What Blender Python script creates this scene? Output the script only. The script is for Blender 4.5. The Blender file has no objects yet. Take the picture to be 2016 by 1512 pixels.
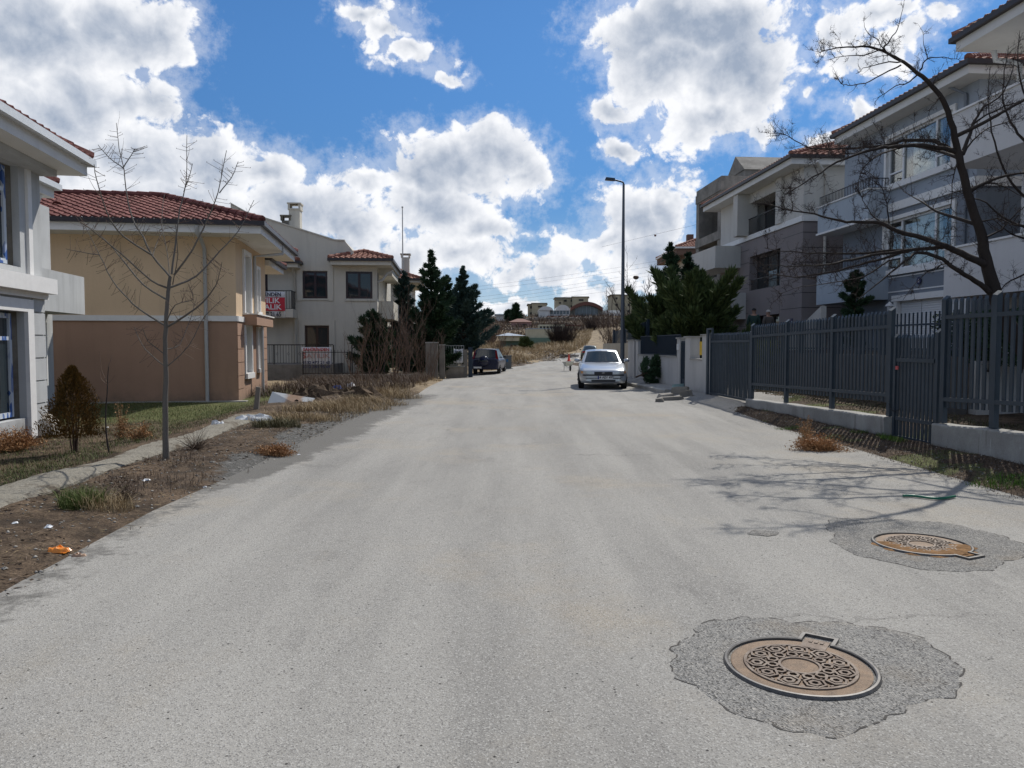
import bpy, math, random
import numpy as np
from mathutils import Vector, Matrix
R = math.radians
scene = bpy.context.scene
COL = scene.collection

# ---------------------------------------------------------------- camera, sky, sun, exposure
PITCH = R(2.88); FPX = 1510.0; CAMZ = 1.6
cam_d = bpy.data.cameras.new("camera"); cam = bpy.data.objects.new("camera", cam_d); COL.objects.link(cam)
cam.location = (0, 0, CAMZ); cam.rotation_euler = (R(90) - PITCH, 0, 0)
cam_d.sensor_width = 36; cam_d.lens = 36 * FPX / 2016; cam_d.clip_start = .05; cam_d.clip_end = 3000
scene.camera = cam

SUN_EL = R(48); SUN_AZ = R(29)            # azimuth measured from +Y towards +X
sd = bpy.data.lights.new("sun", 'SUN'); sun = bpy.data.objects.new("sun", sd); COL.objects.link(sun)
sd.energy = 4.3; sd.angle = R(.5); sd.color = (1, .955, .88)
sv = Vector((math.sin(SUN_AZ) * math.cos(SUN_EL), math.cos(SUN_AZ) * math.cos(SUN_EL), math.sin(SUN_EL)))
sun.rotation_euler = sv.to_track_quat('Z', 'Y').to_euler()

world = bpy.data.worlds.new("World"); scene.world = world; world.use_nodes = True
def build_world():
    nt = world.node_tree; nt.nodes.clear(); N = nt.nodes; L = nt.links
    def mth(op, a, b=None, c=None, clamp=False):
        n = N.new('ShaderNodeMath'); n.operation = op; n.use_clamp = clamp
        for i, v in enumerate((a, b, c)):
            if v is None: continue
            if isinstance(v, (int, float)): n.inputs[i].default_value = v
            else: L.new(v, n.inputs[i])
        return n.outputs[0]
    def smooth(v, a, b):
        n = N.new('ShaderNodeMapRange'); n.interpolation_type = 'SMOOTHSTEP'
        L.new(v, n.inputs[0]); n.inputs[1].default_value = a; n.inputs[2].default_value = b
        return n.outputs[0]
    out = N.new('ShaderNodeOutputWorld'); bg = N.new('ShaderNodeBackground'); L.new(bg.outputs[0], out.inputs[0])
    sky = N.new('ShaderNodeTexSky'); sky.sky_type = 'NISHITA'; sky.sun_disc = False
    sky.sun_elevation = SUN_EL; sky.sun_rotation = SUN_AZ; sky.altitude = 900; sky.air_density = 1.0; sky.dust_density = .35; sky.ozone_density = 2.2
    tc = N.new('ShaderNodeTexCoord'); D = tc.outputs['Generated']
    sx = N.new('ShaderNodeSeparateXYZ'); L.new(D, sx.inputs[0])
    az = mth('MULTIPLY', mth('ARCTAN2', sx.outputs[0], sx.outputs[1]), 57.2958)
    el = mth('MULTIPLY', mth('ARCSINE', sx.outputs[2]), 57.2958)
    cb = N.new('ShaderNodeCombineXYZ'); L.new(az, cb.inputs[0]); L.new(el, cb.inputs[1])
    # domain warp so the cloud outlines billow
    def noise(vec, scale, detail, rough=.55, w=None, dist=0.):
        n = N.new('ShaderNodeTexNoise'); L.new(vec, n.inputs['Vector']); n.inputs['Scale'].default_value = scale
        n.inputs['Detail'].default_value = detail; n.inputs['Roughness'].default_value = rough; n.inputs['Distortion'].default_value = dist
        return n
    wn = noise(cb.outputs[0], .16, 4, .6)
    wv = N.new('ShaderNodeVectorMath'); wv.operation = 'MULTIPLY_ADD'; L.new(wn.outputs['Color'], wv.inputs[0])
    wv.inputs[1].default_value = (7.5, 6, 0); L.new(cb.outputs[0], wv.inputs[2])
    wo = N.new('ShaderNodeVectorMath'); wo.operation = 'SUBTRACT'; L.new(wv.outputs[0], wo.inputs[0]); wo.inputs[1].default_value = (3.75, 3, 0)
    P = wo.outputs[0]
    acc = None
    for (a, e, ra, re, w) in CLOUDS:
        s = N.new('ShaderNodeVectorMath'); s.operation = 'SUBTRACT'; L.new(P, s.inputs[0]); s.inputs[1].default_value = (a, e, 0)
        m = N.new('ShaderNodeVectorMath'); m.operation = 'MULTIPLY'; L.new(s.outputs[0], m.inputs[0]); m.inputs[1].default_value = (1 / ra, 1 / re, 0)
        l = N.new('ShaderNodeVectorMath'); l.operation = 'LENGTH'; L.new(m.outputs[0], l.inputs[0])
        v = mth('MULTIPLY_ADD', l.outputs['Value'], -w, w)
        acc = v if acc is None else mth('SMOOTH_MAX', acc, v, .12)
    # the rest of the sky, outside the part the street faces
    far = smooth(mth('ABSOLUTE', az), 38, 50); hi = smooth(el, 29, 36)
    rest = mth('MULTIPLY_ADD', noise(D, 2.2, 3, .5).outputs[0], 2.4, -1.25)
    outside = mth('MAXIMUM', far, hi)
    acc = mth('ADD', mth('MULTIPLY', acc, mth('SUBTRACT', 1, outside)), mth('MULTIPLY', rest, outside))
    n1 = noise(cb.outputs[0], .42, 9, .62, dist=.25)
    off = N.new('ShaderNodeVectorMath'); off.operation = 'ADD'; L.new(cb.outputs[0], off.inputs[0]); off.inputs[1].default_value = (.35, .75, 0)
    n2 = noise(off.outputs[0], .42, 9, .62, dist=.25)
    dens = mth('ADD', mth('MAXIMUM', acc, -1.0), mth('MULTIPLY_ADD', n1.outputs[0], 1.9, -.99))
    mask = smooth(dens, .0, .30)
    # thin cirrus veils of the wispy edges
    wis = noise(cb.outputs[0], .9, 6, .7)
    veil = mth('MULTIPLY', smooth(mth('ADD', acc, mth('MULTIPLY_ADD', wis.outputs[0], 1.6, -.8)), -.42, .35), .35)
    lowv = mth('MULTIPLY', smooth(el, 11, 0), .38)
    mask = mth('MAXIMUM', mask, mth('MAXIMUM', veil, lowv))
    s1 = noise(P, .2, 5, .5); s2 = noise(off.outputs[0], .2, 5, .5)
    thick = smooth(mth('ADD', acc, mth('MULTIPLY_ADD', s1.outputs[0], 1.5, -.72)), .1, 1.15)
    relief = mth('ADD', mth('MULTIPLY', mth('SUBTRACT', n1.outputs[0], n2.outputs[0]), .95), mth('MULTIPLY', mth('SUBTRACT', s1.outputs[0], s2.outputs[0]), 1.2))      # >0 where the sunward side is thinner
    shade = mth('SUBTRACT', mth('MULTIPLY', thick, .86), relief)
    shade = mth('MAXIMUM', mth('MINIMUM', shade, 1.0), 0.0)
    cr = N.new('ShaderNodeMix'); cr.data_type = 'RGBA'; L.new(shade, cr.inputs[0])
    cr.inputs[6].default_value = (9.9, 10.0, 10.3, 1); cr.inputs[7].default_value = (3.5, 4.2, 5.4, 1)
    tint = N.new('ShaderNodeMix'); tint.data_type = 'RGBA'; tint.blend_type = 'MULTIPLY'; tint.inputs[0].default_value = 1
    L.new(sky.outputs[0], tint.inputs[6]); tg = N.new('ShaderNodeMix'); tg.data_type = 'RGBA'; L.new(smooth(el, 2, 24), tg.inputs[0]); tg.inputs[6].default_value = (.30, .50, .70, 1); tg.inputs[7].default_value = SKYTINT; L.new(tg.outputs[2], tint.inputs[7])
    fin = N.new('ShaderNodeMix'); fin.data_type = 'RGBA'; L.new(mask, fin.inputs[0]); L.new(tint.outputs[2], fin.inputs[6]); L.new(cr.outputs[2], fin.inputs[7])
    L.new(fin.outputs[2], bg.inputs[0]); bg.inputs[1].default_value = .1
SKYTINT = (.45, .78, 1.05, 1)
CLOUDS = [(-31.6, 18.9, 6.4, 3.8, 1.3), (-26.2, 20.1, 4.9, 3.2, 1.2), (-24.0, 20.1, 2.7, 2.9, 1.0), (-29.8, 15.2, 6.3, 4.1, 1.2), (-26.0, 15.7, 3.4, 2.3, 1.0), (-31.8, 11.0, 5.4, 4.2, 1.1), (-26.4, 11.9, 6.4, 3.6, 1.1), (-21.0, 12.4, 4.9, 2.9, 1.05), (-17.0, 12.3, 3.9, 2.3, 1.0), (-15.0, 9.3, 6.6, 3.1, 1.1), (-24.0, 9.5, 7.8, 3.3, 1.0), (-11.8, 8.4, 3.6, 2.2, 0.9), (-10.7, 12.0, 2.9, 1.5, 0.8), (-5.5, 12.8, 5.1, 3.1, 1.1), (-2.2, 13.2, 5.1, 3.1, 1.15), (1.0, 12.2, 1.9, 2.0, 0.72), (-5.9, 9.6, 6.0, 3.1, 1.1), (-2.6, 8.6, 4.2, 1.6, 0.9), (1.6, 8.4, 1.7, 0.5, 0.35), (-7.8, 5.9, 5.1, 2.3, 0.9), (-4.1, 6.5, 4.7, 2.1, 0.9), (-0.3, 5.1, 3.0, 1.3, 0.77), (3.5, 5.3, 3.4, 1.7, 0.77), (6.4, 7.1, 3.7, 2.0, 0.85), (9.0, 9.2, 4.2, 3.3, 1.15), (11.6, 10.2, 2.7, 3.1, 1.1), (10.5, 6.3, 5.0, 2.7, 1.1), (7.2, 3.9, 6.0, 1.1, 0.56), (12.5, 21.7, 7.9, 3.4, 1.3), (15.3, 19.0, 5.6, 4.7, 1.25), (11.8, 19.3, 5.2, 3.6, 1.2), (7.5, 16.9, 2.2, 1.5, 0.81), (13.6, 15.6, 4.1, 2.0, 1.04), (17.1, 17.9, 3.0, 4.4, 1.0), (8.6, 14.3, 1.8, 1.1, 0.85), (-9.8, 23.0, 3.1, 1.1, 0.85), (-8.6, 21.8, 2.0, 1.1, 0.8), (-7.1, 20.6, 2.3, 0.9, 0.75), (-5.2, 19.6, 1.8, 0.6, 0.6), (23.2, 20.2, 2.0, 1.4, 0.76), (25.4, 20.9, 2.5, 1.1, 0.72), (24.8, 18.5, 3.6, 1.4, 0.76), (26.9, 19.4, 1.9, 1.4, 0.64), (23.6, 15.2, 1.7, 1.0, 0.76), (23.1, 13.0, 2.4, 1.0, 0.8), (28.6, 20.4, 1.8, 0.8, 0.56), (21.0, 16.6, 0.8, 1.0, 0.55), (17.8, 13.6, 1.3, 1.2, 0.6), (-0.3, 3.0, 5.7, 0.9, 0.7), (-11.5, 4.4, 5.4, 2.2, 0.72)]
build_world()
world.cycles.sampling_method = 'MANUAL'; world.cycles.sample_map_resolution = 1024
scene.view_settings.view_transform = 'Standard'; scene.view_settings.look = 'None'
scene.view_settings.exposure = 0; scene.view_settings.gamma = 1; scene.view_settings.use_curve_mapping = False
scene.cycles.max_bounces = 7; scene.cycles.transparent_max_bounces = 12; scene.cycles.use_denoising = True
scene.cycles.caustics_reflective = False; scene.cycles.caustics_refractive = False

# ---------------------------------------------------------------- helpers
def P(px, py, Y):                      # the point at distance Y along the ray of a pixel of the 2016-wide photograph
    u = (px - 1008) / FPX; v = (756 - py) / FPX
    dx, dy, dz = u, math.cos(PITCH) + v * math.sin(PITCH), -math.sin(PITCH) + v * math.cos(PITCH)
    k = Y / dy
    return Vector((dx * k, Y, CAMZ + dz * k))
def sm(a, b, x): 
    t = np.clip((x - a) / (b - a), 0, 1); return t * t * (3 - 2 * t)
class MB:
    def __init__(s): s.v = []; s.f = []; s.m = []
    def poly(s, pts, m=0):
        b = len(s.v); s.v += [tuple(p) for p in pts]; s.f.append(tuple(range(b, b + len(pts)))); s.m.append(m)
    def grid(s, rows, m=0, close=False):
        b = len(s.v); n = len(rows[0])
        for r in rows: s.v += [tuple(p) for p in r]
        for i in range(len(rows) - 1):
            for j in range(n if close else n - 1):
                k = (j + 1) % n
                s.f.append((b + i * n + j, b + i * n + k, b + (i + 1) * n + k, b + (i + 1) * n + j)); s.m.append(m)
    def hexa(s, p, m=0):               # p: 4 bottom points (ccw from above), 4 top points
        b = len(s.v); s.v += [tuple(q) for q in p]
        for f in ((3, 2, 1, 0), (4, 5, 6, 7), (0, 1, 5, 4), (1, 2, 6, 5), (2, 3, 7, 6), (3, 0, 4, 7)):
            s.f.append(tuple(b + i for i in f)); s.m.append(m)
    def box(s, x0, x1, y0, y1, z0, z1, m=0):
        s.hexa([(x0, y0, z0), (x1, y0, z0), (x1, y1, z0), (x0, y1, z0), (x0, y0, z1), (x1, y0, z1), (x1, y1, z1), (x0, y1, z1)], m)
    def tube(s, pts, rad, n=6, m=0, cap=True):
        pts = [Vector(p) for p in pts]; k = len(pts)
        if isinstance(rad, (int, float)): rad = [rad] * k
        t0 = (pts[1] - pts[0]).normalized(); a = t0.orthogonal().normalized(); rows = []
        for i in range(k):
            t = (pts[min(i + 1, k - 1)] - pts[max(i - 1, 0)])
            if t.length < 1e-9: t = t0
            t.normalize(); a = (a - t * a.dot(t)); 
            if a.length < 1e-6: a = t.orthogonal()
            a.normalize(); bb = t.cross(a)
            rows.append([pts[i] + (a * math.cos(2 * math.pi * j / n) + bb * math.sin(2 * math.pi * j / n)) * rad[i] for j in range(n)])
        s.grid(rows, m, True)
        if cap: s.poly(rows[0][::-1], m); s.poly(rows[-1], m)
    def lathe(s, prof, c=(0, 0, 0), n=16, m=0, ax='z'):
        rows = []
        for (r, h) in prof:
            row = []
            for j in range(n):
                a = 2 * math.pi * j / n; x, y = r * math.cos(a), r * math.sin(a)
                p = (x, y, h) if ax == 'z' else ((h, x, y) if ax == 'x' else (y, h, x))
                row.append((c[0] + p[0], c[1] + p[1], c[2] + p[2]))
            rows.append(row)
        s.grid(rows, m, True)
    def cyl(s, c, r, h, n=16, m=0, ax='z'):
        s.lathe([(1e-4, 0), (r, 0), (r, h), (1e-4, h)], c, n, m, ax)
    def prism(s, pts, z0, z1, m=0):    # 2-D outline, extruded in z
        a = [(x, y, z0) for x, y in pts]; b = [(x, y, z1) for x, y in pts]; n = len(pts)
        s.poly(a[::-1], m); s.poly(b, m)
        for i in range(n): s.poly([a[i], a[(i + 1) % n], b[(i + 1) % n], b[i]], m)
    def build(s, name, mats, parent=None, org=None, smooth=False, rot=None):
        v = s.v
        if org is not None: v = [(p[0] - org[0], p[1] - org[1], p[2] - org[2]) for p in v]
        me = bpy.data.meshes.new(name); me.from_pydata(v, [], s.f)
        if not isinstance(mats, (list, tuple)): mats = [mats]
        for q in mats: me.materials.append(q)
        me.polygons.foreach_set('material_index', s.m)
        if smooth: me.polygons.foreach_set('use_smooth', [True] * len(s.f))
        me.update()
        o = bpy.data.objects.new(name, me); COL.objects.link(o)
        if parent is not None: o.parent = parent
        return o
def npmesh(name, V, F, mat, parent=None, smooth=False, attr=None):
    me = bpy.data.meshes.new(name); nv = len(V); nf, k = F.shape
    me.vertices.add(nv); me.vertices.foreach_set('co', np.asarray(V, np.float32).ravel())
    me.loops.add(nf * k); me.loops.foreach_set('vertex_index', F.astype(np.int32).ravel())
    me.polygons.add(nf); me.polygons.foreach_set('loop_start', np.arange(0, nf * k, k, dtype=np.int32))
    if smooth: me.polygons.foreach_set('use_smooth', np.ones(nf, bool))
    if attr is not None:
        for an, av in attr.items():
            at = me.attributes.new(an, 'FLOAT', 'POINT'); at.data.foreach_set('value', np.asarray(av, np.float32).ravel())
    for q in (mat if isinstance(mat, (list, tuple)) else [mat]): me.materials.append(q)
    me.update(calc_edges=True); me.validate()
    o = bpy.data.objects.new(name, me); COL.objects.link(o)
    if parent is not None: o.parent = parent
    return o
def tag(o, label=None, cat=None, group=None, kind=None):
    if label: o['label'] = label
    if cat: o['category'] = cat
    if group: o['group'] = group
    if kind: o['kind'] = kind
    return o
class Frame:                            # a rotated ground frame: x to the right, y along the street
    def __init__(s, ox=0, oy=0, rz=0): s.o = (ox, oy); s.rz = rz; s.c = math.cos(rz); s.s = math.sin(rz)
    def w(s, x, y, z=0): return Vector((s.o[0] + x * s.c - y * s.s, s.o[1] + x * s.s + y * s.c, z))
    def inv(s, X, Y): X -= s.o[0]; Y -= s.o[1]; return (X * s.c + Y * s.s, -X * s.s + Y * s.c)
    def thing(s, name, label, cat, base, group=None):
        o = bpy.data.objects.new(name, None); COL.objects.link(o); o.empty_display_size = .2
        o.location = s.w(*base); o.rotation_euler = (0, 0, s.rz); tag(o, label, cat, group); o['_b'] = 0
        del o['_b']; s.base = base; return o
ST = Frame(0, 0, R(4))                  # the street: x lateral, y along
WD = Frame()
def copy_tree(o, parent=None):
    c = o.copy(); COL.objects.link(c)
    if parent is not None: c.parent = parent
    for ch in list(o.children): copy_tree(ch, c)
    return c

# facade helpers; (p0 -> p1) runs left to right as seen from outside, outward normal points to the viewer
def fpt(p0, p1, u, d, z):
    dx, dy = p1[0] - p0[0], p1[1] - p0[1]; l = math.hypot(dx, dy); dx /= l; dy /= l
    return (p0[0] + dx * u + dy * d, p0[1] + dy * u - dx * d, z)
def wbox(mb, p0, p1, u0, u1, z0, z1, d0, d1, m=0):
    q = [fpt(p0, p1, u0, d1, z0), fpt(p0, p1, u1, d1, z0), fpt(p0, p1, u1, d0, z0), fpt(p0, p1, u0, d0, z0)]
    mb.hexa(q + [(a, b, z1) for a, b, _ in q], m)
def wall(mb, p0, p1, z0, z1, holes=(), dep=.2, m=0, mr=None, off=0):
    l = math.hypot(p1[0] - p0[0], p1[1] - p0[1]); mr = m if mr is None else mr
    us = sorted(set([0, l] + [h[0] for h in holes] + [h[1] for h in holes])); zs = sorted(set([z0, z1] + [h[2] for h in holes] + [h[3] for h in holes]))
    for i in range(len(us) - 1):
        for j in range(len(zs) - 1):
            uc = (us[i] + us[i + 1]) / 2; zc = (zs[j] + zs[j + 1]) / 2
            if any(h[0] < uc < h[1] and h[2] < zc < h[3] for h in holes): continue
            mb.poly([fpt(p0, p1, us[i], off, zs[j]), fpt(p0, p1, us[i + 1], off, zs[j]), fpt(p0, p1, us[i + 1], off, zs[j + 1]), fpt(p0, p1, us[i], off, zs[j + 1])], m)
    for (a, b, c, d) in holes:
        f = lambda u, dd, z: fpt(p0, p1, u, off - dd, z)
        mb.poly([f(a, 0, c), f(b, 0, c), f(b, dep, c), f(a, dep, c)], mr); mb.poly([f(a, dep, d), f(b, dep, d), f(b, 0, d), f(a, 0, d)], mr)
        mb.poly([f(a, dep, c), f(a, dep, d), f(a, 0, d), f(a, 0, c)], mr); mb.poly([f(b, 0, c), f(b, 0, d), f(b, dep, d), f(b, dep, c)], mr)
def window(root, org, p0, p1, h, dep, mats, fw=.07, mull=(), trans=(), blind=None, curtain=None, name='window', label=None):
    """frame = part, pane = sub-part; h = (u0,u1,z0,z1)"""
    a, b, c, d = h; mb = MB(); D0 = -dep; D1 = -dep + .06
    wbox(mb, p0, p1, a, b, c, c + fw, D0, D1); wbox(mb, p0, p1, a, b, d - fw, d, D0, D1)
    wbox(mb, p0, p1, a, a + fw, c + fw, d - fw, D0, D1); wbox(mb, p0, p1, b - fw, b, c + fw, d - fw, D0, D1)
    for q in mull: u = a + (b - a) * q; wbox(mb, p0, p1, u - fw * .6, u + fw * .6, c + fw, d - fw, D0, D1 + .003)
    for (q, ua, ub) in trans: z = c + (d - c) * q; wbox(mb, p0, p1, a + (b - a) * ua + fw*.3, a + (b - a) * ub - fw*.3, z - fw * .4, z + fw * .4, D0, D1 - .003)
    o = mb.build(name, mats[0], root, org)
    if label: o['label'] = label
    g = MB(); wbox(g, p0, p1, a + .01, b - .01, c + .01, d - .01, D0 + .012, D0 + .022); g.build('pane', mats[1], o, (0, 0, 0) if False else org)
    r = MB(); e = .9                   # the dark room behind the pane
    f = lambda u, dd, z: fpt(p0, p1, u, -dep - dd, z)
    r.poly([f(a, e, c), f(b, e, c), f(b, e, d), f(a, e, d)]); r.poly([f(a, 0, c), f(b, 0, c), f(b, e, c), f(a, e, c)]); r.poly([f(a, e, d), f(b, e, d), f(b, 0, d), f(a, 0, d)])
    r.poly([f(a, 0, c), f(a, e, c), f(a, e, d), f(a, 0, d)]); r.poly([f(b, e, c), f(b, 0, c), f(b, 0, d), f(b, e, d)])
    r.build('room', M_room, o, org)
    if curtain is not None:
        ca, cb_, cm = curtain; rows = [[], []]
        n = 60
        for i in range(n + 1):
            u = a + (b - a) * (ca + (cb_ - ca) * i / n); dd = .16 + .03 * math.sin(i * 1.3) + .015 * math.sin(i * .47)
            rows[0].append(f(u, dd, c + .02)); rows[1].append(f(u, dd, d - .02))
        k = MB(); k.grid(rows); k.build('curtain', cm, o, org, True)
    return o
def rail(mb, p0, p1, u0, u1, z0, z1, d=0, step=.12, r=.009, top=.02, m=0):
    wbox(mb, p0, p1, u0, u1, z1 - top * 2, z1, d - top, d + top, m); wbox(mb, p0, p1, u0, u1, z0, z0 + .025, d - .012, d + .012, m)
    n = max(1, int((u1 - u0) / step))
    for i in range(n + 1):
        u = u0 + (u1 - u0) * i / n; u = min(max(u, u0 + r), u1 - r); wbox(mb, p0, p1, u - r, u + r, z0 + .025, z1 - top * 2, d - r, d + r, m)
def text_mesh(body, size, mat, parent, M, depth=.004, bold=.0, sx=1.0, name='lettering'):
    cu = bpy.data.curves.new('lettering', 'FONT'); cu.body = body; cu.size = size; cu.extrude = depth; cu.offset = bold; cu.align_x = 'CENTER'; cu.align_y = 'CENTER'
    t = bpy.data.objects.new('t', cu); COL.objects.link(t); bpy.context.view_layer.update()
    me = bpy.data.meshes.new_from_object(t.evaluated_get(bpy.context.evaluated_depsgraph_get()))
    bpy.data.objects.remove(t); me.transform(Matrix.Diagonal((sx, 1, 1, 1))); me.transform(M)
    me.materials.clear(); me.materials.append(mat); me.name = name
    o = bpy.data.objects.new(name, me); COL.objects.link(o); o.parent = parent
    return o
def wallM(p0, p1, u, d, z, org, tilt=0):      # matrix of lettering on a facade, x along the wall, y up
    dx, dy = p1[0] - p0[0], p1[1] - p0[1]; l = math.hypot(dx, dy); dx /= l; dy /= l
    q = fpt(p0, p1, u, d, z)
    return Matrix(((dx, 0, dy, q[0] - org[0]), (dy, 0, -dx, q[1] - org[1]), (0, 1, 0, q[2] - org[2]), (0, 0, 0, 1)))
def downpipe(root, org, pts, mat, r=.05):
    mb = MB(); mb.tube(pts, r, 8); return mb.build('downpipe', mat, root, org, True)

# tiled hip roofs
def slope(mb, A, B, U, V, li, ri, tile=.25, row=.33, m=0):
    """A,B eave ends; U unit up-slope 3-D vector; V run; li/ri inset per metre of run at each end"""
    A = Vector(A); B = Vector(B); E = (B - A); Lh = E.length; E.normalize(); U = Vector(U).normalized(); Nn = E.cross(U).normalized()
    nr = max(1, int(round(V / row))); du = tile / 6
    for j in range(nr):
        v0 = V * j / nr; v1 = V * (j + 1) / nr + .03
        ua, ub = li * v0, Lh - ri * v0; ua1, ub1 = li * min(v1, V), Lh - ri * min(v1, V)
        if ub - ua < .02: break
        n = max(2, int((ub - ua) / du)); r0, r1, rf = [], [], []
        for i in range(n + 1):
            u = ua + (ub - ua) * i / n; w = .028 * math.sin(2 * math.pi * u / tile) + .012 * math.sin(4 * math.pi * u / tile + .6)
            jit = .008 * math.sin(j * 12.9 + int(u / tile) * 7.3)
            uu = min(max(u, ua1), max(ub1, ua1)); w1 = .028 * math.sin(2 * math.pi * uu / tile) + .012 * math.sin(4 * math.pi * uu / tile + .6)
            r0.append(A + E * u + U * (v0 + jit) + Nn * (w + .075)); rf.append(A + E * u + U * (v0 + jit) + Nn * (w + .02)); r1.append(A + E * uu + U * v1 + Nn * (w1 + .038))
        mb.grid([rf, r0], m); mb.grid([r0, r1], m)
def ridge_caps(mb, a, b, r=.1, m=0, L=.38):
    a = Vector(a); b = Vector(b); n = max(1, int((b - a).length / L)); d = (b - a) / n
    for i in range(n):
        p = a + d * i; q = a + d * (i + 1.12); mb.tube([p, q], [r * 1.15, r * .92], 8, m)
def hip_roof(root, org, x0, x1, y0, y1, z, pitch, fascia=.28, tile_m=None, white=None, dark=None, gut=True, over=.9, sides='NSEW', tile=.25):
    """rectangle of the eaves; the box below is the soffit slab with its fascia"""
    w, d = x1 - x0, y1 - y0; t = math.tan(pitch); c = math.cos(pitch); h = min(w, d) / 2; V = h / c; ins = c
    tb = MB()
    up = lambda x, y: (x * c, y * c, math.sin(pitch))
    if 'S' in sides: slope(tb, (x0, y0, z), (x1, y0, z), up(0, 1), V, ins, ins, tile)
    if 'N' in sides: slope(tb, (x1, y1, z), (x0, y1, z), up(0, -1), V, ins, ins, tile)
    if 'E' in sides: slope(tb, (x1, y0, z), (x1, y1, z), up(-1, 0), V, ins, ins, tile)
    if 'W' in sides: slope(tb, (x0, y1, z), (x0, y0, z), up(1, 0), V, ins, ins, tile)
    zt = z + h * t
    if w > d: r0, r1 = (x0 + h, y0 + h), (x1 - h, y0 + h)
    else: r0, r1 = (x0 + h, y0 + h), (x0 + h, y1 - h)
    cor = [((x0, y0), r0), ((x1, y0), r1 if w > d else r0), ((x1, y1), r1), ((x0, y1), r0 if w > d else r1)]
    for (a, b) in cor: ridge_caps(tb, (a[0], a[1], z + .08), (b[0], b[1], zt + .08))
    if (Vector(r0) - Vector(r1)).length > .3: ridge_caps(tb, (*r0, zt + .08), (*r1, zt + .08))
    ro = tb.build('roof', tile_m, root, org, False)
    sb = MB(); e = .06
    sb.box(x0 + e, x1 - e, y0 + e, y1 - e, z - fascia, z - .01)
    s = sb.build('soffit', white, ro, org)
    if gut:
        g = MB(); k = .13
        for (a, b, c2, d2) in ((x0 - k + e, x0 + e, y0 - k + e, y1 + k - e), (x1 - e, x1 + k - e, y0 - k + e, y1 + k - e), (x0 + e, x1 - e, y0 - k + e, y0 + e), (x0 + e, x1 - e, y1 - e, y1 + k - e)):
            g.box(a, b, c2, d2, z - .1, z + .03)
        g.build('gutter', dark, ro, org)
    return ro
# ---------------------------------------------------------------- materials
def lin(r, g, b):
    f = lambda c: (c / 255 / 12.92) if c / 255 <= .04045 else ((c / 255 + .055) / 1.055) ** 2.4
    return (f(r), f(g), f(b))
class NT:
    def __init__(s, name):
        s.mat = bpy.data.materials.new(name); s.mat.use_nodes = True; s.nt = s.mat.node_tree; s.nt.nodes.clear()
        s.N = s.nt.nodes; s.L = s.nt.links; s.out = s.N.new('ShaderNodeOutputMaterial')
        s.b = s.N.new('ShaderNodeBsdfPrincipled'); s.L.new(s.b.outputs[0], s.out.inputs[0])
    def tc(s, k='Object'): return s.N.new('ShaderNodeTexCoord').outputs[k]
    def pos(s): return s.N.new('ShaderNodeNewGeometry').outputs['Position']
    def noise(s, vec, scale, det=4, rough=.55, dist=0):
        n = s.N.new('ShaderNodeTexNoise'); s.L.new(vec, n.inputs['Vector']); n.inputs['Scale'].default_value = scale; n.inputs['Detail'].default_value = det
        n.inputs['Roughness'].default_value = rough; n.inputs['Distortion'].default_value = dist; return n.outputs[0]
    def voro(s, vec, scale, feat='F1', out='Distance'):
        n = s.N.new('ShaderNodeTexVoronoi'); s.L.new(vec, n.inputs['Vector']); n.inputs['Scale'].default_value = scale; n.feature = feat; return n.outputs[out]
    def scl(s, vec, v):
        n = s.N.new('ShaderNodeVectorMath'); n.operation = 'MULTIPLY'; s.L.new(vec, n.inputs[0]); n.inputs[1].default_value = v; return n.outputs[0]
    def m(s, op, a, b=0, c=0):
        n = s.N.new('ShaderNodeMath'); n.operation = op
        for i, v in enumerate((a, b, c)):
            if isinstance(v, (int, float)): n.inputs[i].default_value = v
            else: s.L.new(v, n.inputs[i])
        return n.outputs[0]
    def ramp(s, v, a, b, lo=0., hi=1.):
        n = s.N.new('ShaderNodeMapRange'); n.interpolation_type = 'SMOOTHSTEP'; s.L.new(v, n.inputs[0]); n.inputs[1].default_value = a; n.inputs[2].default_value = b
        n.inputs[3].default_value = lo; n.inputs[4].default_value = hi; return n.outputs[0]
    def mix(s, f, a, b, mode='MIX'):
        n = s.N.new('ShaderNodeMix'); n.data_type = 'RGBA'; n.blend_type = mode
        for i, v in ((0, f), (6, a), (7, b)):
            if isinstance(v, (int, float)): n.inputs[i].default_value = v if i == 0 else (v, v, v, 1)
            elif isinstance(v, tuple): n.inputs[i].default_value = v if len(v) == 4 else (*v, 1)
            else: s.L.new(v, n.inputs[i])
        return n.outputs[2]
    def attr(s, name): n = s.N.new('ShaderNodeAttribute'); n.attribute_name = name; return n.outputs['Fac']
    def island(s): return s.N.new('ShaderNodeNewGeometry').outputs['Random Per Island']
    def bump(s, h, dist=.01, st=1., normal=None):
        n = s.N.new('ShaderNodeBump'); n.inputs['Strength'].default_value = st; n.inputs['Distance'].default_value = dist; s.L.new(h, n.inputs['Height'])
        if normal is not None: s.L.new(normal, n.inputs['Normal'])
        s.L.new(n.outputs[0], s.b.inputs['Normal']); return n.outputs[0]
    def set(s, col=None, rough=None, metal=None, spec=None, **k):
        for key, v in (('Base Color', col), ('Roughness', rough), ('Metallic', metal), ('Specular IOR Level', spec)):
            if v is None: continue
            if isinstance(v, (int, float)): s.b.inputs[key].default_value = v
            elif isinstance(v, tuple): s.b.inputs[key].default_value = (*v[:3], 1)
            else: s.L.new(v, s.b.inputs[key])
        for kk, v in k.items(): s.b.inputs[kk.replace('_', ' ')].default_value = v
        return s.mat
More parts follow.
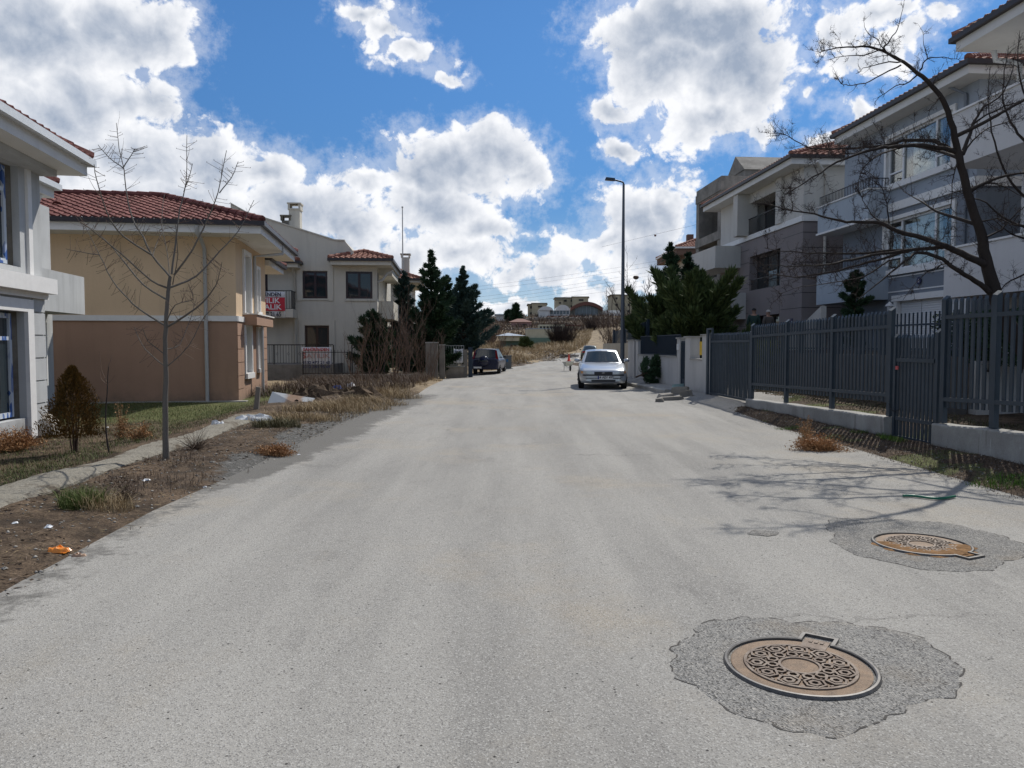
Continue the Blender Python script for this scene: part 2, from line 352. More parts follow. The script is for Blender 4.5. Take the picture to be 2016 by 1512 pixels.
def stucco(name, col, var=.08, bs=55, bd=.004, rough=.9, streak=.1):
    t = NT(name); o = t.pos()
    big = t.noise(o, .6, 5, .6); st = t.noise(t.scl(o, (3.5, 3.5, .35)), 1, 5, .6)
    f = t.m('ADD', t.ramp(big, .3, .7, -var, var), t.ramp(st, .45, .75, 0, -streak)); fine = t.noise(o, bs, 4, .6)
    f = t.m('ADD', f, t.ramp(fine, .3, .7, -.04, .04)); k = t.m('ADD', f, 1)
    c = t.N.new('ShaderNodeVectorMath'); c.operation = 'SCALE'; c.inputs[0].default_value = col; t.L.new(k, c.inputs['Scale'])
    zz = t.N.new('ShaderNodeSeparateXYZ'); t.L.new(o, zz.inputs[0]); spl = t.ramp(t.m('ADD', zz.outputs[2], t.m('MULTIPLY', t.noise(o, 2.4, 6, .7), .9)), .75, .3, 0, .55)
    t.set(t.mix(spl, c.outputs[0], (.16, .13, .10)), rough, spec=.25); t.bump(fine, bd, .8); return t.mat
def plain(name, col, rough=.5, metal=0, spec=.5, var=.06, vs=8, bd=0, bs=60, **k):
    t = NT(name); o = t.pos(); n = t.noise(o, vs, 4, .6); f = t.m('MULTIPLY', t.ramp(n, .25, .75, 1 - var, 1 + var), t.m('MULTIPLY_ADD', t.island(), .14 if 'anthracite' in name else 0, .93 if 'anthracite' in name else 1))
    c = t.N.new('ShaderNodeVectorMath'); c.operation = 'SCALE'; c.inputs[0].default_value = col; t.L.new(f, c.inputs['Scale'])
    t.set(c.outputs[0], rough, metal, spec, **k)
    if bd: t.bump(t.noise(o, bs, 3), bd, .6)
    return t.mat
def leafy(name, c0, c1, rough=.75, trans=.0, spec=.3):
    t = NT(name); r = t.island(); n = t.noise(t.pos(), 1.1, 3); k = t.m('ADD', t.m('MULTIPLY', r, .65), t.ramp(n, .3, .7, 0, .35))
    t.set(t.mix(k, c0, c1), rough, spec=spec); return t.mat
def concrete(name, col, var=.2, board=False):
    t = NT(name); o = t.pos(); a = t.noise(o, 1.3, 6, .65); st = t.noise(t.scl(o, (4, 4, .5)), 1, 5, .6); f = t.noise(o, 45, 5, .7); pit = t.voro(o, 38)
    k = t.m('ADD', t.ramp(a, .3, .7, 1 - var, 1 + var * .6), t.ramp(st, .5, .8, 0, -var)); k = t.m('MULTIPLY', k, t.ramp(f, .25, .75, .9, 1.1)); k = t.m('MULTIPLY', k, t.ramp(pit, .0, .12, .75, 1))
    c = t.N.new('ShaderNodeVectorMath'); c.operation = 'SCALE'; c.inputs[0].default_value = col; t.L.new(k, c.inputs['Scale'])
    t.set(c.outputs[0], .92, spec=.2); t.bump(t.m('ADD', f, t.ramp(pit, 0, .15)), .006, .8); return t.mat
def tile_mat(name, c0, c1, dirt=.3):
    t = NT(name); o = t.tc(); p = t.pos(); cell = t.voro(p, 3.4, 'F1', 'Color'); sx = t.N.new('ShaderNodeSeparateXYZ'); t.L.new(cell, sx.inputs[0])
    n = t.noise(p, 1.2, 5, .7); k = t.m('ADD', t.m('MULTIPLY', sx.outputs[0], .6), t.ramp(n, .3, .7, 0, .4)); f = t.noise(p, 30, 4)
    c = t.mix(k, c0, c1); c = t.mix(t.ramp(f, .45, .8, 0, dirt), c, (.05, .035, .03)); t.set(c, .8, spec=.2); t.bump(f, .004, .6); return t.mat
def glassy(name, tint=(.02, .03, .035), rough=.04, see=.0):
    t = NT(name)
    if see <= 0:
        w = t.noise(t.pos(), 1.1, 2); t.set(tint, rough, spec=.6); t.bump(w, .02, .25); return t.mat
    g = t.N.new('ShaderNodeBsdfGlossy'); g.inputs['Roughness'].default_value = .03; tr = t.N.new('ShaderNodeBsdfTransparent'); tr.inputs[0].default_value = (see, see * 1.02, see, 1)
    f = t.N.new('ShaderNodeFresnel'); f.inputs['IOR'].default_value = 1.55; mx = t.N.new('ShaderNodeMixShader'); t.L.new(t.m('MULTIPLY_ADD', f.outputs[0], .55, .02), mx.inputs[0]); t.L.new(tr.outputs[0], mx.inputs[1]); t.L.new(g.outputs[0], mx.inputs[2])
    t.L.new(mx.outputs[0], t.out.inputs[0]); return t.mat
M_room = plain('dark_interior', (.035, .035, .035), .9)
M_white = stucco('white_render', (.70, .69, .66), .04, 60, .002, .85, .06)
M_trim = plain('white_trim', (.74, .73, .71), .6, var=.04)
M_glass = glassy('window_glass'); M_glass2 = glassy('clear_glass', see=.92)
M_black = plain('black_metal', (.012, .012, .014), .45, .2)
M_rubber = plain('rubber', (.02, .02, .02), .8)
M_anth = plain('anthracite_paint', (.036, .051, .066), .5, .0, .4, .12, 5)
M_navy = plain('dark_blue_paint', (.02, .035, .055), .5, .1, .4)
M_pvcw = plain('white_pvc', (.72, .73, .74), .4)
M_tile_red = tile_mat('red_tiles', (.085, .02, .018), (.24, .095, .08), .4)
M_tile_or = tile_mat('orange_tiles', (.19, .065, .042), (.36, .19, .14), .55)
M_conc = concrete('concrete', (.36, .35, .32)); M_concd = concrete('raw_concrete', (.25, .235, .21), .28)
M_bark = None
def bark(name, c0, c1, sc=9, bd=.012):
    t = NT(name); o = t.pos(); n = t.noise(t.scl(o, (1, 1, .25)), sc, 6, .7); f = t.noise(o, sc * 5, 4)
    t.set(t.mix(t.m('ADD', t.m('MULTIPLY', n, .7), t.m('MULTIPLY', f, .3)), c0, c1), .85, spec=.2); t.bump(n, bd, .9); return t.mat
M_barkd = bark('dark_bark', (.012, .010, .010), (.075, .06, .052)); M_barkg = bark('grey_bark', (.06, .052, .045), (.22, .20, .175)); M_barkb = bark('brown_bark', (.035, .022, .016), (.14, .095, .07))
M_twig = bark('twig_bark', (.014, .010, .010), (.075, .055, .048), 20, .002)
M_twigr = bark('reddish_twig', (.06, .04, .032), (.24, .17, .13), 20, .002)
M_con1 = leafy('conifer_needles', (.010, .028, .014), (.05, .095, .042)); M_con2 = leafy('blue_conifer_needles', (.018, .042, .036), (.08, .13, .105))
M_jun = leafy('juniper_needles', (.022, .045, .014), (.12, .155, .05)); M_thu = leafy('bronze_thuja', (.025, .022, .006), (.24, .12, .022))
M_grass = leafy('green_grass', (.045, .07, .014), (.13, .165, .04)); M_dry = leafy('dry_grass', (.16, .105, .05), (.42, .32, .18))
M_rust = leafy('rusty_weed', (.19, .09, .035), (.46, .25, .11)); M_olive = leafy('olive_grass', (.05, .055, .022), (.16, .14, .07)); M_dead = leafy('dead_stalks', (.045, .03, .022), (.17, .12, .085))
# ---------------------------------------------------------------- terrain
def interp(x, xs, ys): return np.interp(x, xs, ys)
_ty = [75, 95, 130, 170, 200, 260, 300, 330, 450, 900]; _tu = [-.3, -.1, 0, .065, .125, .25, .6]
_tz = np.array([[-.6, -.3, -.05, .1, .2, .35, .8], [-.5, -.3, 0, .6, .8, 1.2, 2], [-.2, 0, .5, 1.3, 1.7, 2.5, 4], [.4, .5, 1.2, 2.4, 3.1, 4.5, 7],
    [1, 1.5, 2.2, 3.6, 5.9, 7, 9], [6, 7, 7.5, 8, 9, 10, 12], [9, 10, 10.5, 11, 11.5, 12, 14], [12, 13.2, 13.8, 14.2, 14.3, 14.5, 16], [14, 15, 16, 17, 18, 18, 19], [20, 20, 20, 20, 20, 20, 20]])
def h(x, y):
    x = np.asarray(x, float); y = np.asarray(y, float); t = x * ST.c + y * ST.s; s = -x * ST.s + y * ST.c
    z = interp(y, [0, 15, 27, 37, 50, 62, 75], [0, .0, .05, -.01, -.17, -.05, .15]) + interp(y, [30, 50, 75], [0, 1, .0]) * np.clip(x - .8, -6, 6) * .062
    u = x / np.maximum(y, 1); uu = np.clip(u, -.3, .6); yy = np.clip(y, 75, 900)
    iy = np.clip(np.searchsorted(_ty, yy, 'right') - 1, 0, len(_ty) - 2); iu = np.clip(np.searchsorted(_tu, uu, 'right') - 1, 0, len(_tu) - 2)
    fy = (yy - np.take(_ty, iy)) / (np.take(_ty, iy + 1) - np.take(_ty, iy)); fy = fy * fy * (3 - 2 * fy) * .5 + fy * .5; fu = (uu - np.take(_tu, iu)) / (np.take(_tu, iu + 1) - np.take(_tu, iu))
    far = (_tz[iy, iu] * (1 - fu) + _tz[iy, iu + 1] * fu) * (1 - fy) + (_tz[iy + 1, iu] * (1 - fu) + _tz[iy + 1, iu + 1] * fu) * fy
    k = sm(62, 88, y); z = z * (1 - k) + far * k
    near = 1 - sm(50, 70, y)
    z = z + near * (sm(8.6, 13, t) * 1.15 * sm(12, 22, s) + sm(7.6, 8.6, t) * .15)          # yards on the right rise to the houses
    z = z - near * sm(-4.9, -6.4, t) * .16 * (1 - sm(28, 34, y)) * (1 - sm(-16, -9, y - 20)*0)
    z = z + (sm(44, 56, y) * (1 - sm(85, 110, y))) * sm(1.2, 6, XLf(y) - x) * .9
    return z
_ly = [-40, 4.5, 7.3, 10, 12, 16, 20, 25, 37, 44, 50, 56, 64, 78, 95, 130, 170, 200, 230]; _lx = [-3, -3.0, -3.2, -3.15, -3.2, -3.25, -3.0, -2.75, -3.1, -3.6, -3.4, -.8, 1.6, 4.1, 8, 13, 17.9, 21.5, 25]
_ry = [-40, 6, 7.7, 11, 15, 18.6, 24, 30, 38, 45, 50, 60, 75, 95, 130, 170, 200, 230]; _rx = [5.3, 5.2, 5.1, 5.05, 4.95, 5.1, 4.8, 4.45, 4.0, 4.6, 5.6, 7.2, 9.8, 12.6, 18, 23.3, 27, 31]
XLf = lambda y: np.interp(y, _ly, _lx)
XRf = lambda y: np.interp(y, _ry, _rx)
rng = np.random.default_rng(7); random.seed(7)
def fbm(x, y, sc, oct=4, seed=0):
    r = np.random.default_rng(100 + seed); out = 0; a = 1.; tot = 0
    for o in range(oct):
        for _ in range(3):
            th = r.uniform(0, 6.283); ph = r.uniform(0, 6.283, 2); f = sc * (2 ** o) * r.uniform(.8, 1.25)
            out = out + a / 3 * np.sin((x * math.cos(th) + y * math.sin(th)) * f + ph[0] + 1.7 * np.sin((x * -math.sin(th) + y * math.cos(th)) * f * .7 + ph[1]))
        tot += a; a *= .55
    return out / tot
def gz(x, y): return float(ground_z(np.array([x]), np.array([y]))[0])
def ground_z(x, y):
    d = np.maximum(XLf(y) - x, x - XRf(y)); side_r = x > 0; t = x * ST.c + y * ST.s; s = -x * ST.s + y * ST.c
    b = h(x, y); sc = 1 + np.clip(y / 60, 0, 6)
    n = fbm(x, y, 1.1, 4, 1) * .035 + fbm(x, y, 6.5, 4, 2) * .024
    w = .28
    off = -.06 + sm(-w, w * 2.4, d - n * 3) * .095 + sm(.3, 1.3, d) * .05
    rough = sm(-.1, .7, d) * (n + .0)
    lawn = sm(-4.4, -5.2, t) * (s < 32); rough = rough * (1 - .55 * lawn)
    off = off - lawn * .035
    z = b + off + rough
    z = np.where(y > 70, z + sm(.5, 4, d) * (fbm(x, y, .25, 4, 5) * .5 * sm(80, 150, y) + fbm(x, y, .9, 3, 6) * .15), z)
    z = z + sm(-.2, 1.2, d) * sm(48, 56, y) * (1 - sm(80, 100, y)) * (x < 6) * np.clip(fbm(x, y, 1.6, 4, 8), -.2, 1) * .35
    fl = ((x > 0) & (t > 6.35) & (s > 18.9) & (s < 46)) * 1.  # paved part sits on its own slab
    z = np.where(fl > 0, np.minimum(z, b - .03 + (t > 8.0) * .5), z)
    return z
def axis(brk):
    out = []
    for (a, b, st) in brk: out += list(np.arange(a, b, st))
    return np.array(out + [brk[-1][1]])
def build_ground():
    X = axis([(-260, -60, 8), (-60, -20, 1.6), (-20, -9, .35), (-9, -2, .075), (-2, 4.2, .5), (4.2, 8.4, .075), (8.4, 16, .35), (16, 60, 1.0), (60, 300, 8)])
    Y = axis([(-60, 2, 4), (2, 4, .3), (4, 14, .08), (14, 26, .15), (26, 60, .35), (60, 110, .7), (110, 230, 1.4), (230, 360, 2.5), (360, 900, 15)])
    gx, gy = np.meshgrid(X, Y); z = ground_z(gx, gy)
    V = np.stack([gx, gy, z], -1).reshape(-1, 3); nx, ny = len(X), len(Y)
    i = np.arange(ny - 1)[:, None] * nx + np.arange(nx - 1)[None]; F = np.stack([i, i + 1, i + nx + 1, i + nx], -1).reshape(-1, 4)
    x, y = V[:, 0], V[:, 1]; t = x * ST.c + y * ST.s; s = -x * ST.s + y * ST.c; d = np.maximum(XLf(y) - x, x - XRf(y))
    n = fbm(x, y, .8, 4, 11); n2 = fbm(x, y, 2.6, 3, 12)
    green = sm(-5.0, -5.8, t + n * .4) * (s < 30) * sm(-.7, .35, n + sm(12, 20, y) * .6) * (t > -40) + ((t > 5.6) & (t < 9) & (s < 20)) * sm(-.05, .4, n2) * .8
    green = np.clip(green * (1 - .7 * (x < 0) * (1 - sm(14, 20, y))), 0, 1) * (y < 40)
    gravel = (x < 0) * sm(8.2, 10.5, y + n * 1.5) * (1 - sm(20, 28, y)) * sm(-4.9, -4.5, t) * sm(1.1, .5, XLf(y) - x + n * .9)
    dry = sm(60, 75, y) + (x < 0) * sm(20, 30, y) * .7 + .25 * sm(-5.0, -5.5, t)
    o = npmesh('ground', V, F, GROUND, smooth=True, attr={'green': green, 'gravel': np.clip(gravel, 0, 1), 'dry': np.clip(dry, 0, 1)})
    tag(o, kind='structure'); return o
def ground_mat():
    t = NT('ground'); p = t.pos(); g, gr, dr = t.attr('green'), t.attr('gravel'), t.attr('dry')
    n1 = t.noise(p, .9, 7, .65); n2 = t.noise(p, 6, 6, .7); n3 = t.noise(p, 45, 4, .7); v = t.voro(p, 28, 'F1', 'Color'); sv_ = t.N.new('ShaderNodeSeparateXYZ'); t.L.new(v, sv_.inputs[0]); r = sv_.outputs[0]
    soil = t.mix(t.ramp(n2, .3, .7), (.055, .038, .026), (.17, .125, .085)); soil = t.mix(t.ramp(n1, .45, .7), soil, (.23, .165, .11)); soil = t.mix(t.ramp(n3, .35, .6, 0, .65), soil, (.03, .021, .015)); soil = t.mix(t.ramp(t.noise(p, 2.2, 6, .75), .5, .62, 0, .75), soil, (.035, .027, .02))
    grav = t.mix(t.ramp(n3, .3, .7), (.05, .05, .047), (.145, .14, .13)); grav = t.mix(t.ramp(r, .8, .95, 0, .5), grav, (.26, .25, .24))
    dry = t.mix(t.ramp(n2, .3, .7), (.10, .075, .05), (.26, .20, .13)); dry = t.mix(t.ramp(n1, .4, .62), dry, (.30, .235, .15))
    grn = t.mix(t.ramp(n2, .3, .65), (.05, .075, .018), (.11, .125, .045)); grn = t.mix(t.ramp(n3, .4, .65, 0, .6), grn, (.13, .11, .065))
    c = t.mix(t.ramp(t.m('ADD', dr, t.m('MULTIPLY', t.m('SUBTRACT', n2, .5), .8)), .25, .7), soil, dry)
    c = t.mix(t.ramp(t.m('ADD', gr, t.m('MULTIPLY', t.m('SUBTRACT', n2, .5), 1.2)), .35, .65), c, grav)
    c = t.mix(t.ramp(t.m('ADD', g, t.m('MULTIPLY', t.m('SUBTRACT', n2, .5), .9)), .3, .75), c, grn)
    t.set(c, .95, spec=.15); t.bump(t.m('ADD', t.m('MULTIPLY', n2, .6), t.m('MULTIPLY', n3, .5)), .035, .9); return t.mat
GROUND = ground_mat()
def road_mat():
    t = NT('asphalt'); p = t.pos(); q = t.scl(p, (1, .3, 1))
    big = t.noise(q, .5, 6, .6); st = t.noise(t.scl(p, (1.6, .13, 1)), 1, 5, .6); med = t.noise(p, 3, 6, .65); fine = t.noise(p, 70, 3, .7)
    def chips(sc):
        v = t.voro(p, sc, 'F1', 'Color'); d = t.voro(p, sc); s2 = t.N.new('ShaderNodeSeparateXYZ'); t.L.new(v, s2.inputs[0]); return s2.outputs[0], s2.outputs[1], d
    r1, r2, dd = chips(150); r3, r4, d3 = chips(44)
    base = t.mix(t.ramp(big, .3, .7), (.215, .208, .193), (.305, .294, .27)); base = t.mix(t.ramp(st, .35, .7, 0, .7), base, (.35, .337, .308))
    base = t.mix(t.ramp(t.noise(p, .32, 6, .65), .5, .68, 0, .75), base, (.335, .295, .235)); base = t.mix(t.ramp(t.noise(t.scl(p, (1, .5, 1)), .9, 7, .7), .56, .7, 0, .35), base, (.34, .31, .255))                       # tan dust
    base = t.mix(t.ramp(t.noise(t.scl(p, (.8, .45, 1)), 1.4, 7, .72), .54, .72, 0, .5), base, (.165, .158, .148))
    base = t.mix(t.m('MULTIPLY', t.ramp(r1, .72, .95), .6), base, (.46, .45, .42)); base = t.mix(t.m('MULTIPLY', t.ramp(r2, .75, .95), .6), base, (.11, .105, .10))
    peb = t.m('MULTIPLY', t.ramp(r3, .975, .985), t.ramp(d3, .35, .2)); base = t.mix(peb, base, (.04, .038, .036))
    dk = t.attr('dark'); base = t.mix(t.ramp(t.m('ADD', dk, t.m('ADD', t.m('MULTIPLY', t.m('SUBTRACT', med, .5), 1.6), t.m('MULTIPLY', t.m('SUBTRACT', t.noise(p, 14, 5, .7), .5), 1.2))), .3, .8), base, t.mix(t.ramp(fine, .3, .7), (.10, .096, .088), (.19, .183, .168)))
    cn = t.noise(p, 1.3, 5, .6); wv = t.N.new('ShaderNodeVectorMath'); wv.operation = 'ADD'; t.L.new(p, wv.inputs[0])
    cc = t.N.new('ShaderNodeCombineXYZ'); t.L.new(t.m('MULTIPLY', cn, 1.6), cc.inputs[0]); t.L.new(t.m('MULTIPLY', med, .8), cc.inputs[1]); t.L.new(cc.outputs[0], wv.inputs[1])
    cr = t.voro(t.scl(wv.outputs[0], (.42, .3, 1)), .5, 'DISTANCE_TO_EDGE'); crk = t.m('MULTIPLY', t.ramp(cr, .004, .001), t.ramp(t.noise(p, .25, 3), .5, .6)); base = t.mix(t.m('MULTIPLY', crk, .35), base, (.07, .065, .06))
    t.set(base, .93, spec=.2); t.bump(t.m('ADD', t.m('MULTIPLY', dd, .6), fine), .005, .8); return t.mat
def build_road():
    Y = axis([(-30, 2, 2), (2, 16, .2), (16, 60, .5), (60, 235, 1.2)]); n = 61; V = []; dk = []
    for y in Y:
        a, b = float(XLf(y)) - 1.6, float(XRf(y)) + (1.5 if y < 18.6 or y > 46 else 2.9 if y < 24.2 else 1.75)
        for j in range(n):
            x = a + (b - a) * j / (n - 1); V.append((x, y)); 
    V = np.array(V); x, y = V[:, 0], V[:, 1]; z = h(x, y); 
    t = x * ST.c + y * ST.s; s = -x * ST.s + y * ST.c
    z = np.minimum(z, h(np.minimum(x, 8.2 - y * .07), y)); z = z + sm(6.1, 7.3, t) * sm(18, 19.5, s) * (1 - sm(24, 24.6, s)) * .14
    nn = fbm(x, y, .9, 4, 31)
    dark = ((x < 0) * sm(.85 * sm(9, 13, y) + .15, .05, x - XLf(y) + nn * .3) * sm(8, 9.5, y) * (1 - sm(22, 27, y)) * 1.0) + (x < 0) * sm(.24, -.05, x - XLf(y) + nn * .14) * (1 - sm(8, 9.5, y)) * .55
    i = np.arange(len(Y) - 1)[:, None] * n + np.arange(n - 1)[None]; F = np.stack([i, i + 1, i + n + 1, i + n], -1).reshape(-1, 4)
    o = npmesh('road', np.stack([x, y, z], -1), F, ROAD, smooth=True, attr={'dark': np.clip(dark, 0, 1)}); tag(o, kind='structure')
ROAD = road_mat()
build_ground(); build_road()
def road_z(x, y): return float(h(np.array([x]), np.array([y]))[0])
def patch(cx, cy, rx, ry, rot, seed, name='asphalt_patch', lift=.004, mat=None, jag=.12):
    """a repaired piece of road round a manhole: an irregular sheet just above the road"""
    n = 120; r_ = np.random.default_rng(seed); ph = r_.uniform(0, 6.28, 6); rings = []
    for k, f in enumerate((0, .25, .5, .75, .93, 1.0)):
        row = []
        for i in range(n):
            a = 2 * math.pi * i / n; q = 1 + jag * (math.sin(2 * a + ph[0]) * .6 + math.sin(3 * a + ph[1]) * .5 + math.sin(5 * a + ph[2]) * .3 + math.sin(11 * a + ph[3]) * .16 + math.sin(23 * a + ph[4]) * .12) + r_.uniform(-.012, .012)
            ex, ey = rx * q * f * math.cos(a), ry * q * f * math.sin(a); x = cx + ex * math.cos(rot) - ey * math.sin(rot); y = cy + ex * math.sin(rot) + ey * math.cos(rot)
            row.append((x, y, road_z(x, y) + (lift if k < 5 else .0005)))
        rings.append(row)
    mb = MB(); mb.grid(rings, 0, True); o = mb.build(name, mat); tag(o, kind='structure')
    cr = MB(); pts = [Vector(p) + Vector((0, 0, .0015)) for p in rings[-1]]
    for i in range(n):
        if r_.uniform() < .42: continue
        a, b = pts[i], pts[(i + 1) % n]; d = (b - a).normalized(); s_ = Vector((-d.y, d.x, 0)) * r_.uniform(.0015, .006); cr.poly([a - s_, b - s_, b + s_, a + s_])
    c = cr.build('crack', plain('crack_dark', (.05, .045, .04), .9)); tag(c, kind='structure')
def patch_mat(name, k):
    t = NT(name); p = t.pos(); v = t.voro(p, 125, 'F1', 'Color'); d = t.voro(p, 125); s2 = t.N.new('ShaderNodeSeparateXYZ'); t.L.new(v, s2.inputs[0]); n = t.noise(p, 4, 6, .7); f = t.noise(p, 90, 3)
    c = t.mix(t.ramp(n, .3, .7), tuple(.275 * k * q for q in (1, .98, .93)), tuple(.35 * k * q for q in (1, .97, .9))); c = t.mix(t.ramp(s2.outputs[0], .6, .98, 0, .7), c, (.46, .44, .40)); c = t.mix(t.ramp(s2.outputs[1], .6, .95, 0, .75), c, (.05, .048, .045))
    c = t.mix(t.ramp(t.noise(p, 1.7, 5), .5, .75, 0, .4), c, (.27, .215, .15)); t.set(c, .93, spec=.2); t.bump(t.m('ADD', d, f), .007, 1); return t.mat
M_patch = patch_mat('patched_asphalt', .85); M_patch2 = patch_mat('patched_asphalt_dark', .75)
patch(1.50, 3.80, .70, .66, .1, 3, mat=M_patch, jag=.15)
patch(3.35, 6.22, .80, .78, 0, 9, mat=M_patch2, jag=.14)

# kerb, pavement and driveway on the right; broken concrete strip on the left
def strip(name, mat, pts, prof, kind='structure'):
    """sweep a profile [(lateral, up)] along street-frame points (t, s)"""
    mb = MB(); rows = []
    for (t, s) in pts:
        row = []
        for (l, u) in prof:
            q = ST.w(t + l, s); row.append((q.x, q.y, road_z(q.x, q.y) + u))
        rows.append(row)
    for r in rows: pass
    mb.grid([list(reversed(r)) for r in rows]); mb.poly(rows[0]); mb.poly(rows[-1][::-1])
    o = mb.build(name, mat); tag(o, kind=kind); return o
ks = [24.4 + .6 * i for i in range(35)]
def kt(s): return 6.55 + (0.12 if s < 25 else 0) + .5 * sm(38, 45, s)
strip('kerb', M_conc, [(float(kt(s)), s) for s in ks], [(0, -.06), (0, .11), (.03, .135), (.15, .135), (.15, -.06)])
strip('pavement', concrete('paving', (.33, .32, .3), .12), [(float(kt(s)) + .153, s) for s in ks], [(0, -.06), (0, .128), (1.1, .16), (1.1, -.06)])
def strip_mat():
    t = NT('dirty_strip'); p = t.pos(); n = t.noise(p, 2.3, 6, .7); f = t.noise(p, 22, 5, .7); c = t.mix(t.ramp(f, .3, .7), (.19, .175, .145), (.30, .28, .235)); c = t.mix(t.ramp(n, .5, .66, 0, .85), c, (.10, .078, .055)); c = t.mix(t.ramp(f, .58, .7, 0, .6), c, (.05, .04, .03)); t.set(c, .95, spec=.15); t.bump(t.m('ADD', t.m('MULTIPLY', n, .5), f), .03, .9); return t.mat
def left_strip():
    mb = MB(); r_ = np.random.default_rng(5); pts = [2.5 + .12 * i for i in range(118)]; rows = []
    for s in pts:
        c = -4.42 + .1 * math.sin(s * .6); w = .26 + .04 * math.sin(s * 1.7) + r_.uniform(-.018, .018); hh = .10 + .015 * math.sin(s * 2.3) + r_.uniform(-.008, .008)
        row = []
        for (l, u) in ((w + .03, -.12), (w, hh * .6), (w - .05, hh), (0, hh + .01), (-w + .04, hh - .005), (-w, -.1)):
            q = ST.w(c + l + r_.uniform(-.012, .012), s); row.append((q.x, q.y, road_z(q.x, q.y) + u + .03 + .004))
        rows.append(row)
    mb.grid(rows); mb.poly(rows[0][::-1]); mb.poly(rows[-1]); o = mb.build('kerb', strip_mat()); tag(o, kind='structure')
left_strip()
def mound():                            # spoil heap / verge bump below the dry grass on the left
    pass
# ================================================================ LEFT SIDE HOUSES
M_yel = stucco('yellow_render', (.65, .485, .32), .05, 60, .002, .9, .08); M_brn = stucco('brown_render', (.37, .235, .165), .07, 60, .002, .9, .11)
M_bei = stucco('beige_render', (.55, .52, .45), .05, 50, .003, .9, .12); M_gry = stucco('grey_render', (.47, .48, .48), .09, 70, .005, .9, .18)
M_mort = concrete('mortar', (.16, .145, .12), .3); M_gut = plain('dark_gutter', (.03, .024, .024), .4, .1); M_pipe = plain('grey_pipe', (.42, .42, .41), .5); M_brownpvc = plain('brown_pvc', (.028, .012, .012), .35)
M_gwhite = plain('white_gutter', (.60, .62, .63), .35); M_brick = stucco('raw_block', (.16, .10, .075), .2, 30, .01)
def film_mat():
    t = NT('window_film'); p = t.pos(); v = t.voro(t.scl(p, (14, 14, 5)), 1, 'F1', 'Color'); s = t.N.new('ShaderNodeSeparateXYZ'); t.L.new(v, s.inputs[0])
    t.set(t.mix(t.ramp(s.outputs[0], .6, .7), (.55, .6, .66), (.05, .12, .35)), .4); return t.mat
M_film = film_mat()
FA = Frame(-8.83, 14.5, R(9))           # far street corner of the unfinished grey house
def grey_house():
    root = FA.thing('grey_house', 'unfinished light grey house with film-wrapped windows at the left edge', 'house', (0, 0, .05)); o = (0, 0, .05)
    f0, f1 = (0, -8), (0, 0)            # street facade
    W1 = (5.2, 7.22, .3, 2.2); W2 = (5.0, 7.16, 2.98, 4.75)
    mb = MB(); wall(mb, f0, f1, -.2, 2.62, [W1], .34, 0, 0); wall(mb, f0, f1, 2.62, 5.1, [W2], .34)
    wall(mb, (0, 0), (-1.85, 0), -.2, 5.1); wall(mb, (-1.85, 0), (-1.85, 5.0), -.2, 5.0); wall(mb, (-1.85, 5.0), (-9, 5.0), -.2, 5.0); wall(mb, (-9, -8), (0, -8), -.2, 5.1)
    mb.build('wall', M_gry, root, o)
    mb = MB()                            # rusticated pillar with recessed joints
    for i in range(6):
        z0 = .12 + i * .42; wbox(mb, f0, f1, 7.5, 7.985, z0, z0 + .395, 0, .035)
        wbox(mb, (0, 0), (-1.85, 0), .0, .5, z0, z0 + .395, -.035 if False else 0.0, .03)
    mb.build('corner_block', M_gry, root, o)
    mb = MB()                            # window surrounds
    wbox(mb, f0, f1, 7.22, 7.45, -.05, 2.42, 0, .07); wbox(mb, f0, f1, 4.6, 7.22, 2.2, 2.42, 0, .068)
    wbox(mb, f0, f1, 7.4, 7.55, 2.84, 4.76, 0, .05)
    mb.build('trim', M_trim, root, o)
    mb = MB(); wbox(mb, f0, f1, 0, 8.06, 2.56, 2.84, .003, .24); wbox(mb, f0, f1, 0, 8.03, 2.46, 2.56, .002, .09); mb.build('ledge', M_trim, root, o)
    mb = MB(); wbox(mb, f0, f1, 0, 8.02, 4.76, 4.98, .002, .3); mb.build('beam', M_gry, root, o)
    for W in (W1, W2):
        window(root, o, f0, f1, (W[0], W[1] - .16, W[2] + .04, W[3] - .04), .2, (M_film, M_glass), .085, (.55,), ((.76, .55, 1),))
        m = MB(); rows = [[], []]
        n = 26
        for i in range(n + 1):
            z = W[2] + (W[3] - W[2]) * i / n; k = .2 + .05 * math.sin(i * 1.9) + random.uniform(-.025, .025); rows[0].append(fpt(f0, f1, W[1] - k, -.13 - .05, z)); rows[1].append(fpt(f0, f1, W[1] - .003, -.12, z))
        m.grid(rows); m.build('mortar_joint', M_mort, root, o)
    # rear balcony box
    m = MB(); m.box(-1.84, -1.0, .02, 4.75, 2.36, 3.28); m.build('balcony', M_gry, root, o)
    m = MB(); m.box(-1.84, -1.6, 4.0, 4.06, .65, 2.15); m.build('trim', M_trim, root, o)
    hip_roof(root, o, -9.5, .74, -9, .5, 5.17, R(24), .3, M_tile_red, M_white, M_gwhite, sides='EN')
    m = MB(); r = hip_roof(root, o, -9, -1.15, .3, 3.75, 5.3, R(22), .3, M_tile_red, M_white, M_gwhite, sides='EN')
    downpipe(root, o, [(-1.3, 3.2, 5.0), (-1.35, 3.2, 4.85), (-1.7, 3.2, 4.7), (-1.77, 3.2, 4.5), (-1.77, 3.2, 3.3)], M_gwhite)
    m = MB(); m.lathe([(.01, .34), (.16, .3), (.24, .15), (.27, -.05)], (.02, -.1, -.02), 14); q = m.build('foam', plain('dried_foam', (.55, .5, .42), .9, bd=.03, bs=20), root, o, True)
grey_house()

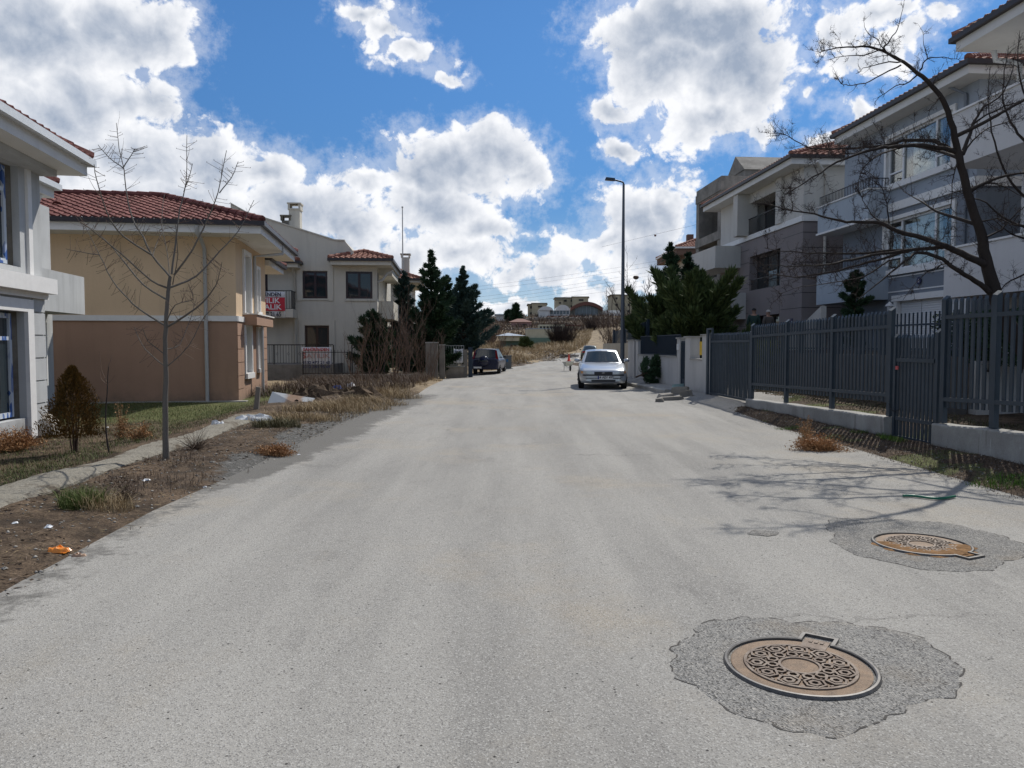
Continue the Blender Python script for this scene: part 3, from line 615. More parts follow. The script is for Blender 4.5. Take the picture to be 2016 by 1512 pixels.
FY = Frame(-8.24, 23.0, R(8.5))         # near street corner of the yellow and brown house
def yellow_house():
    root = FY.thing('yellow_house', 'new yellow house with brown ground floor, white band and red tiled roof', 'house', (0, 0, -.2)); o = (0, 0, -.2)
    a0, a1 = (-10, 0), (0, 0); b0, b1 = (0, 0), (0, 5.2)
    H1 = (1.15, 2.1, .72, 2.2); H2 = (1.15, 2.1, 2.62, 4.45); H3 = (3.35, 3.75, .8, 2.2); H4 = (3.3, 3.75, 2.75, 4.2)
    mb = MB(); wall(mb, a0, a1, -.4, 2.32, m=1); wall(mb, a0, a1, 2.32, 5, m=0)
    wall(mb, b0, b1, -.4, 2.32, [H1, H3], .34, 1, 2); wall(mb, b0, b1, 2.32, 5, [H2, H4], .34, 0, 2); wall(mb, (0, 5.2), (-1.8, 5.2), -.4, 5, m=0); wall(mb, (-1.8, 5.2), (-1.8, 10), -.4, 5, m=0); wall(mb, (-10, 10), (-10, 0), -.4, 5, m=0)
    mb.build('wall', (M_yel, M_brn, M_white), root, o)
    m = MB(); wbox(m, a0, a1, 0, 10.04, 2.32, 2.48, .002, .06); wbox(m, b0, b1, 0.0, 1.0, 2.32, 2.482, .002, .06); m.build('band', M_trim, root, o)
    m = MB()
    for i in range(6):
        z0 = -.12 + i * .405; wbox(m, b0, b1, .0, 1.0, z0, z0 + .385, .002, .03); wbox(m, b0, b1, 4.35, 5.2, z0, z0 + .385, .002, .03)
    m.build('corner_block', M_brn, root, o)
    m = MB()
    for (h_, w) in ((H1, .14), (H2, .14), (H3, .1), (H4, .1)):
        a, b, c, d = h_; wbox(m, b0, b1, a - w, a, c - w, d + w, .002, .07); wbox(m, b0, b1, b, b + w, c - w, d + w, .002, .07); wbox(m, b0, b1, a, b, d, d + w, .002, .07); wbox(m, b0, b1, a - w, b + w, c - w - .03, c, .003, .12)
    m.build('trim', M_trim, root, o)
    for h_ in (H1, H2, H3, H4): window(root, o, b0, b1, h_, .3, (M_mort, plain('dark_opening', (.015, .015, .016), .5)), .09)
    m = MB(); wbox(m, b0, b1, .98, 4.15, 2.24, 2.56, .003, .42); m.build('balcony', M_brn, root, o)
    m = MB(); wbox(m, b0, b1, .94, 4.2, 2.562, 2.6, .003, .46); m.build('balcony_cap', M_white, root, o)
    hip_roof(root, o, -11.2, .95, -.95, 6.6, 5.13, R(19), .32, M_tile_red, M_white, M_gut, sides='SE', tile=.27)
    hip_roof(root, o, -7, .15, 5.5, 9.3, 4.85, R(16), .3, M_tile_red, M_white, M_gut, sides='SE')
    downpipe(root, o, [(-.85, -.95, 5.0), (-.85, -.93, 4.8), (-.85, -.5, 4.68), (-.85, -.09, 4.45), (-.85, -.085, 2.0), (-.85, -.085, -.2)], M_pipe, .055)
    downpipe(root, o, [(.9, 3.3, 5.0), (.9, 3.3, 4.72), (.5, 2.9, 4.62), (.09, 2.62, 4.55), (.09, 2.6, 2.6)], M_pipe)
    downpipe(root, o, [(.3, 2.6, 2.24), (.3, 2.6, 1.0), (.3, 2.6, -.2)], M_pipe)
    m = MB()
    for (x, v) in ((-7.1, 1.75), (-5.2, 1.75)):
        m.tube([(x, -.95 + v, 5.13 + v * .344 + .05), (x, -.95 + v + .12, 5.13 + v * .344 + .22)], [.14, .06], 8)
    m.build('roof_vent', M_tile_red, root, o); m = MB()
    m = MB(); wbox(m, a0, a1, 0, 10.3, -.45, -.05, .004, .28); wbox(m, b0, b1, -.25, 5.2, -.45, -.08, .004, .3); m.build('plinth', M_conc, root, o)
yellow_house()

FB = Frame(-7.0, 40.0, R(4.5))
def beige_house():
    root = FB.thing('beige_house', 'beige two-storey house with dark brown windows and parapet gable behind the yellow house', 'house', (0, 0, -.3)); o = (0, 0, -.3)
    a0, a1 = (-11, 0), (0, 0); L = 11
    def U(px): return L + (px - 745) / 1510 * 40.3
    Wu = (U(603), U(650), 4.02, 5.42); Wl = (U(606), U(652), 1.3, 2.62); Wc = (U(685), U(736), 4.02, 5.42)
    Dn = (U(530), U(537), 3.2, 5.4)
    mb = MB(); wall(mb, a0, a1, -.5, 5.9, [Wu, Wl, Wc, Dn], .12); wall(mb, (0, 0), (0, 9), -.5, 5.9, [(.25, .9, 4.02, 5.42)], .12); wall(mb, (-11, 9), (-11, 0), -.5, 5.9)
    # parapet gable along the front
    A = [(U(470), 0, 8.8), (U(500), 0, 8.35), (U(665), 0, 7.0), (U(684), 0, 6.98), (U(700), 0, 6.45), (U(700), 0, 5.9), (U(470), 0, 5.9)]
    g = [(-11 + x, .0, z) for x, y, z in A]; g2 = [(x, 9.0, z) for x, y, z in g]
    mb.poly([(x, y, z) for x, y, z in reversed(g)]); n = len(g)
    for i in range(n): mb.poly([g[i], g[(i + 1) % n], g2[(i + 1) % n], g2[i]])
    mb.build('wall', M_bei, root, o)
    m = MB()
    for i in range(1, 4 + 0):
        p, q = g[i - 1], g[i]; m.hexa([(p[0], -.06, p[2]), (q[0], -.06, q[2]), (q[0], .3, q[2]), (p[0], .3, p[2]), (p[0], -.06, p[2] + .06), (q[0], -.06, q[2] + .06), (q[0], .3, q[2] + .06), (p[0], .3, p[2] + .06)])
    m.build('coping', M_bei, root, o)
    m = MB()
    for (a, b, c, d) in (Wu, Wl):
        w = .3; wbox(m, a0, a1, a - w, a - .02, c - .12, d + w, .002, .05); wbox(m, a0, a1, b + .02, b + w, c - .12, d + w, .002, .05); wbox(m, a0, a1, a - .02, b + .02, d + .02, d + w, .002, .05)
    wbox(m, a0, a1, U(683), U(742), 3.9, 3.98, .002, .07); wbox(m, a0, a1, U(600), U(653), 3.93, 3.99, .002, .05); m.build('trim', M_bei, root, o)
    for h_ in (Wu, Wl, Wc): window(root, o, a0, a1, h_, .1, (M_brownpvc, M_glass), .1, (.5,))
    window(root, o, (0, 0), (0, 9), (.25, .9, 4.02, 5.42), .1, (M_brownpvc, M_glass), .08)
    window(root, o, a0, a1, Dn, .1, (M_brownpvc, M_glass), .08, name='balcony_door')
    # the bay at the corner and its brackets
    m = MB(); m.box(.0, .75, .9, 6.5, 3.0, 3.95); m.box(.0, .7, 1.0, 6.4, 5.3, 5.9); m.build('balcony', M_bei, root, o)
    m = MB(); m.tube([(.0, .25, 4.9), (.25, .25, 5.0), (.5, .25, 5.35), (.8, .25, 5.5)], .06, 6); m.build('bracket', M_pipe, root, o)
    # little roofs
    hip_roof(root, o, -11 + U(658), .85, -.85, 6.0, 5.98, R(18), .3, M_tile_or, M_bei, M_gut, sides='SEW', tile=.27)
    hip_roof(root, o, -14, -11 + U(602), -.9, 3, 5.83, R(22), .3, M_tile_or, M_bei, M_gut, sides='SE', tile=.27)
    downpipe(root, o, [(-11 + U(598), -.8, 5.6), (-11 + U(588), -.5, 5.5), (-11 + U(588), -.09, 5.3), (-11 + U(588), -.09, 0)], M_bei, .06)
    # chimneys
    m = MB(); cx = -11 + U(583); m.box(cx - .28, cx + .28, .8, 1.4, 7.3, 8.75); m.box(cx - .32, cx - .22, .76, 1.44, 8.75, 8.98); m.box(cx + .22, cx + .32, .76, 1.44, 8.75, 8.98); m.box(cx - .36, cx + .36, .72, 1.5, 8.98, 9.04); m.box(cx - .33, cx + .33, .76, 1.46, 8.68, 8.75); m.build('chimney', M_bei, root, o)
    cx = -11 + U(567); m = MB(); m.box(cx - .22, cx + .2, .8, 1.2, 7.4, 8.12); m.box(cx - .28, cx - .16, .76, 1.24, 8.12, 8.32); m.box(cx + .14, cx + .24, .76, 1.24, 8.12, 8.32); m.box(cx - .3, cx + .28, .72, 1.28, 8.32, 8.4); m.build('chimney', M_mort, root, o)
    # upper balcony with rail
    m = MB(); b = U(577) + .42; wbox(m, a0, a1, U(500), b, 3.0, 3.42, .003, 1.2); m.build('balcony', M_bei, root, o)
    m = MB(); rail(m, a0, a1, U(505), b - .05, 3.42, 4.35, 1.13, .13); rail(m, (-11 + b - .08, -1.1), (-11 + b - .08, 0), 0, 1.0, 3.42, 4.35, 0, .13); m.build('railing', M_black, root, o)
    # terrace rail with stems, in front of the ground floor
    T0, T1 = (-13, -3.2), (-11 + U(678), -3.2); Lt = T1[0] - T0[0]; m = MB(); rail(m, T0, T1, 0, Lt, .75, 1.65, 0, .13, .008, .022)
    for k in range(5): wbox(m, T0, T1, Lt * k / 4.001, Lt * k / 4.001 + .04, .1, 1.62, -.02, .02)
    n = int(Lt / .52)
    for i in range(n):
        u = .26 + i * .52; p = fpt(T0, T1, u, 0, 1.2); m.tube([(p[0] - .05, p[1], 1.2), (p[0], p[1], 1.27), (p[0] + .05, p[1], 1.2), (p[0], p[1], 1.13), (p[0] - .05, p[1], 1.2)], .007, 4)
    m.build('terrace_railing', M_black, root, o)
    m = MB(); m.box(-13, T1[0], -3.3, 0, -.5, .7); m.build('terrace', M_concd, root, o)
    return U
U_b = beige_house()
def banner(F, name, label, p0, p1, u0, u1, z0, z1, d, texts, group=None, red=None, sag=0, seed=0):
    """cloth banner hung on a rail; texts = (string, u, z, size, material, sx)"""
    c = fpt(p0, p1, (u0 + u1) / 2, d, z0); root = F.thing(name, label, 'banner', c, group); n = 16; rows = []; r_ = random.Random(seed)
    fz = lambda i, j: .018 * math.sin(i * 1.1 + j * .4 + seed) + .012 * math.sin(i * 2.3 + seed * 2)
    for j in range(7):
        row = []
        for i in range(n + 1):
            u = u0 + (u1 - u0) * i / n; z = z0 + (z1 - z0) * j / 6 - sag * math.sin(math.pi * i / n) * (1 if j in (0, 6) else .8); row.append(fpt(p0, p1, u, d + fz(i, j), z))
        rows.append(row)
    m = MB(); m.grid(rows); back = [[(p[0], p[1], p[2]) for p in r] for r in rows]; o = m.build('cloth', M_cloth, root, c, True)
    sol = o.modifiers.new('thick', 'SOLIDIFY'); sol.thickness = .004; sol.offset = -1
    if red is not None:
        for (a, b, e, f) in red: k = MB(); wbox(k, p0, p1, a, b, e, f, d + .034, d + .037); k.build('red_panel', M_red, root, c)
    for (s_, u, z, size, mat, sx) in texts: text_mesh(s_, size, mat, root, wallM(p0, p1, u, d + .04, z, c), .001, .006 * size / .3, sx)
    return root
M_cloth = plain('banner_cloth', (.62, .62, .63), .7, var=.08, vs=3); M_red = plain('banner_red', (.48, .02, .04), .6); M_ink = plain('banner_ink', (.012, .014, .035), .6); M_inkr = plain('banner_red_ink', (.5, .03, .03), .6); M_wht = plain('letter_white', (.7, .7, .7), .6)
q0, q1 = (-11, 0), (0, 0); cu = U_b(561.5 - 33)  # panel 495..561
ub, ue = U_b(493) + .42, U_b(563) + .42; uc = (ub + ue) / 2
banner(FB, 'banner', 'white and red for-sale banner with black phone number on the upstairs balcony rail', q0, q1, ub, ue, 2.98, 4.28, 1.2,
    [('SAHİBİNDEN', uc, 4.13, .27, M_ink, .92), ('SATILIK', uc, 3.82, .36, M_wht, 1.12), ('KİRALIK', uc, 3.5, .36, M_wht, 1.12), ('0532 477 21 65', uc, 3.14, .3, M_ink, .78)], red=[(ub + .02, ue - .003, 3.32, 3.99)], seed=1)
T0, T1 = (-13, -3.2), (-2, -3.2); v0, v1 = 13 - 11 + U_b(598) * 1 - .85 * 0, 0
def UT(px): return 13 + (px - 1008) / 1510 * 36.8 - (-7.0) - .25 * 0
w0, w1 = UT(594.5) - .2, UT(652) - .2; wc = (w0 + w1) / 2
banner(FB, 'banner', 'white for-sale banner with red heading and blue phone numbers on the terrace railing', T0, T1, w0, w1, .48, 1.52, .06,
    [('SAHİBİNDEN', wc, 1.40, .2, M_inkr, 1.0), ('SATILIK', wc, 1.1, .3, M_cloth2 if False else plain('faded_red', (.5, .33, .3), .7), 1.25), ('S', w0 + .12, 1.1, .36, M_inkr, 1), ('0532 477 21 65', wc, .78, .19, plain('navy_ink', (.02, .03, .11), .6), 1.1), ('0312 341 95 69', wc, .58, .19, plain('navy_ink', (.02, .03, .11), .6), 1.1)], seed=4)
def iron_fence():
    F = Frame(-7.0, 35.5, R(4.5)); root = F.thing('iron_fence', 'low black iron fence with spikes in front of the beige house terrace', 'fence', (-3, 0, -.2)); c = (-3, 0, -.2)
    m = MB(); p0, p1 = (-9.6 + 5.5, 0), (.4, 0); Lr = 4.5
    for (a, b, zt, seg) in ((-2.65, -.45, 1.3, 0), (-.42, 1.1, 1.62, 1)):
        m.box(a, b, -.02, .02, zt - .03, zt); m.box(a, b, -.02, .02, .3, .33); m.box(a, a + .05, -.025, .025, -.3, zt + .02); m.box(b - .05, b, -.025, .025, -.3, zt + .02)
        n = int((b - a) / .14)
        for i in range(1, n): x = a + (b - a) * i / n; m.box(x - .008, x + .008, -.008, .008, .33, zt + .1)
    m.build('rail', M_black, root, c)
    m = MB(); m.box(-2.7, 2.3, -.12, .12, -.4, .25); m.build('base_wall', M_concd, root, c)
iron_fence()

def rear_house():
    F = Frame(-9.5, 55, R(4)); root = F.thing('small_house', 'beige house wall with slim chimney half hidden behind the conifers', 'house', (0, 0, -.3)); o = (0, 0, -.3)
    m = MB(); m.box(-4, 2.2, 0, 7, -.5, 6.1); m.build('wall', M_bei, root, o)
    hip_roof(root, o, -5, 3.0, -.7, 7.7, 6.3, R(20), .25, M_tile_or, M_bei, M_gut, sides='SE')
    m = MB(); m.box(1.55, 2.1, 1, 1.6, 6.3, 8.0); m.box(1.5, 1.6, .95, 1.65, 8.0, 8.2); m.box(2.05, 2.15, .95, 1.65, 8.0, 8.2); m.box(1.45, 2.2, .9, 1.7, 8.2, 8.27); m.build('chimney', M_bei, root, o)
rear_house()
def pole():
    r = WD.thing('mast', 'tall slim grey mast above the roofs behind the small conifer', 'mast', (-6.65, 47, 0)); m = MB(); m.tube([(0, 0, -.3), (0, 0, 5), (0, 0, 9.9)], [.055, .045, .03], 8); m.build('pole', M_pipe, r); m = MB(); m.lathe([(.01, 0), (.06, .04), (.06, .1), (.01, .14)], (0, 0, 9.9), 8); m.build('finial', M_pipe, r, smooth=True)
pole()
# ================================================================ RIGHT SIDE HOUSES (street frame: x = lateral, y = along)
M_blue = stucco('blue_grey_render', (.32, .36, .41), .05, 60, .002, .9, .06); M_blue2 = stucco('dark_blue_grey_render', (.205, .23, .265), .05, 60, .002, .9, .06); M_lblue = stucco('light_blue_render', (.40, .45, .50), .04)
M_h = stucco('off_white_render', (.60, .585, .57), .04, 60, .002, .9, .05); M_fb = stucco('pale_beige_render', (.55, .53, .49), .04); M_clad = stucco('brown_cladding', (.245, .215, .21), .05, 60, .002, .85, .05)
M_roofedge = plain('dark_roof_edge', (.035, .028, .026), .5); M_curt = plain('curtain_cloth', (.78, .86, .88), .9, var=.1, vs=9); M_shut = None
def shutter_mat():
    t = NT('roller_shutter'); p = t.pos(); s = t.N.new('ShaderNodeSeparateXYZ'); t.L.new(p, s.inputs[0]); w = t.m('SINE', t.m('MULTIPLY', s.outputs[2], 85)); t.set((.66, .67, .68), .5); t.bump(w, .006, .7); return t.mat
M_shut = shutter_mat()
def blue_house():
    S0, S1, T = 21.5, 29.2, 15.0; root = ST.thing('blue_grey_house', 'blue-grey three-storey house with white bands and curtained windows', 'house', (T, S0, .9)); o = (T, S0, .9)
    f0, f1 = (T, S1), (T, S0); L = S1 - S0; u = lambda s: S1 - s
    Wl = (u(26.2), u(22.5), 4.2, 5.9); Wu = (u(26.2), u(22.6), 7.15, 8.75); G = (u(25.3), u(21.75), .9, 3.1)
    mb = MB(); wall(mb, f0, f1, .5, 6.25, [Wl, G], .16, 1, 2); wall(mb, f0, f1, 6.25, 9.3, [Wu], .16, 0, 2)
    wall(mb, (T, S0), (T + 8, S0), .5, 6.25, m=1); wall(mb, (T, S0), (T + 8, S0), 6.25, 9.3, m=0); wall(mb, (T + 8, S1), (T, S1), .5, 9.3, m=0)
    mb.build('wall', (M_blue, M_blue2, M_trim), root, o)
    m = MB(); wbox(m, f0, f1, 0, L + .03, 6.22, 6.5, .002, .07); wbox(m, (T, S0), (T + 8, S0), 0, 8, 6.22, 6.5, .002, .07)
    wbox(m, f0, f1, u(28), L, 3.42, 3.46, .002, .02); wbox(m, f0, f1, u(28), L, 3.92, 3.96, .002, .02); m.build('band', M_trim, root, o)
    m = MB()
    for (a, b, c, d) in (Wl, Wu): w = .13; wbox(m, f0, f1, a - w, a, c - w, d + w, .002, .06); wbox(m, f0, f1, b, b + w, c - w, d + w, .002, .06); wbox(m, f0, f1, a, b, d, d + w, .002, .06); wbox(m, f0, f1, a - w, b + w, c - w - .06, c - .0, .003, .12)
    a, b, c, d = G; wbox(m, f0, f1, a - .18, a, c, d + .1, .002, .08); wbox(m, f0, f1, b, b + .16, c, d + .1, .002, .08); wbox(m, f0, f1, a - .25, b + .22, d, d + .2, .003, .12)
    m.build('trim', M_trim, root, o)
    window(root, o, f0, f1, Wl, .12, (M_pvcw, M_glass2), .07, (.24, .74), ((.25, 0, .24),), curtain=(.3, .74, M_curt))
    window(root, o, f0, f1, Wu, .12, (M_pvcw, M_glass2), .07, (.24, .74), ((.25, 0, .24), (.25, .74, 1)), curtain=(.3, .72, M_curt))
    m = MB(); a, b, c, d = G; w3 = (b - a) / 3
    for k in range(3): wbox(m, f0, f1, a + w3 * k + .03, a + w3 * (k + 1) - .03, c, d, -.12, -.08)
    wbox(m, f0, f1, a, b, c, d, -.15, -.121); m.build('garage_door', M_shut, root, o)
    # balconies at the far end
    m = MB(); m.box(14.2, T, 25.95 + .0, 29.7, 6.0, 7.0); m.build('balcony', M_lblue, root, o)
    m = MB(); m.box(14.16, T, 25.9, 29.74, 7.0, 7.05); m.box(14.15, T, 25.9, 29.75, 5.93, 6.0); m.build('balcony_cap', M_trim, root, o)
    m = MB(); rail(m, (14.25, 29.65), (14.25, 26.0), 0, 3.6, 7.06, 7.42, 0, .11, .008, .015); rail(m, (14.25, 26.02), (T, 26.02), 0, .7, 7.06, 7.42, 0, .11, .008, .015); m.build('railing', M_black, root, o)
    m = MB(); m.box(14.2, T, 25.95, 29.7, 3.2, 4.35); m.build('balcony', M_lblue, root, o)
    m = MB(); rail(m, (14.25, 29.65), (14.25, 26.0), 0, 3.6, 4.36, 4.75, 0, .11, .008, .015); m.build('railing', M_black, root, o)
    hip_roof(root, o, 14.3, 24, 21.0, 28.85, 9.6, R(22), .34, M_tile_or, M_white, M_roofedge, sides='SW')
    downpipe(root, o, [(14.6, 22.3, 9.3), (14.93, 22.0, 9.0), (14.93, 21.9, 6.0), (14.93, 21.9, 1)], M_blue2, .05)
    c = fpt(f0, f1, u(24.1), .03, 3.7); m = MB(); m.lathe([(.001, .02), (.12, .02), (.12, 0)], (0, 0, 0), 20, ax='x'); s = m.build('number_plate', plain('plate_blue', (.01, .012, .07), .4), root); s.location = (c[0] - T - .01, c[1] - S0, c[2] - .9); s.rotation_euler = (0, 0, R(180))
    M2 = wallM(f0, f1, u(24.1), .062, 3.7, o); text_mesh('6', .16, M_wht, root, M2, .001)
blue_house()
def white_house():
    S1 = 19.5; root = ST.thing('white_house', 'off-white house with deep solid balconies at the right edge', 'house', (14.7, 10, 0)); o = (14.7, 10, 0)
    m = MB(); wall(m, (14.7, 19.3), (14.7, 4), -.2, 9.4, [(3, 5, 4.3, 6.0), (3, 5, 7.2, 8.7)], .15); wall(m, (22, 19.3), (14.7, 19.3), -.2, 9.4); m.build('wall', M_h, root, o)
    for W in ((3, 5, 4.3, 6.0), (3, 5, 7.2, 8.7)): window(root, o, (14.7, 19.3), (14.7, 4), W, .12, (M_pvcw, M_glass), .07, (.5,))
    for (z0, z1) in ((2.84, 4.1), (6.2, 7.55)):
        m = MB(); e = 0 if z0 < 4 else -.12; m.box(12.78, 14.7, 4, S1 + e, z0, z1); m.build('balcony', M_h, root, o); m = MB(); m.box(12.74, 14.69, 3.96, S1 + .04 + e, z1, z1 + .05); m.build('balcony_cap', M_trim, root, o)
    m = MB(); m.box(14.2, 14.72, 18.7, 19.28, -.2, 2.84); m.build('column', M_h, root, o)
    hip_roof(root, o, 12.9, 23, 1, 19.6, 9.58, R(22), .34, M_tile_or, M_white, M_roofedge, sides='NW')
    downpipe(root, o, [(13.9, 19.4, 9.25), (13.95, 19.4, 9.0), (14.3, 19.4, 8.98), (14.6, 19.38, 8.9), (14.62, 19.38, 7.6)], M_gwhite, .07)
white_house()
def beige_brown_house():
    S0, S1, T = 31.0, 41, 14.2; root = ST.thing('beige_brown_house', 'three-storey house with beige upper walls and grey-brown lower cladding', 'house', (T, S0, 1)); o = (T, S0, 1)
    f0, f1 = (T, S1), (T, S0); u = lambda s: S1 - s; L = S1 - S0
    B1 = (u(37.2), u(33.6), 6.9, 8.5); B2 = (u(36.8), u(33.2), 3.8, 5.9); B3 = (u(36.2), u(33.2), 1.0, 3.0)
    mb = MB(); wall(mb, f0, f1, .6, 6.8, [B2, B3], .5, 1, 1); wall(mb, f0, f1, 6.8, 8.95, [B1], 1.0, 0, 0)
    wall(mb, (T, S0), (T + 9, S0), .6, 6.8, [(2.2, 4.6, 4.2, 6.2)], .15, 1, 0); wall(mb, (T, S0), (T + 9, S0), 6.8, 8.95, m=0); wall(mb, (T + 9, S1), (T, S1), .6, 8.95, m=0)
    mb.build('wall', (M_fb, M_clad), root, o)
    m = MB(); wbox(m, f0, f1, 0, L + .03, 6.72, 6.95, .002, .07); wbox(m, (T, S0), (T + 9, S0), 0, 9, 6.72, 6.95, .002, .07); m.build('band', M_trim, root, o)
    m = MB()
    for k in range(9):
        z = 1.3 + k * .62
        for (a, b) in ((0, u(36.9)), (u(33.1), L)): wbox(m, f0, f1, a, b, z, z + .02, .001, .006)
        wbox(m, (T, S0), (T + 9, S0), 0, 2.0, z, z + .02, .001, .006)
    m.build('joint', M_black, root, o)
    m = MB(); wbox(m, f0, f1, B2[0], B2[1], B3[3], B2[2] + .45, -.2, .02); m.build('parapet', M_clad, root, o)
    window(root, o, f0, f1, B2, .45, (M_black, M_glass), .08, (.33, .66)); window(root, o, f0, f1, B3, .45, (M_black, M_glass), .08, (.5,)); window(root, o, f0, f1, B1, .95, (M_brownpvc, M_glass), .08, (.5,))
    window(root, o, (T, S0), (T + 9, S0), (2.2, 4.6, 4.2, 6.2), .1, (M_black, M_glass2), .09, (.45,), curtain=(.1, .9, M_curt))
    m = MB(); wbox(m, (T, S0), (T + 9, S0), 2.0, 4.8, 4.0, 4.2, .002, .06); wbox(m, (T, S0), (T + 9, S0), 1.9, 2.2, 4.2, 6.45, .002, .06); wbox(m, (T, S0), (T + 9, S0), 4.6, 4.9, 4.2, 6.45, .002, .06); wbox(m, (T, S0), (T + 9, S0), 2.2, 4.6, 6.2, 6.45, .002, .06); m.build('trim', M_fb, root, o)
    m = MB(); rail(m, f0, f1, B1[0], B1[1], 6.95, 7.75, .03, .12, .009); m.build('railing', M_black, root, o); m = MB(); rail(m, f0, f1, B2[0] + .05, B2[1] - .05, 4.26, 4.8, -.1, .12, .009); m.build('railing', M_black, root, o)
    m = MB(); m.box(12.9, T, 38, 43, 5.5, 6.6); m.box(13.4, T, 37.2, 43, 2.9, 4.2); m.build('balcony', M_fb, root, o); m = MB(); m.box(12.8, T, 39.5, 43.2, 2.35, 2.62); m.build('canopy', M_fb, root, o)
    m = MB(); m.box(13.2, 13.75, 39.0, 39.5, .6, 2.35); m.build('column', M_fb, root, o)
    hip_roof(root, o, 13.45, 25, 30.6, 42, 9.3, R(21), .34, M_tile_or, M_white, M_roofedge, sides='SW')
    m = MB(); m.box(13.6, T + .4, 36.9, 37.5, 6.95, 8.95); m.box(T - .14, T + .02, 32.9, 33.5, 6.95, 8.95); m.build('column', M_fb, root, o)
    downpipe(root, o, [(14.4, 30.3, 9.0), (15.1, 30.93, 8.6), (15.1, 30.93, 6), (15.1, 30.93, 1)], M_fb, .06)
    q = fpt(f0, f1, u(31.9), .02, 2.6); m = MB(); m.box(T - .02, T - .002, 31.8, 32.0, 2.4, 2.75); m.build('number_plate', plain('plate_blue', (.01, .012, .07), .4), root, o)
    text_mesh('8', .16, M_wht, root, wallM(f0, f1, u(31.9), .024, 2.58, o), .001)
beige_brown_house()
def frame_building():
    S0, S1, T = 43, 47.6, 14.9; root = ST.thing('concrete_building', 'unfinished raw concrete building with empty window openings', 'building', (T, S0, .8)); o = (T, S0, .8)
    f0, f1 = (T, S1), (T, S0); L = S1 - S0
    ops = [(.55, 4.0, 8.15, 10.3), (.55, 4.0, 5.55, 7.65), (.55, 4.0, 2.6, 5.0)]
    m = MB(); wall(m, f0, f1, .5, 11.2, ops, .3); wall(m, (T, S0), (T + 9, S0), .5, 11.2, [(1.5, 3, 5.6, 7.2)], .25); wall(m, (T + 9, S1), (T, S1), .5, 11.2); m.poly([(T, S0, 11.2), (T + 9, S0, 11.2), (T + 9, S1, 11.2), (T, S1, 11.2)]); m.build('wall', M_concd, root, o)
    m = MB()
    for (a, b, c, d) in ops:
        f = lambda uu, dd, z: fpt(f0, f1, uu, -dd, z); e = 2.6
        m.poly([f(a, e, c), f(b, e, c), f(b, e, d), f(a, e, d)]); m.poly([f(a, .3, c), f(b, .3, c), f(b, e, c), f(a, e, c)]); m.poly([f(a, e, d), f(b, e, d), f(b, .3, d), f(a, .3, d)]); m.poly([f(a, .3, c), f(a, e, c), f(a, e, d), f(a, .3, d)]); m.poly([f(b, e, c), f(b, .3, c), f(b, .3, d), f(b, e, d)])
    m.build('bare_room', M_concd, root, o)
    m = MB()
    for z in (7.65, 5.0, 10.4): wbox(m, f0, f1, -.02, L + .02, z, z + .5, .002, .05); wbox(m, (T, S0), (T + 9, S0), -.05, 9, z, z + .5, .002, .05)
    m.build('floor_slab', M_concd, root, o)
    m = MB(); x0 = T + 1.9; y0, y1 = 44.5, 47.4; z = 11.2; m.box(x0, x0 + 5, y0, y1, z, z + .7); m.poly([(x0 - .05, y1 + .1, z + .7), (x0 - .05, y0 - .1, z + .7), (x0 - .05, (y0 + y1) / 2, z + 1.8)]); m.poly([(x0 - .05, y0 - .1, z + .7), (x0 + 5, y0 - .1, z + .7), (x0 + 5, (y0 + y1) / 2, z + 1.8), (x0 - .05, (y0 + y1) / 2, z + 1.8)]); m.poly([(x0 + 5, y1 + .1, z + .7), (x0 - .05, y1 + .1, z + .7), (x0 - .05, (y0 + y1) / 2, z + 1.8), (x0 + 5, (y0 + y1) / 2, z + 1.8)])
    m.build('dormer', M_concd, root, o)
frame_building()
def red_roof_house():
    a = P(1331, 500, 62); root = WD.thing('red_roofed_house', 'beige house with weathered red roof behind the concrete building', 'house', (a.x, 62, .5)); o = (a.x, 62, .5); zt = a.z
    m = MB(); m.box(a.x + 1.5, a.x + 12, 62.6, 70, -.2, zt); m.build('wall', M_bei, root, o)
    ro = hip_roof(root, o, a.x, a.x + 12, 62, 70.5, zt + .55, R(22), .6, M_tile_or, M_brick, M_trim, sides='SW')
    m = MB(); m.box(a.x + 1.6, a.x + 2.1, 65, 65.6, zt + .6, zt + 2.0); m.build('chimney', M_brick, root, o)
red_roof_house()

# ---------------------------------------------------------------- fences, gates and walls on the right
def stained_wall():
    t = NT('fence_base_concrete'); p = t.pos(); a = t.noise(p, 1.6, 6, .65); st = t.noise(t.scl(p, (7, 7, .9)), 1, 6, .7); f = t.noise(p, 50, 5, .7); pit = t.voro(p, 26); c = t.mix(t.ramp(a, .3, .7), (.30, .292, .268), (.44, .43, .40)); c = t.mix(t.ramp(st, .56, .68, 0, .6), c, (.17, .16, .14)); s2 = t.noise(t.scl(p, (11, 11, 1.6)), 1, 5, .7); c = t.mix(t.ramp(s2, .64, .7, 0, .75), c, (.55, .55, .53))
    c = t.mix(t.ramp(pit, .10, .04, 0, .7), c, (.08, .075, .065)); z = t.N.new('ShaderNodeSeparateXYZ'); t.L.new(p, z.inputs[0]); c = t.mix(t.ramp(t.m('ADD', z.outputs[2], t.m('MULTIPLY', a, .18)), .22, .12, 0, .7), c, (.13, .105, .08)); c = t.mix(t.ramp(f, .3, .7, 0, .18), c, (.1, .1, .1)); t.set(c, .93, spec=.2); t.bump(t.m('ADD', f, t.ramp(pit, 0, .12)), .008, .9); return t.mat
M_basew = stained_wall()
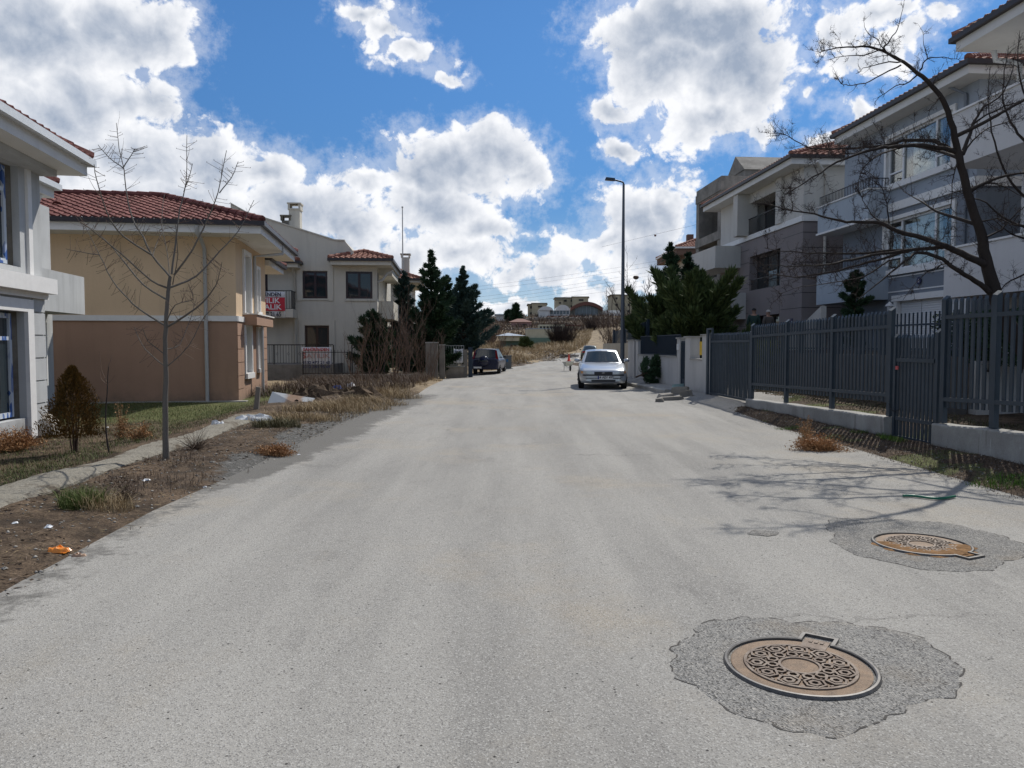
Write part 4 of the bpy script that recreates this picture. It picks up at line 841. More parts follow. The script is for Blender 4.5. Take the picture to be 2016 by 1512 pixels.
def picket(m, x, y, w, dpt, z0, z1, along=True, cut=.07):
    """box section with a slanted top; w along the street, dpt across"""
    m.hexa([(x - dpt / 2, y - w / 2, z0), (x + dpt / 2, y - w / 2, z0), (x + dpt / 2, y + w / 2, z0), (x - dpt / 2, y + w / 2, z0),
            (x - dpt / 2, y - w / 2, z1 - cut), (x + dpt / 2, y - w / 2, z1 - cut * .2), (x + dpt / 2, y + w / 2, z1), (x - dpt / 2, y + w / 2, z1 - cut * .8)])
def picket_run(root, o, t, s0, s1, zb0, zb1, zt, step, posts, mats, w=.062, hr=(.28, .28), pname='picket_panel', zr=None, lift=0):
    m = MB(); n = max(1, int(round((s1 - s0) / step)))
    for i in range(n + 1):
        s = s0 + (s1 - s0) * i / n; zb = zb0 + (zb1 - zb0) * i / n; ztt = zt if not isinstance(zt, tuple) else zt[0] + (zt[1] - zt[0]) * i / n
        if any(abs(s - p) < .06 for p in posts): continue
        picket(m, t - .005 + random.uniform(-.003, .003), s + random.uniform(-.004, .004), w, .022, zb + lift + random.uniform(-.008, .008), ztt + random.uniform(-.008, .008))
    for k in (1, 0):
        za = (zt[0] if isinstance(zt, tuple) else zt) - hr[0] if k else zb0 + hr[1]; zc = (zt[1] if isinstance(zt, tuple) else zt) - hr[0] if k else zb1 + hr[1]
        m.hexa([(t - .045, s0, za - .03), (t - .017, s0, za - .03), (t - .017, s1, zc - .03), (t - .045, s1, zc - .03), (t - .045, s0, za + .03), (t - .017, s0, za + .03), (t - .017, s1, zc + .03), (t - .045, s1, zc + .03)])
    m.build(pname, mats, root, o)
    for p in posts:
        k = MB(); zb = np.interp(p, [s0, s1], [zb0, zb1]) - .12; picket(k, t - .01, p, .095, .075, zb, (zt if not isinstance(zt, tuple) else zt[0] + (zt[1] - zt[0]) * (p - s0) / (s1 - s0)) + .05); k.build('post', mats, root, o)
def fence_seg(label, s0, s1, zc0, zc1, posts, zt=2.22):
    t = 7.3; root = ST.thing('picket_fence', label, 'fence', (t, s0, .0), 'grey picket fences on concrete bases'); o = (t, s0, .0)
    m = MB(); n = max(2, int((s1 - s0) / .25)); rows = []
    for i in range(n + 1):
        s = s0 + (s1 - s0) * i / n; z = zc0 + (zc1 - zc0) * i / n + .006 * math.sin(s * 5.1); q = -.25
        rows.append([(t - .14, s, q), (t - .14 + .004 * math.sin(s * 9), s, z - .02), (t - .125, s, z), (t + .14, s, z), (t + .14, s, q)])
    m.grid(rows); m.poly([p for p in rows[0]][::-1]); m.poly(rows[-1]); m.build('base_wall', M_basew, root, o)
    picket_run(root, o, t, s0 + .05, s1 - .03, zc0 + .13, zc1 + .13, zt if zt > 2.25 else (2.2, 2.1), .131, posts, M_anth, hr=(.28, .24), lift=.12)
fence_seg('long anthracite picket fence on a low concrete base beyond the small gate', 12.42, 18.66, .39, .27, [12.48, 14.5, 16.6, 18.6])
fence_seg('anthracite picket fence on concrete base at the right edge, before the small gate', 5.0, 11.12, .62, .42, [11.05, 9.95, 7.9, 5.9], 2.3)
def small_gate():
    t = 7.3; root = ST.thing('pedestrian_gate', 'narrow anthracite picket gate chained between two fence runs', 'gate', (t, 11.78, 0)); o = (t, 11.78, 0)
    picket_run(root, o, t, 11.26, 12.26, .1, .09, 1.78, .1, [], M_anth, .055, (.42, .3), 'leaf')
    for s in (11.2, 12.33): k = MB(); picket(k, t - .01, s, .06, .06, .0, 1.86 if s < 12 else 1.8); k.build('post', M_anth, root, o)
    m = MB(); m.box(t - .03, t + .01, 11.23, 12.3, .05, .11); m.build('sill', M_anth, root, o)
    m = MB(); m.box(t - .06, t - .04, 12.2, 12.26, 1.2, 1.26); m.build('sticker', plain('red_sticker', (.5, .08, .08), .5), root, o)
    m = MB(); 
    pts = [(t - .06, 12.42, .62), (t - .07, 12.33, .52), (t - .06, 12.24, .50), (t - .03, 12.16, .55)]
    for k in range(16):
        f = k / 15 * 2.999; i = int(f); a = Vector(pts[i]).lerp(Vector(pts[i + 1]), f - i); m.tube([a + Vector((0, math.cos(q) * .018, math.sin(q) * .012)) if k % 2 else a + Vector((math.sin(q) * .012, math.cos(q) * .018, 0)) for q in [j * 1.0472 for j in range(7)]], .004, 4)
    m.build('chain', M_black, root, o)
small_gate()
def slide_gate():
    t = 7.32; root = ST.thing('sliding_gate', 'wide anthracite sliding gate of vertical bars across the driveway', 'gate', (t, 20.3, .1)); o = (t, 20.3, .1)
    picket_run(root, o, t, 18.78, 21.75, .2, .2, 1.95, .112, [], M_anth, .05, (.24, .02), 'leaf')
    for s in (18.75, 21.78): k = MB(); picket(k, t - .01, s, .07, .06, .1, 2.0); k.build('post', M_anth, root, o)
    m = MB(); m.box(t - .09, t - .04, 21.85, 22.0, .1, 2.1); m.box(t - .09, t - .04, 21.5, 21.55, 1.8, 2.1); m.box(t - .09, t - .04, 21.55, 21.85, 2.05, 2.1); m.build('guide_frame', M_anth, root, o)
    m = MB(); m.box(t - .05, t + .03, 18.6, 22, .1, .135); m.build('track', M_black, root, o)
slide_gate()
M_wallr = stucco('off_white_wall', (.50, .49, .47), .06, 50, .003, .9, .14)
def white_wall():
    t = 7.45; root = ST.thing('garden_wall', 'off-white rendered garden wall with dark railing panels and pillars', 'wall', (t, 28, .1)); o = (t, 28, .1)
    m = MB(); m.box(t, t + .22, 25.7, 31.4, 0, 1.2); m.build('wall', M_wallr, root, o)
    m = MB(); m.box(t - .04, t + .26, 25.72, 31.38, 1.2, 1.24); m.build('coping', M_conc, root, o)
    for (a, b, zt) in ((31.4, 31.75, 1.78), (32.1, 33.3, 1.8), (25.35, 25.7, 1.82)):
        m = MB(); m.box(t - .02, t + .26, a, b, 0, zt); m.build('pillar', M_wallr, root, o); m = MB(); m.box(t - .06, t + .3, a - .04, b + .04, zt, zt + .05); m.build('pillar_cap', M_conc, root, o)
    # gate-side block with a slot
    m = MB(); m.box(t - .02, t + .45, 22.1, 23.0, 0, 1.9); m.box(t - .02, t + .3, 23.0, 24.2, 0, 1.15); m.box(t - .02, t + .3, 24.2, 24.75, 0, 1.86); m.build('gate_pillar', M_wallr, root, o)
    m = MB(); m.box(t - .07, t + .5, 22.05, 23.05, 1.9, 1.94); m.box(t - .07, t + .35, 24.15, 24.8, 1.86, 1.9); m.box(t - .05, t + .33, 23.0, 24.2, 1.15, 1.18); m.build('pillar_cap', M_conc, root, o)
    m = MB(); m.box(t + .1, t + .12, 23.3, 23.62, 1.3, 1.72); m.build('yellow_sign', plain('sign_yellow', (.65, .42, .02), .5), root, o)
    m = MB(); rail(m, (t + .1, 31.4), (t + .1, 25.7), 0, 5.7, 1.26, 1.98, 0, .105, .01, .018); m.build('railing', M_navy, root, o)
    m = MB(); m.box(t + .14, t + .15, 25.7, 31.4, 1.24, 1.93); m.build('screen', plain('screen_navy', (.012, .018, .028), .8), root, o)
    m = MB(); m.box(t + .02, t + .05, 24.78, 25.32, .12, 1.75); 
    for k in range(6): m.box(t, t + .02, 24.82 + k * .09, 24.85 + k * .09, .5 if k % 5 else .2, 1.7)
    m.build('door', M_navy, root, o)
    m = MB(); m.box(t - .06, t - .02, 25.45, 25.6, 1.45, 1.65); m.build('doorbell', M_pvcw, root, o)
    m = MB(); m.box(t + .05, t + .3, 33.3, 39.5, 0, 1.7); m.build('wall', stucco('tan_concrete', (.42, .37, .29), .15), root, o)
white_wall()
def rake_fence():
    root = ST.thing('dark_fence', 'dark blue fence rising behind the street lamp', 'fence', (7.9, 32, 1.7)); o = (7.9, 32, 1.7); m = MB(); n = 30
    for i in range(n): s = 31.5 + i * .25; z = 2.62 - .35 * i / n; m.box(7.88, 7.9, s, s + .13, 1.3, z)
    m.build('panel', M_navy, root, o)
    for s in (31.5, 33.5, 36, 38.5): k = MB(); k.box(7.83, 7.93, s - .05, s + .05, 1.0, 2.7 - (s - 31.5) * .045); k.build('post', M_navy, root, o)
rake_fence()
def inner_fence():
    root = ST.thing('inner_fence', 'thin dark picket fence on a retaining wall between the front gardens', 'fence', (10.2, 14, .6)); o = (10.2, 14, .6); m = MB()
    m.box(9.6, 9.85, 14.2, 25, -.2, 1.38); m.build('retaining_wall', stucco('dark_plaster', (.11, .105, .10), .12), root, o)
    m = MB(); n = int(10.6 / .15)
    for i in range(n): s = 14.3 + i * .15; m.box(9.7, 9.72, s, s + .03, 1.38, 2.3)
    m.box(9.69, 9.73, 14.2, 25, 2.02, 2.06); m.box(9.69, 9.73, 14.2, 25, 1.5, 1.54); m.build('pickets', M_navy, root, o)
    m = MB(); m.box(9.9, 14.2, 14.0, 14.25, -.2, 1.3); m.build('retaining_wall', M_wallr, root, o)
inner_fence()
def stair_wall():
    root = ST.thing('stair_wall', 'sloping pale stair parapet in front of the blue-grey house', 'wall', (13, 27, 1)); o = (13, 27, 1); m = MB()
    m.hexa([(12.9, 26.6, .8), (13.1, 26.6, .8), (13.1, 30, .8), (12.9, 30, .8), (12.9, 26.6, 3.0), (13.1, 26.6, 3.0), (13.1, 30, 1.6), (12.9, 30, 1.6)]); m.build('parapet', M_fb, root, o)
stair_wall()
# ================================================================ THE HILL BEYOND
M_apt = stucco('apartment_render', (.36, .33, .245), .08); M_aptd = stucco('apartment_dark', (.20, .19, .165), .08); M_pink = stucco('pink_render', (.42, .25, .24), .08); M_ind = stucco('cream_sheet', (.48, .44, .32), .06); M_grn = stucco('green_sheet', (.13, .20, .16), .08)
M_dome = stucco('dome_white', (.62, .62, .60), .05); M_arch = plain('arch_brown', (.13, .05, .035), .7); M_hallglass = glassy('hall_glass', (.10, .13, .15), .25); M_metroof = plain('metal_roof', (.27, .31, .35), .5)
def far_box(root, name, px0, px1, pyt, pyb, Y, dep, mat, zb=None):
    a = P(px0, pyt, Y); b = P(px1, pyb, Y); m = MB(); m.box(a.x, b.x, Y, Y + dep, b.z if zb is None else zb, a.z); o = m.build(name, mat, root, tuple(root.location)); return a, b
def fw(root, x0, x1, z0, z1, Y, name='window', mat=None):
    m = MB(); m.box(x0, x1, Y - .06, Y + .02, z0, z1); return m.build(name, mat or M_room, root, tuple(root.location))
def far_thing(name, label, cat, px, py, Y, group=None):
    p = P(px, py, Y); return WD.thing(name, label, cat, (p.x, Y, p.z), group)
def apartment(px0, px1, pyt, pyb, Y, label, cols, rows, seed, step=None):
    r = far_thing('apartment_block', label, 'building', (px0 + px1) / 2, pyb, Y, 'apartment blocks on the hill'); a, b = far_box(r, 'wall', px0, px1, pyt, pyb + 14, Y, 14, M_apt)
    m = MB(); m.box(a.x - .5, b.x + .5, Y - .5, Y + 14.5, a.z, a.z + .5); m.build('roof', M_aptd, r, tuple(r.location))
    w = b.x - a.x; H = 3.0
    for j in range(rows):
        for i in range(cols):
            x = a.x + w * (i + .5) / cols; z = a.z - 1.2 - j * H
            fw(r, x - w * .1 / cols * 2, x + w * .1 / cols * 2, z - .7, z + .5, Y)
    if step:
        for (q0, q1, dz) in step:
            m = MB(); m.box(a.x + w * q0, a.x + w * q1, Y - 3, Y, b.z - 4, a.z + dz); m.build('stair_tower', M_apt, r, tuple(r.location)); m = MB(); m.box(a.x + w * q0 - .4, a.x + w * q1 + .4, Y - 3.4, Y, a.z + dz, a.z + dz + .4); m.build('roof', M_aptd, r, tuple(r.location))
            for k in range(rows): fw(r, a.x + w * (q0 * .6 + q1 * .4) , a.x + w * (q0 * .3 + q1 * .7), a.z + dz - 1.9 - k * H, a.z + dz - 1.0 - k * H, Y - 3)
apartment(1094, 1158, 587, 606, 400, 'tallest cream apartment block behind the arched hall', 5, 4, 1, [(.0, .22, -1.2), (.5, .98, .3)])
apartment(1040, 1076, 600, 612, 380, 'small cream apartment block left of the white domed hall', 3, 3, 2, [(.2, .98, .4)])
apartment(1204, 1252, 582, 608, 360, 'cream apartment block on the hill just behind the street lamp', 5, 4, 3, [(.0, .3, .0)])
def domed_hall():
    r = far_thing('domed_hall', 'white hall with two low domes on the hill', 'building', 1090, 622, 322); o = tuple(r.location)
    a, b = far_box(r, 'wall', 1061.5, 1082, 608, 626, 318, 16, M_dome); a2, b2 = far_box(r, 'glazed_wall', 1082, 1122, 611, 622, 321, 14, M_dome)
    def barrel(px0, px1, pyt, pyb, Y, d):
        a, b = P(px0, pyb, Y), P(px1, pyt, Y); cx = (a.x + b.x) / 2; w = (b.x - a.x) / 2; hh = b.z - a.z; m = MB(); rows = []
        for y in (Y, Y + d): rows.append([(cx - w * math.cos(t), y, a.z + hh * math.sin(t)) for t in [math.pi * k / 16 for k in range(17)]])
        m.grid(rows); m.poly(rows[0]); return m.build('dome', M_dome, r, o, True)
    barrel(1061, 1089, 603, 611, 317.5, 17); barrel(1094, 1122, 600, 611.5, 320.5, 14)
    for k in range(6): q = P(1083.5 + k * 6.3, 618.5, 321); fw(r, q.x, q.x + 1.1, q.z, q.z + 1.5, 321, 'window', M_hallglass)
    m = MB(); q = P(1077, 622, 316); q2 = P(1144, 620, 316); m.box(q.x, q2.x, 314, 318, q.z - .5, q.z); m.build('terrace', M_arch, r, o)
domed_hall()
def arched_hall():
    r = far_thing('arched_hall', 'hall with brown arched roof and glass front on the hill', 'building', 1154, 622, 325); o = tuple(r.location); Y = 325
    a, b = P(1123, 606, Y), P(1186, 594.5, Y); cx = (a.x + b.x) / 2; w = (b.x - a.x) / 2; h_ = b.z - a.z; zb = P(1123, 622, Y).z; m = MB(); n = 20
    for k in range(n):
        t0, t1 = -1 + 2 * k / n, -1 + 2 * (k + 1) / n; f = lambda t: a.z + h_ * (1 - t * t); q = 1.5
        m.hexa([(cx + w * t0, Y - 2, f(t0) - q), (cx + w * t1, Y - 2, f(t1) - q), (cx + w * t1, Y + 18, f(t1) - q), (cx + w * t0, Y + 18, f(t0) - q), (cx + w * t0, Y - 2, f(t0)), (cx + w * t1, Y - 2, f(t1)), (cx + w * t1, Y + 18, f(t1)), (cx + w * t0, Y + 18, f(t0))])
    m.build('roof', M_arch, r, o); m = MB()
    pts = [(cx + w * .97 * t, f(t) - 1.5) for t in [-.85 + 1.7 * k / 16 for k in range(17)]]; m.poly([(x, Y, z) for x, z in [(cx - w * .82, zb - 2)] + pts + [(cx + w * .82, zb - 2)]][::-1]); m.build('glass_front', M_hallglass, r, o)
    for sgn in (-1, 1): m = MB(); x = cx + sgn * w * .86; m.box(x - 1, x + 1, Y - .3, Y + 16, zb - 2, f(.86) - .9); m.build('pier', M_aptd, r, o)
    for k in range(7): x = cx - w * .72 + w * 1.44 * k / 6; m = MB(); m.box(x - .09, x + .09, Y - .1, Y + .02, zb - 2, f((x - cx) / w) - 1.5); m.build('mullion', M_metroof, r, o)
    m = MB(); q0, q1 = P(1186, 611, 330), P(1222, 611, 330); m.box(q0.x, q1.x, 330, 340, zb - 2, q0.z); m.build('side_wing', M_dome, r, o); m = MB(); m.box(q0.x + 2, q1.x, 324, 329.9, zb - 2, zb + .7); m.build('low_wall', M_dome, r, o)
arched_hall()
def pink_house():
    r = far_thing('pink_house', 'small pink house with brown-red hipped roof on the slope', 'house', 1025, 642, 262); o = tuple(r.location); Y = 262
    a, b = P(1006, 634, Y), P(1046, 644, Y); m = MB(); m.box(a.x, b.x, Y, Y + 9, b.z - 1.5, a.z); m.build('wall', M_pink, r, o)
    m = MB(); p = P(1001, 634, Y); q = P(1048, 634, Y); t = P(1025, 626.5, Y); cx = (p.x + q.x) / 2; c = [(p.x, Y - 1, p.z), (q.x, Y - 1, p.z), (q.x, Y + 10, p.z), (p.x, Y + 10, p.z)]; m.poly([c[0], c[1], (cx + 1, Y + 4.5, t.z), (cx - 1, Y + 4.5, t.z)]); m.poly([c[1], c[2], (cx + 1, Y + 4.5, t.z)]); m.poly([c[3], c[0], (cx - 1, Y + 4.5, t.z)]); m.poly([c[2], c[3], (cx - 1, Y + 4.5, t.z), (cx + 1, Y + 4.5, t.z)]); m.poly(c[::-1]); m.build('roof', plain('old_red_roof', (.15, .06, .042), .8, vs=1), r, o)
    for px in (1018, 1031): x = P(px, 640, Y).x; fw(r, x - .5, x + .5, b.z - .2, b.z + 1.1, Y)
    x = P(1035.5, 640, Y).x; fw(r, x - .35, x + .35, b.z - .8, b.z + 1.1, Y, 'door')
pink_house()
def industrial():
    r = far_thing('cream_shed', 'long cream sheet-metal shed with row of small windows at the foot of the hill', 'building', 1075, 672, 205); o = tuple(r.location)
    a, b = P(1037, 648, 205), P(1084, 668, 205); m = MB(); m.box(a.x, b.x, 205, 225, b.z - 3, a.z); m.build('wall', M_ind, r, o); m = MB(); m.box(a.x - .1, b.x + .1, 204.9, 225.1, a.z, a.z + .25); m.build('roof_edge', M_metroof, r, o)
    a, b = P(1061, 639, 228), P(1112, 650, 228); m = MB(); m.box(a.x, b.x, 228, 240, b.z - 3, a.z); m.build('upper_wall', M_ind, r, o)
    for k in range(7): x = P(1065 + k * 6.6, 643, 228).x; fw(r, x - .35, x + .35, a.z - 1.3, a.z - .5, 228)
    a, b = P(1112, 642, 232), P(1141, 652, 232); m = MB(); m.box(a.x, b.x, 232, 240, b.z - 3, a.z); m.build('wing', M_ind, r, o); m = MB(); m.box(a.x - .5, b.x + .3, 231.5, 240, a.z, a.z + .35); m.build('wing_roof', M_arch, r, o)
industrial()
def green_shed():
    r = far_thing('green_shed', 'low green building with pale metal roof behind the dry verge', 'building', 1010, 680, 150); o = tuple(r.location); Y = 150
    a, b = P(985, 665, Y), P(1084, 690, Y); m = MB(); m.box(a.x, b.x, Y, Y + 12, b.z - 2, a.z); m.build('wall', M_grn, r, o)
    m = MB(); m.box(a.x - .2, b.x, Y + .5, Y + 12, a.z, a.z + .4); m.build('parapet', M_ind, r, o)
    p, q, t = P(976, 661, Y - 2), P(1036, 661, Y - 2), P(1000, 656, Y - 2); m = MB(); c = [(p.x, Y - 2, p.z), (q.x, Y - 2, p.z), (q.x, Y + 10, p.z), (p.x, Y + 10, p.z)]; T = (t.x, Y + 3, t.z + .15)
    for i in range(4): m.poly([c[i], c[(i + 1) % 4], T])
    m.build('roof', M_metroof, r, o); m = MB(); m.box(p.x + .6, q.x - .6, Y - 1.4, Y + 9.5, p.z - 1.0, p.z - .02); m.build('upper_wall', M_ind, r, o)
    for px in (1008, 1014): x = P(px, 676, Y).x; fw(r, x - .25, x + .25, b.z + .2, b.z + 1.1, Y)
green_shed()
def white_sheds():
    r = far_thing('white_shed', 'low white building on the skyline right of the left conifers', 'building', 985, 626, 300); far_box(r, 'wall', 976, 1002, 621, 632, 300, 8, M_dome)
    a = P(974, 621, 300); b = P(1004, 621, 300); m = MB(); m.box(a.x, b.x, 299, 309, a.z, a.z + .5); m.build('roof', M_metroof, r, tuple(r.location))
white_sheds()
def terraces():
    """stone terrace walls that step up the slope"""
    for i, (px0, px1, pt, pb, Y, lab) in enumerate([(1003, 1230, 624, 632, 300, 'long rubble stone terrace wall below the halls'), (1005, 1160, 634, 639, 276, 'lower rubble terrace wall behind the pink house'), (955, 1065, 646, 651, 246, 'dark rubble terrace wall left of the cream shed')]):
        r = far_thing('terrace_wall', lab, 'wall', (px0 + px1) / 2, pb, Y, 'stone terrace walls on the hill'); o = tuple(r.location); m = MB(); a, b = P(px0, pt, Y), P(px1, pb, Y); n = 90; rows = []
        for k in range(n + 1):
            x = a.x + (b.x - a.x) * k / n; zt = a.z + random.uniform(-.35, .35) - 1.0 * abs(k / n - .5); rows.append([(x, Y + random.uniform(-.3, .3), b.z - 2), (x, Y + random.uniform(-.4, .4), (zt + b.z) / 2), (x, Y + .3, zt), (x, Y + 3, zt + .2)])
        m.grid([list(q) for q in rows]); m.build('stones', M_stone, r, o)
def stone_mat():
    t = NT('rubble_stone'); p = t.pos(); v = t.voro(p, 1.2, 'F1', 'Color'); s = t.N.new('ShaderNodeSeparateXYZ'); t.L.new(v, s.inputs[0]); d = t.voro(p, 1.2, 'DISTANCE_TO_EDGE'); t.set(t.mix(t.ramp(d, .0, .12), (.04, .035, .03), t.mix(s.outputs[0], (.12, .10, .085), (.30, .26, .21))), .95); return t.mat
M_stone = stone_mat(); terraces()
M_wire = plain('wire_grey', (.06, .065, .075), .5)
def wires():
    Y = 165
    for i, (y0, y1) in enumerate([(562, 540), (569, 548), (583, 560), (590, 567), (597, 574), (602, 583)]):
        sl = (y1 - y0) / 190.0; m = MB(); pts = []
        for k in range(17):
            px = 860 + (1560 - 860) * k / 16; py = y0 + sl * (px - 957) - 14 * ((px - 957) / 420) ** 2 * (px > 957); pts.append(P(px, py, Y + (px - 957) * .03))
        m.tube(pts, .02, 4); o = m.build('power_line', M_wire); tag(o, 'thin overhead power line crossing low over the hill, %s of six' % ['topmost', 'second', 'third', 'fourth', 'fifth', 'lowest'][i], 'power line', 'overhead power lines over the hill')
    m = MB(); pts = [P(1185 + k * 22, 486 - k * 22 * .235, 150) for k in range(12)]; m.tube(pts, .022, 4); o = m.build('power_line', M_wire); tag(o, 'single high power line carrying a round marker ball', 'power line')
    p = P(1290, 463.5, 150); m = MB(); m.lathe([(.001, -.22)] + [(.22 * math.cos(t), .22 * math.sin(t)) for t in [-1.3 + k * .26 for k in range(11)]] + [(.001, .22)], tuple(p), 12); o = m.build('marker_ball', plain('ball_red', (.10, .03, .03), .5), smooth=True); tag(o, 'small dark red marker ball hanging on the high power line', 'marker ball')
wires()
# ================================================================ VEGETATION
def tri_leaves(Pn, D, L, W, rg, fold=0.):
    """one tapering sliver per point"""
    n = len(Pn); r = rg.normal(size=(n, 3)); S = np.cross(D, r); S /= np.linalg.norm(S, axis=1, keepdims=True) + 1e-9
    V = np.empty((n, 3, 3)); w = (W * .5)[:, None]
    V[:, 0] = Pn - S * w; V[:, 1] = Pn + S * w; V[:, 2] = Pn + D * L[:, None]
    return V.reshape(-1, 3), np.arange(n * 3).reshape(n, 3)
def quad_leaves(Pn, D, L, W, rg):
    n = len(Pn); r = rg.normal(size=(n, 3)); S = np.cross(D, r); S /= np.linalg.norm(S, axis=1, keepdims=True) + 1e-9
    V = np.empty((n, 4, 3)); w = (W * .5)[:, None]; l = L[:, None]
    V[:, 0] = Pn; V[:, 1] = Pn + D * l * .45 + S * w; V[:, 2] = Pn + D * l; V[:, 3] = Pn + D * l * .45 - S * w
    return V.reshape(-1, 3), np.arange(n * 4).reshape(n, 4)
def unit(a): return a / (np.linalg.norm(a, axis=-1, keepdims=True) + 1e-9)
def blades(pts, hmin, hmax, w, lean, rg, curl=.5):
    """bent grass blades: two segments each"""
    n = len(pts); a = rg.uniform(0, 6.283, n); h_ = rg.uniform(hmin, hmax, n); ln = rg.uniform(0, lean, n); d = np.stack([np.cos(a), np.sin(a), np.zeros(n)], 1); s = np.stack([-np.sin(a), np.cos(a), np.zeros(n)], 1)
    up = np.array([0, 0, 1.]); mid = pts + up * (h_ * .6)[:, None] + d * (h_ * ln * .4)[:, None]; tip = pts + up * (h_ * (1 - .3 * ln * curl))[:, None] + d * (h_ * ln * 1.1)[:, None]; w_ = (w * rg.uniform(.6, 1.2, n))[:, None] / 2
    V = np.stack([pts - s * w_, pts + s * w_, mid + s * w_ * .7, mid - s * w_ * .7, tip], 1).reshape(-1, 3); b = np.arange(n) * 5
    F = np.concatenate([np.stack([b, b + 1, b + 2], 1), np.stack([b, b + 2, b + 3], 1), np.stack([b + 3, b + 2, b + 4], 1)]); return V, F
def scatter(x0, x1, y0, y1, n, rg, keep=None):
    x = rg.uniform(x0, x1, n); y = rg.uniform(y0, y1, n)
    if keep is not None: k = keep(x, y); x, y = x[k], y[k]
    return np.stack([x, y, ground_z(x, y) - .01], 1)
rg = np.random.default_rng(21)
def tt(x, y): return x * ST.c + y * ST.s
def patchy(x, y, thr, sc=1.0, seed=41): return fbm(x, y, sc, 4, seed) > thr
# lawn on the left, nearer = denser
L1 = np.concatenate([scatter(-9.5, -4.6, 5.0, 11, 15000, rg, lambda x, y: (tt(x, y) < -4.85) & (rg.uniform(size=len(x)) < .35 + .65 * patchy(x, y, -.1))), scatter(-12, -5, 11, 22.5, 24000, rg, lambda x, y: (tt(x, y) < -4.95) & patchy(x, y, -.2, .8))])
V, F = blades(L1, .025, .085, .007, .9, rg); tag(npmesh('grass', V, F, M_grass), kind='stuff')
L2 = np.concatenate([scatter(-9.5, -4.6, 4.6, 11, 22000, rg, lambda x, y: (tt(x, y) < -4.8)), scatter(-12, -5, 11, 22.5, 16000, rg, lambda x, y: (tt(x, y) < -4.95))])
V, F = blades(L2, .02, .09, .006, 1.3, rg); tag(npmesh('dry_lawn_grass', V, F, M_olive), kind='stuff')
# dirt verge on the left: dead stalks
L3 = scatter(-7, -3.0, 3.6, 12, 15000, rg, lambda x, y: (tt(x, y) > -4.15) & (XLf(y) - x > .12) & patchy(x, y, .1, 1.6, 43))
V, F = blades(L3, .02, .12, .006, 1.6, rg); tag(npmesh('dead_weeds', V, F, M_dead), kind='stuff')
# strip before the right fence
k = lambda x, y: (tt(x, y) < 7.12) & (x - XRf(y) > .05) & (tt(x, y) + 0 > 5)
L4 = scatter(5.0, 7.2, 5.5, 19.2, 60000, rg, lambda x, y: k(x, y) & patchy(x, y, .2, 1.1, 45)); V, F = blades(L4, .025, .10, .007, .9, rg); tag(npmesh('grass', V, F, leafy('fresh_grass', (.035, .085, .008), (.12, .22, .025))), kind='stuff')
L5 = scatter(5.0, 7.2, 5.5, 19.2, 26000, rg, k); V, F = blades(L5, .01, .07, .007, 1.7, rg); tag(npmesh('dead_weeds', V, F, M_dead), kind='stuff')
# behind the fence
L6 = scatter(7.0, 12, 7, 24, 20000, rg, lambda x, y: (tt(x, y) > 7.5) & (tt(x, y) < 9.5)); V, F = blades(L6, .03, .12, .01, 1.4, rg); tag(npmesh('dry_yard_grass', V, F, M_olive), kind='stuff')
# straw-coloured verge: the long mound on the left, the bank behind the blue car, the hill
def straw(n, x0, x1, y0, y1, keep, hmin, hmax, w, mat=M_dry, name='straw'):
    L = scatter(x0, x1, y0, y1, n, rg, keep); V, F = blades(L, hmin, hmax, w, 1.2, rg); tag(npmesh(name, V, F, mat), kind='stuff')
straw(15000, -6.5, -3.2, 15, 40, lambda x, y: (XLf(y) - x > .5 + .3 * np.sin(y)) & (tt(x, y) > -5.2 - sm(24, 30, y) * 4) & (tt(x, y) > -4.2) & patchy(x, y, .05, .9, 47), .04, .24, .012)
straw(12000, -9, -3.4, 24, 38, lambda x, y: (XLf(y) - x > .7) & patchy(x, y, -.2, .7, 49), .1, .5, .014, M_dead, 'dead_weeds')
straw(26000, -4, 12, 57, 110, lambda x, y: (XLf(y) - x > .8) & patchy(x, y, -.15, .35, 51), .15, .75, .03)
straw(26000, -10, 26, 100, 215, lambda x, y: (XLf(y) - x > .5) & patchy(x, y, -.3, .2, 53), .3, 1.1, .07)
straw(16000, 25, 60, 60, 260, lambda x, y: (x - XRf(y) > 2), .4, 1.4, .1)
straw(22000, -60, 80, 215, 330, lambda x, y: x > -500, .5, 2.2, .2, M_dead, 'hill_scrub')

def tuft(name, label, cat, x, y, n, rad, hmin, hmax, mat, lean=1., w=.006, squash=(1, 1), group=None, z=None):
    r = np.sqrt(rg.uniform(0, 1, n)) * rad; a = rg.uniform(0, 6.283, n); p = np.stack([r * np.cos(a) * squash[0], r * np.sin(a) * squash[1], np.zeros(n)], 1)
    zz = gz(x, y) if z is None else z; p[:, 2] = ground_z(p[:, 0] + x, p[:, 1] + y) - zz - .01 if z is None else 0
    k = 1 - .5 * r / rad; V, F = blades(p, hmin, hmax, w, lean, rg); V[:, 2] = np.where(V[:, 2] > .0, V[:, 2], V[:, 2])
    o = npmesh(name, V, F, mat); o.location = (x, y, zz); tag(o, label, cat, group); return o
def G(px, py, z=.05):
    v = (756 - py) / FPX; dy, dz = math.cos(PITCH) + v * math.sin(PITCH), -math.sin(PITCH) + v * math.cos(PITCH); Y = (z - CAMZ) / dz * dy; q = P(px, py, Y); return q.x, Y
x, y = G(163, 1000); tuft('grass_tuft', 'green grass tuft at the edge of the broken concrete strip', 'grass tuft', x, y, 900, .2, .08, .24, M_grass, 1.1, .006); 
x, y = G(200, 1002); tuft('grass_tuft', 'dry straw-coloured tuft beside the green one on the strip edge', 'grass tuft', x + .05, y, 500, .24, .05, .2, M_dry, 1.3, .005)
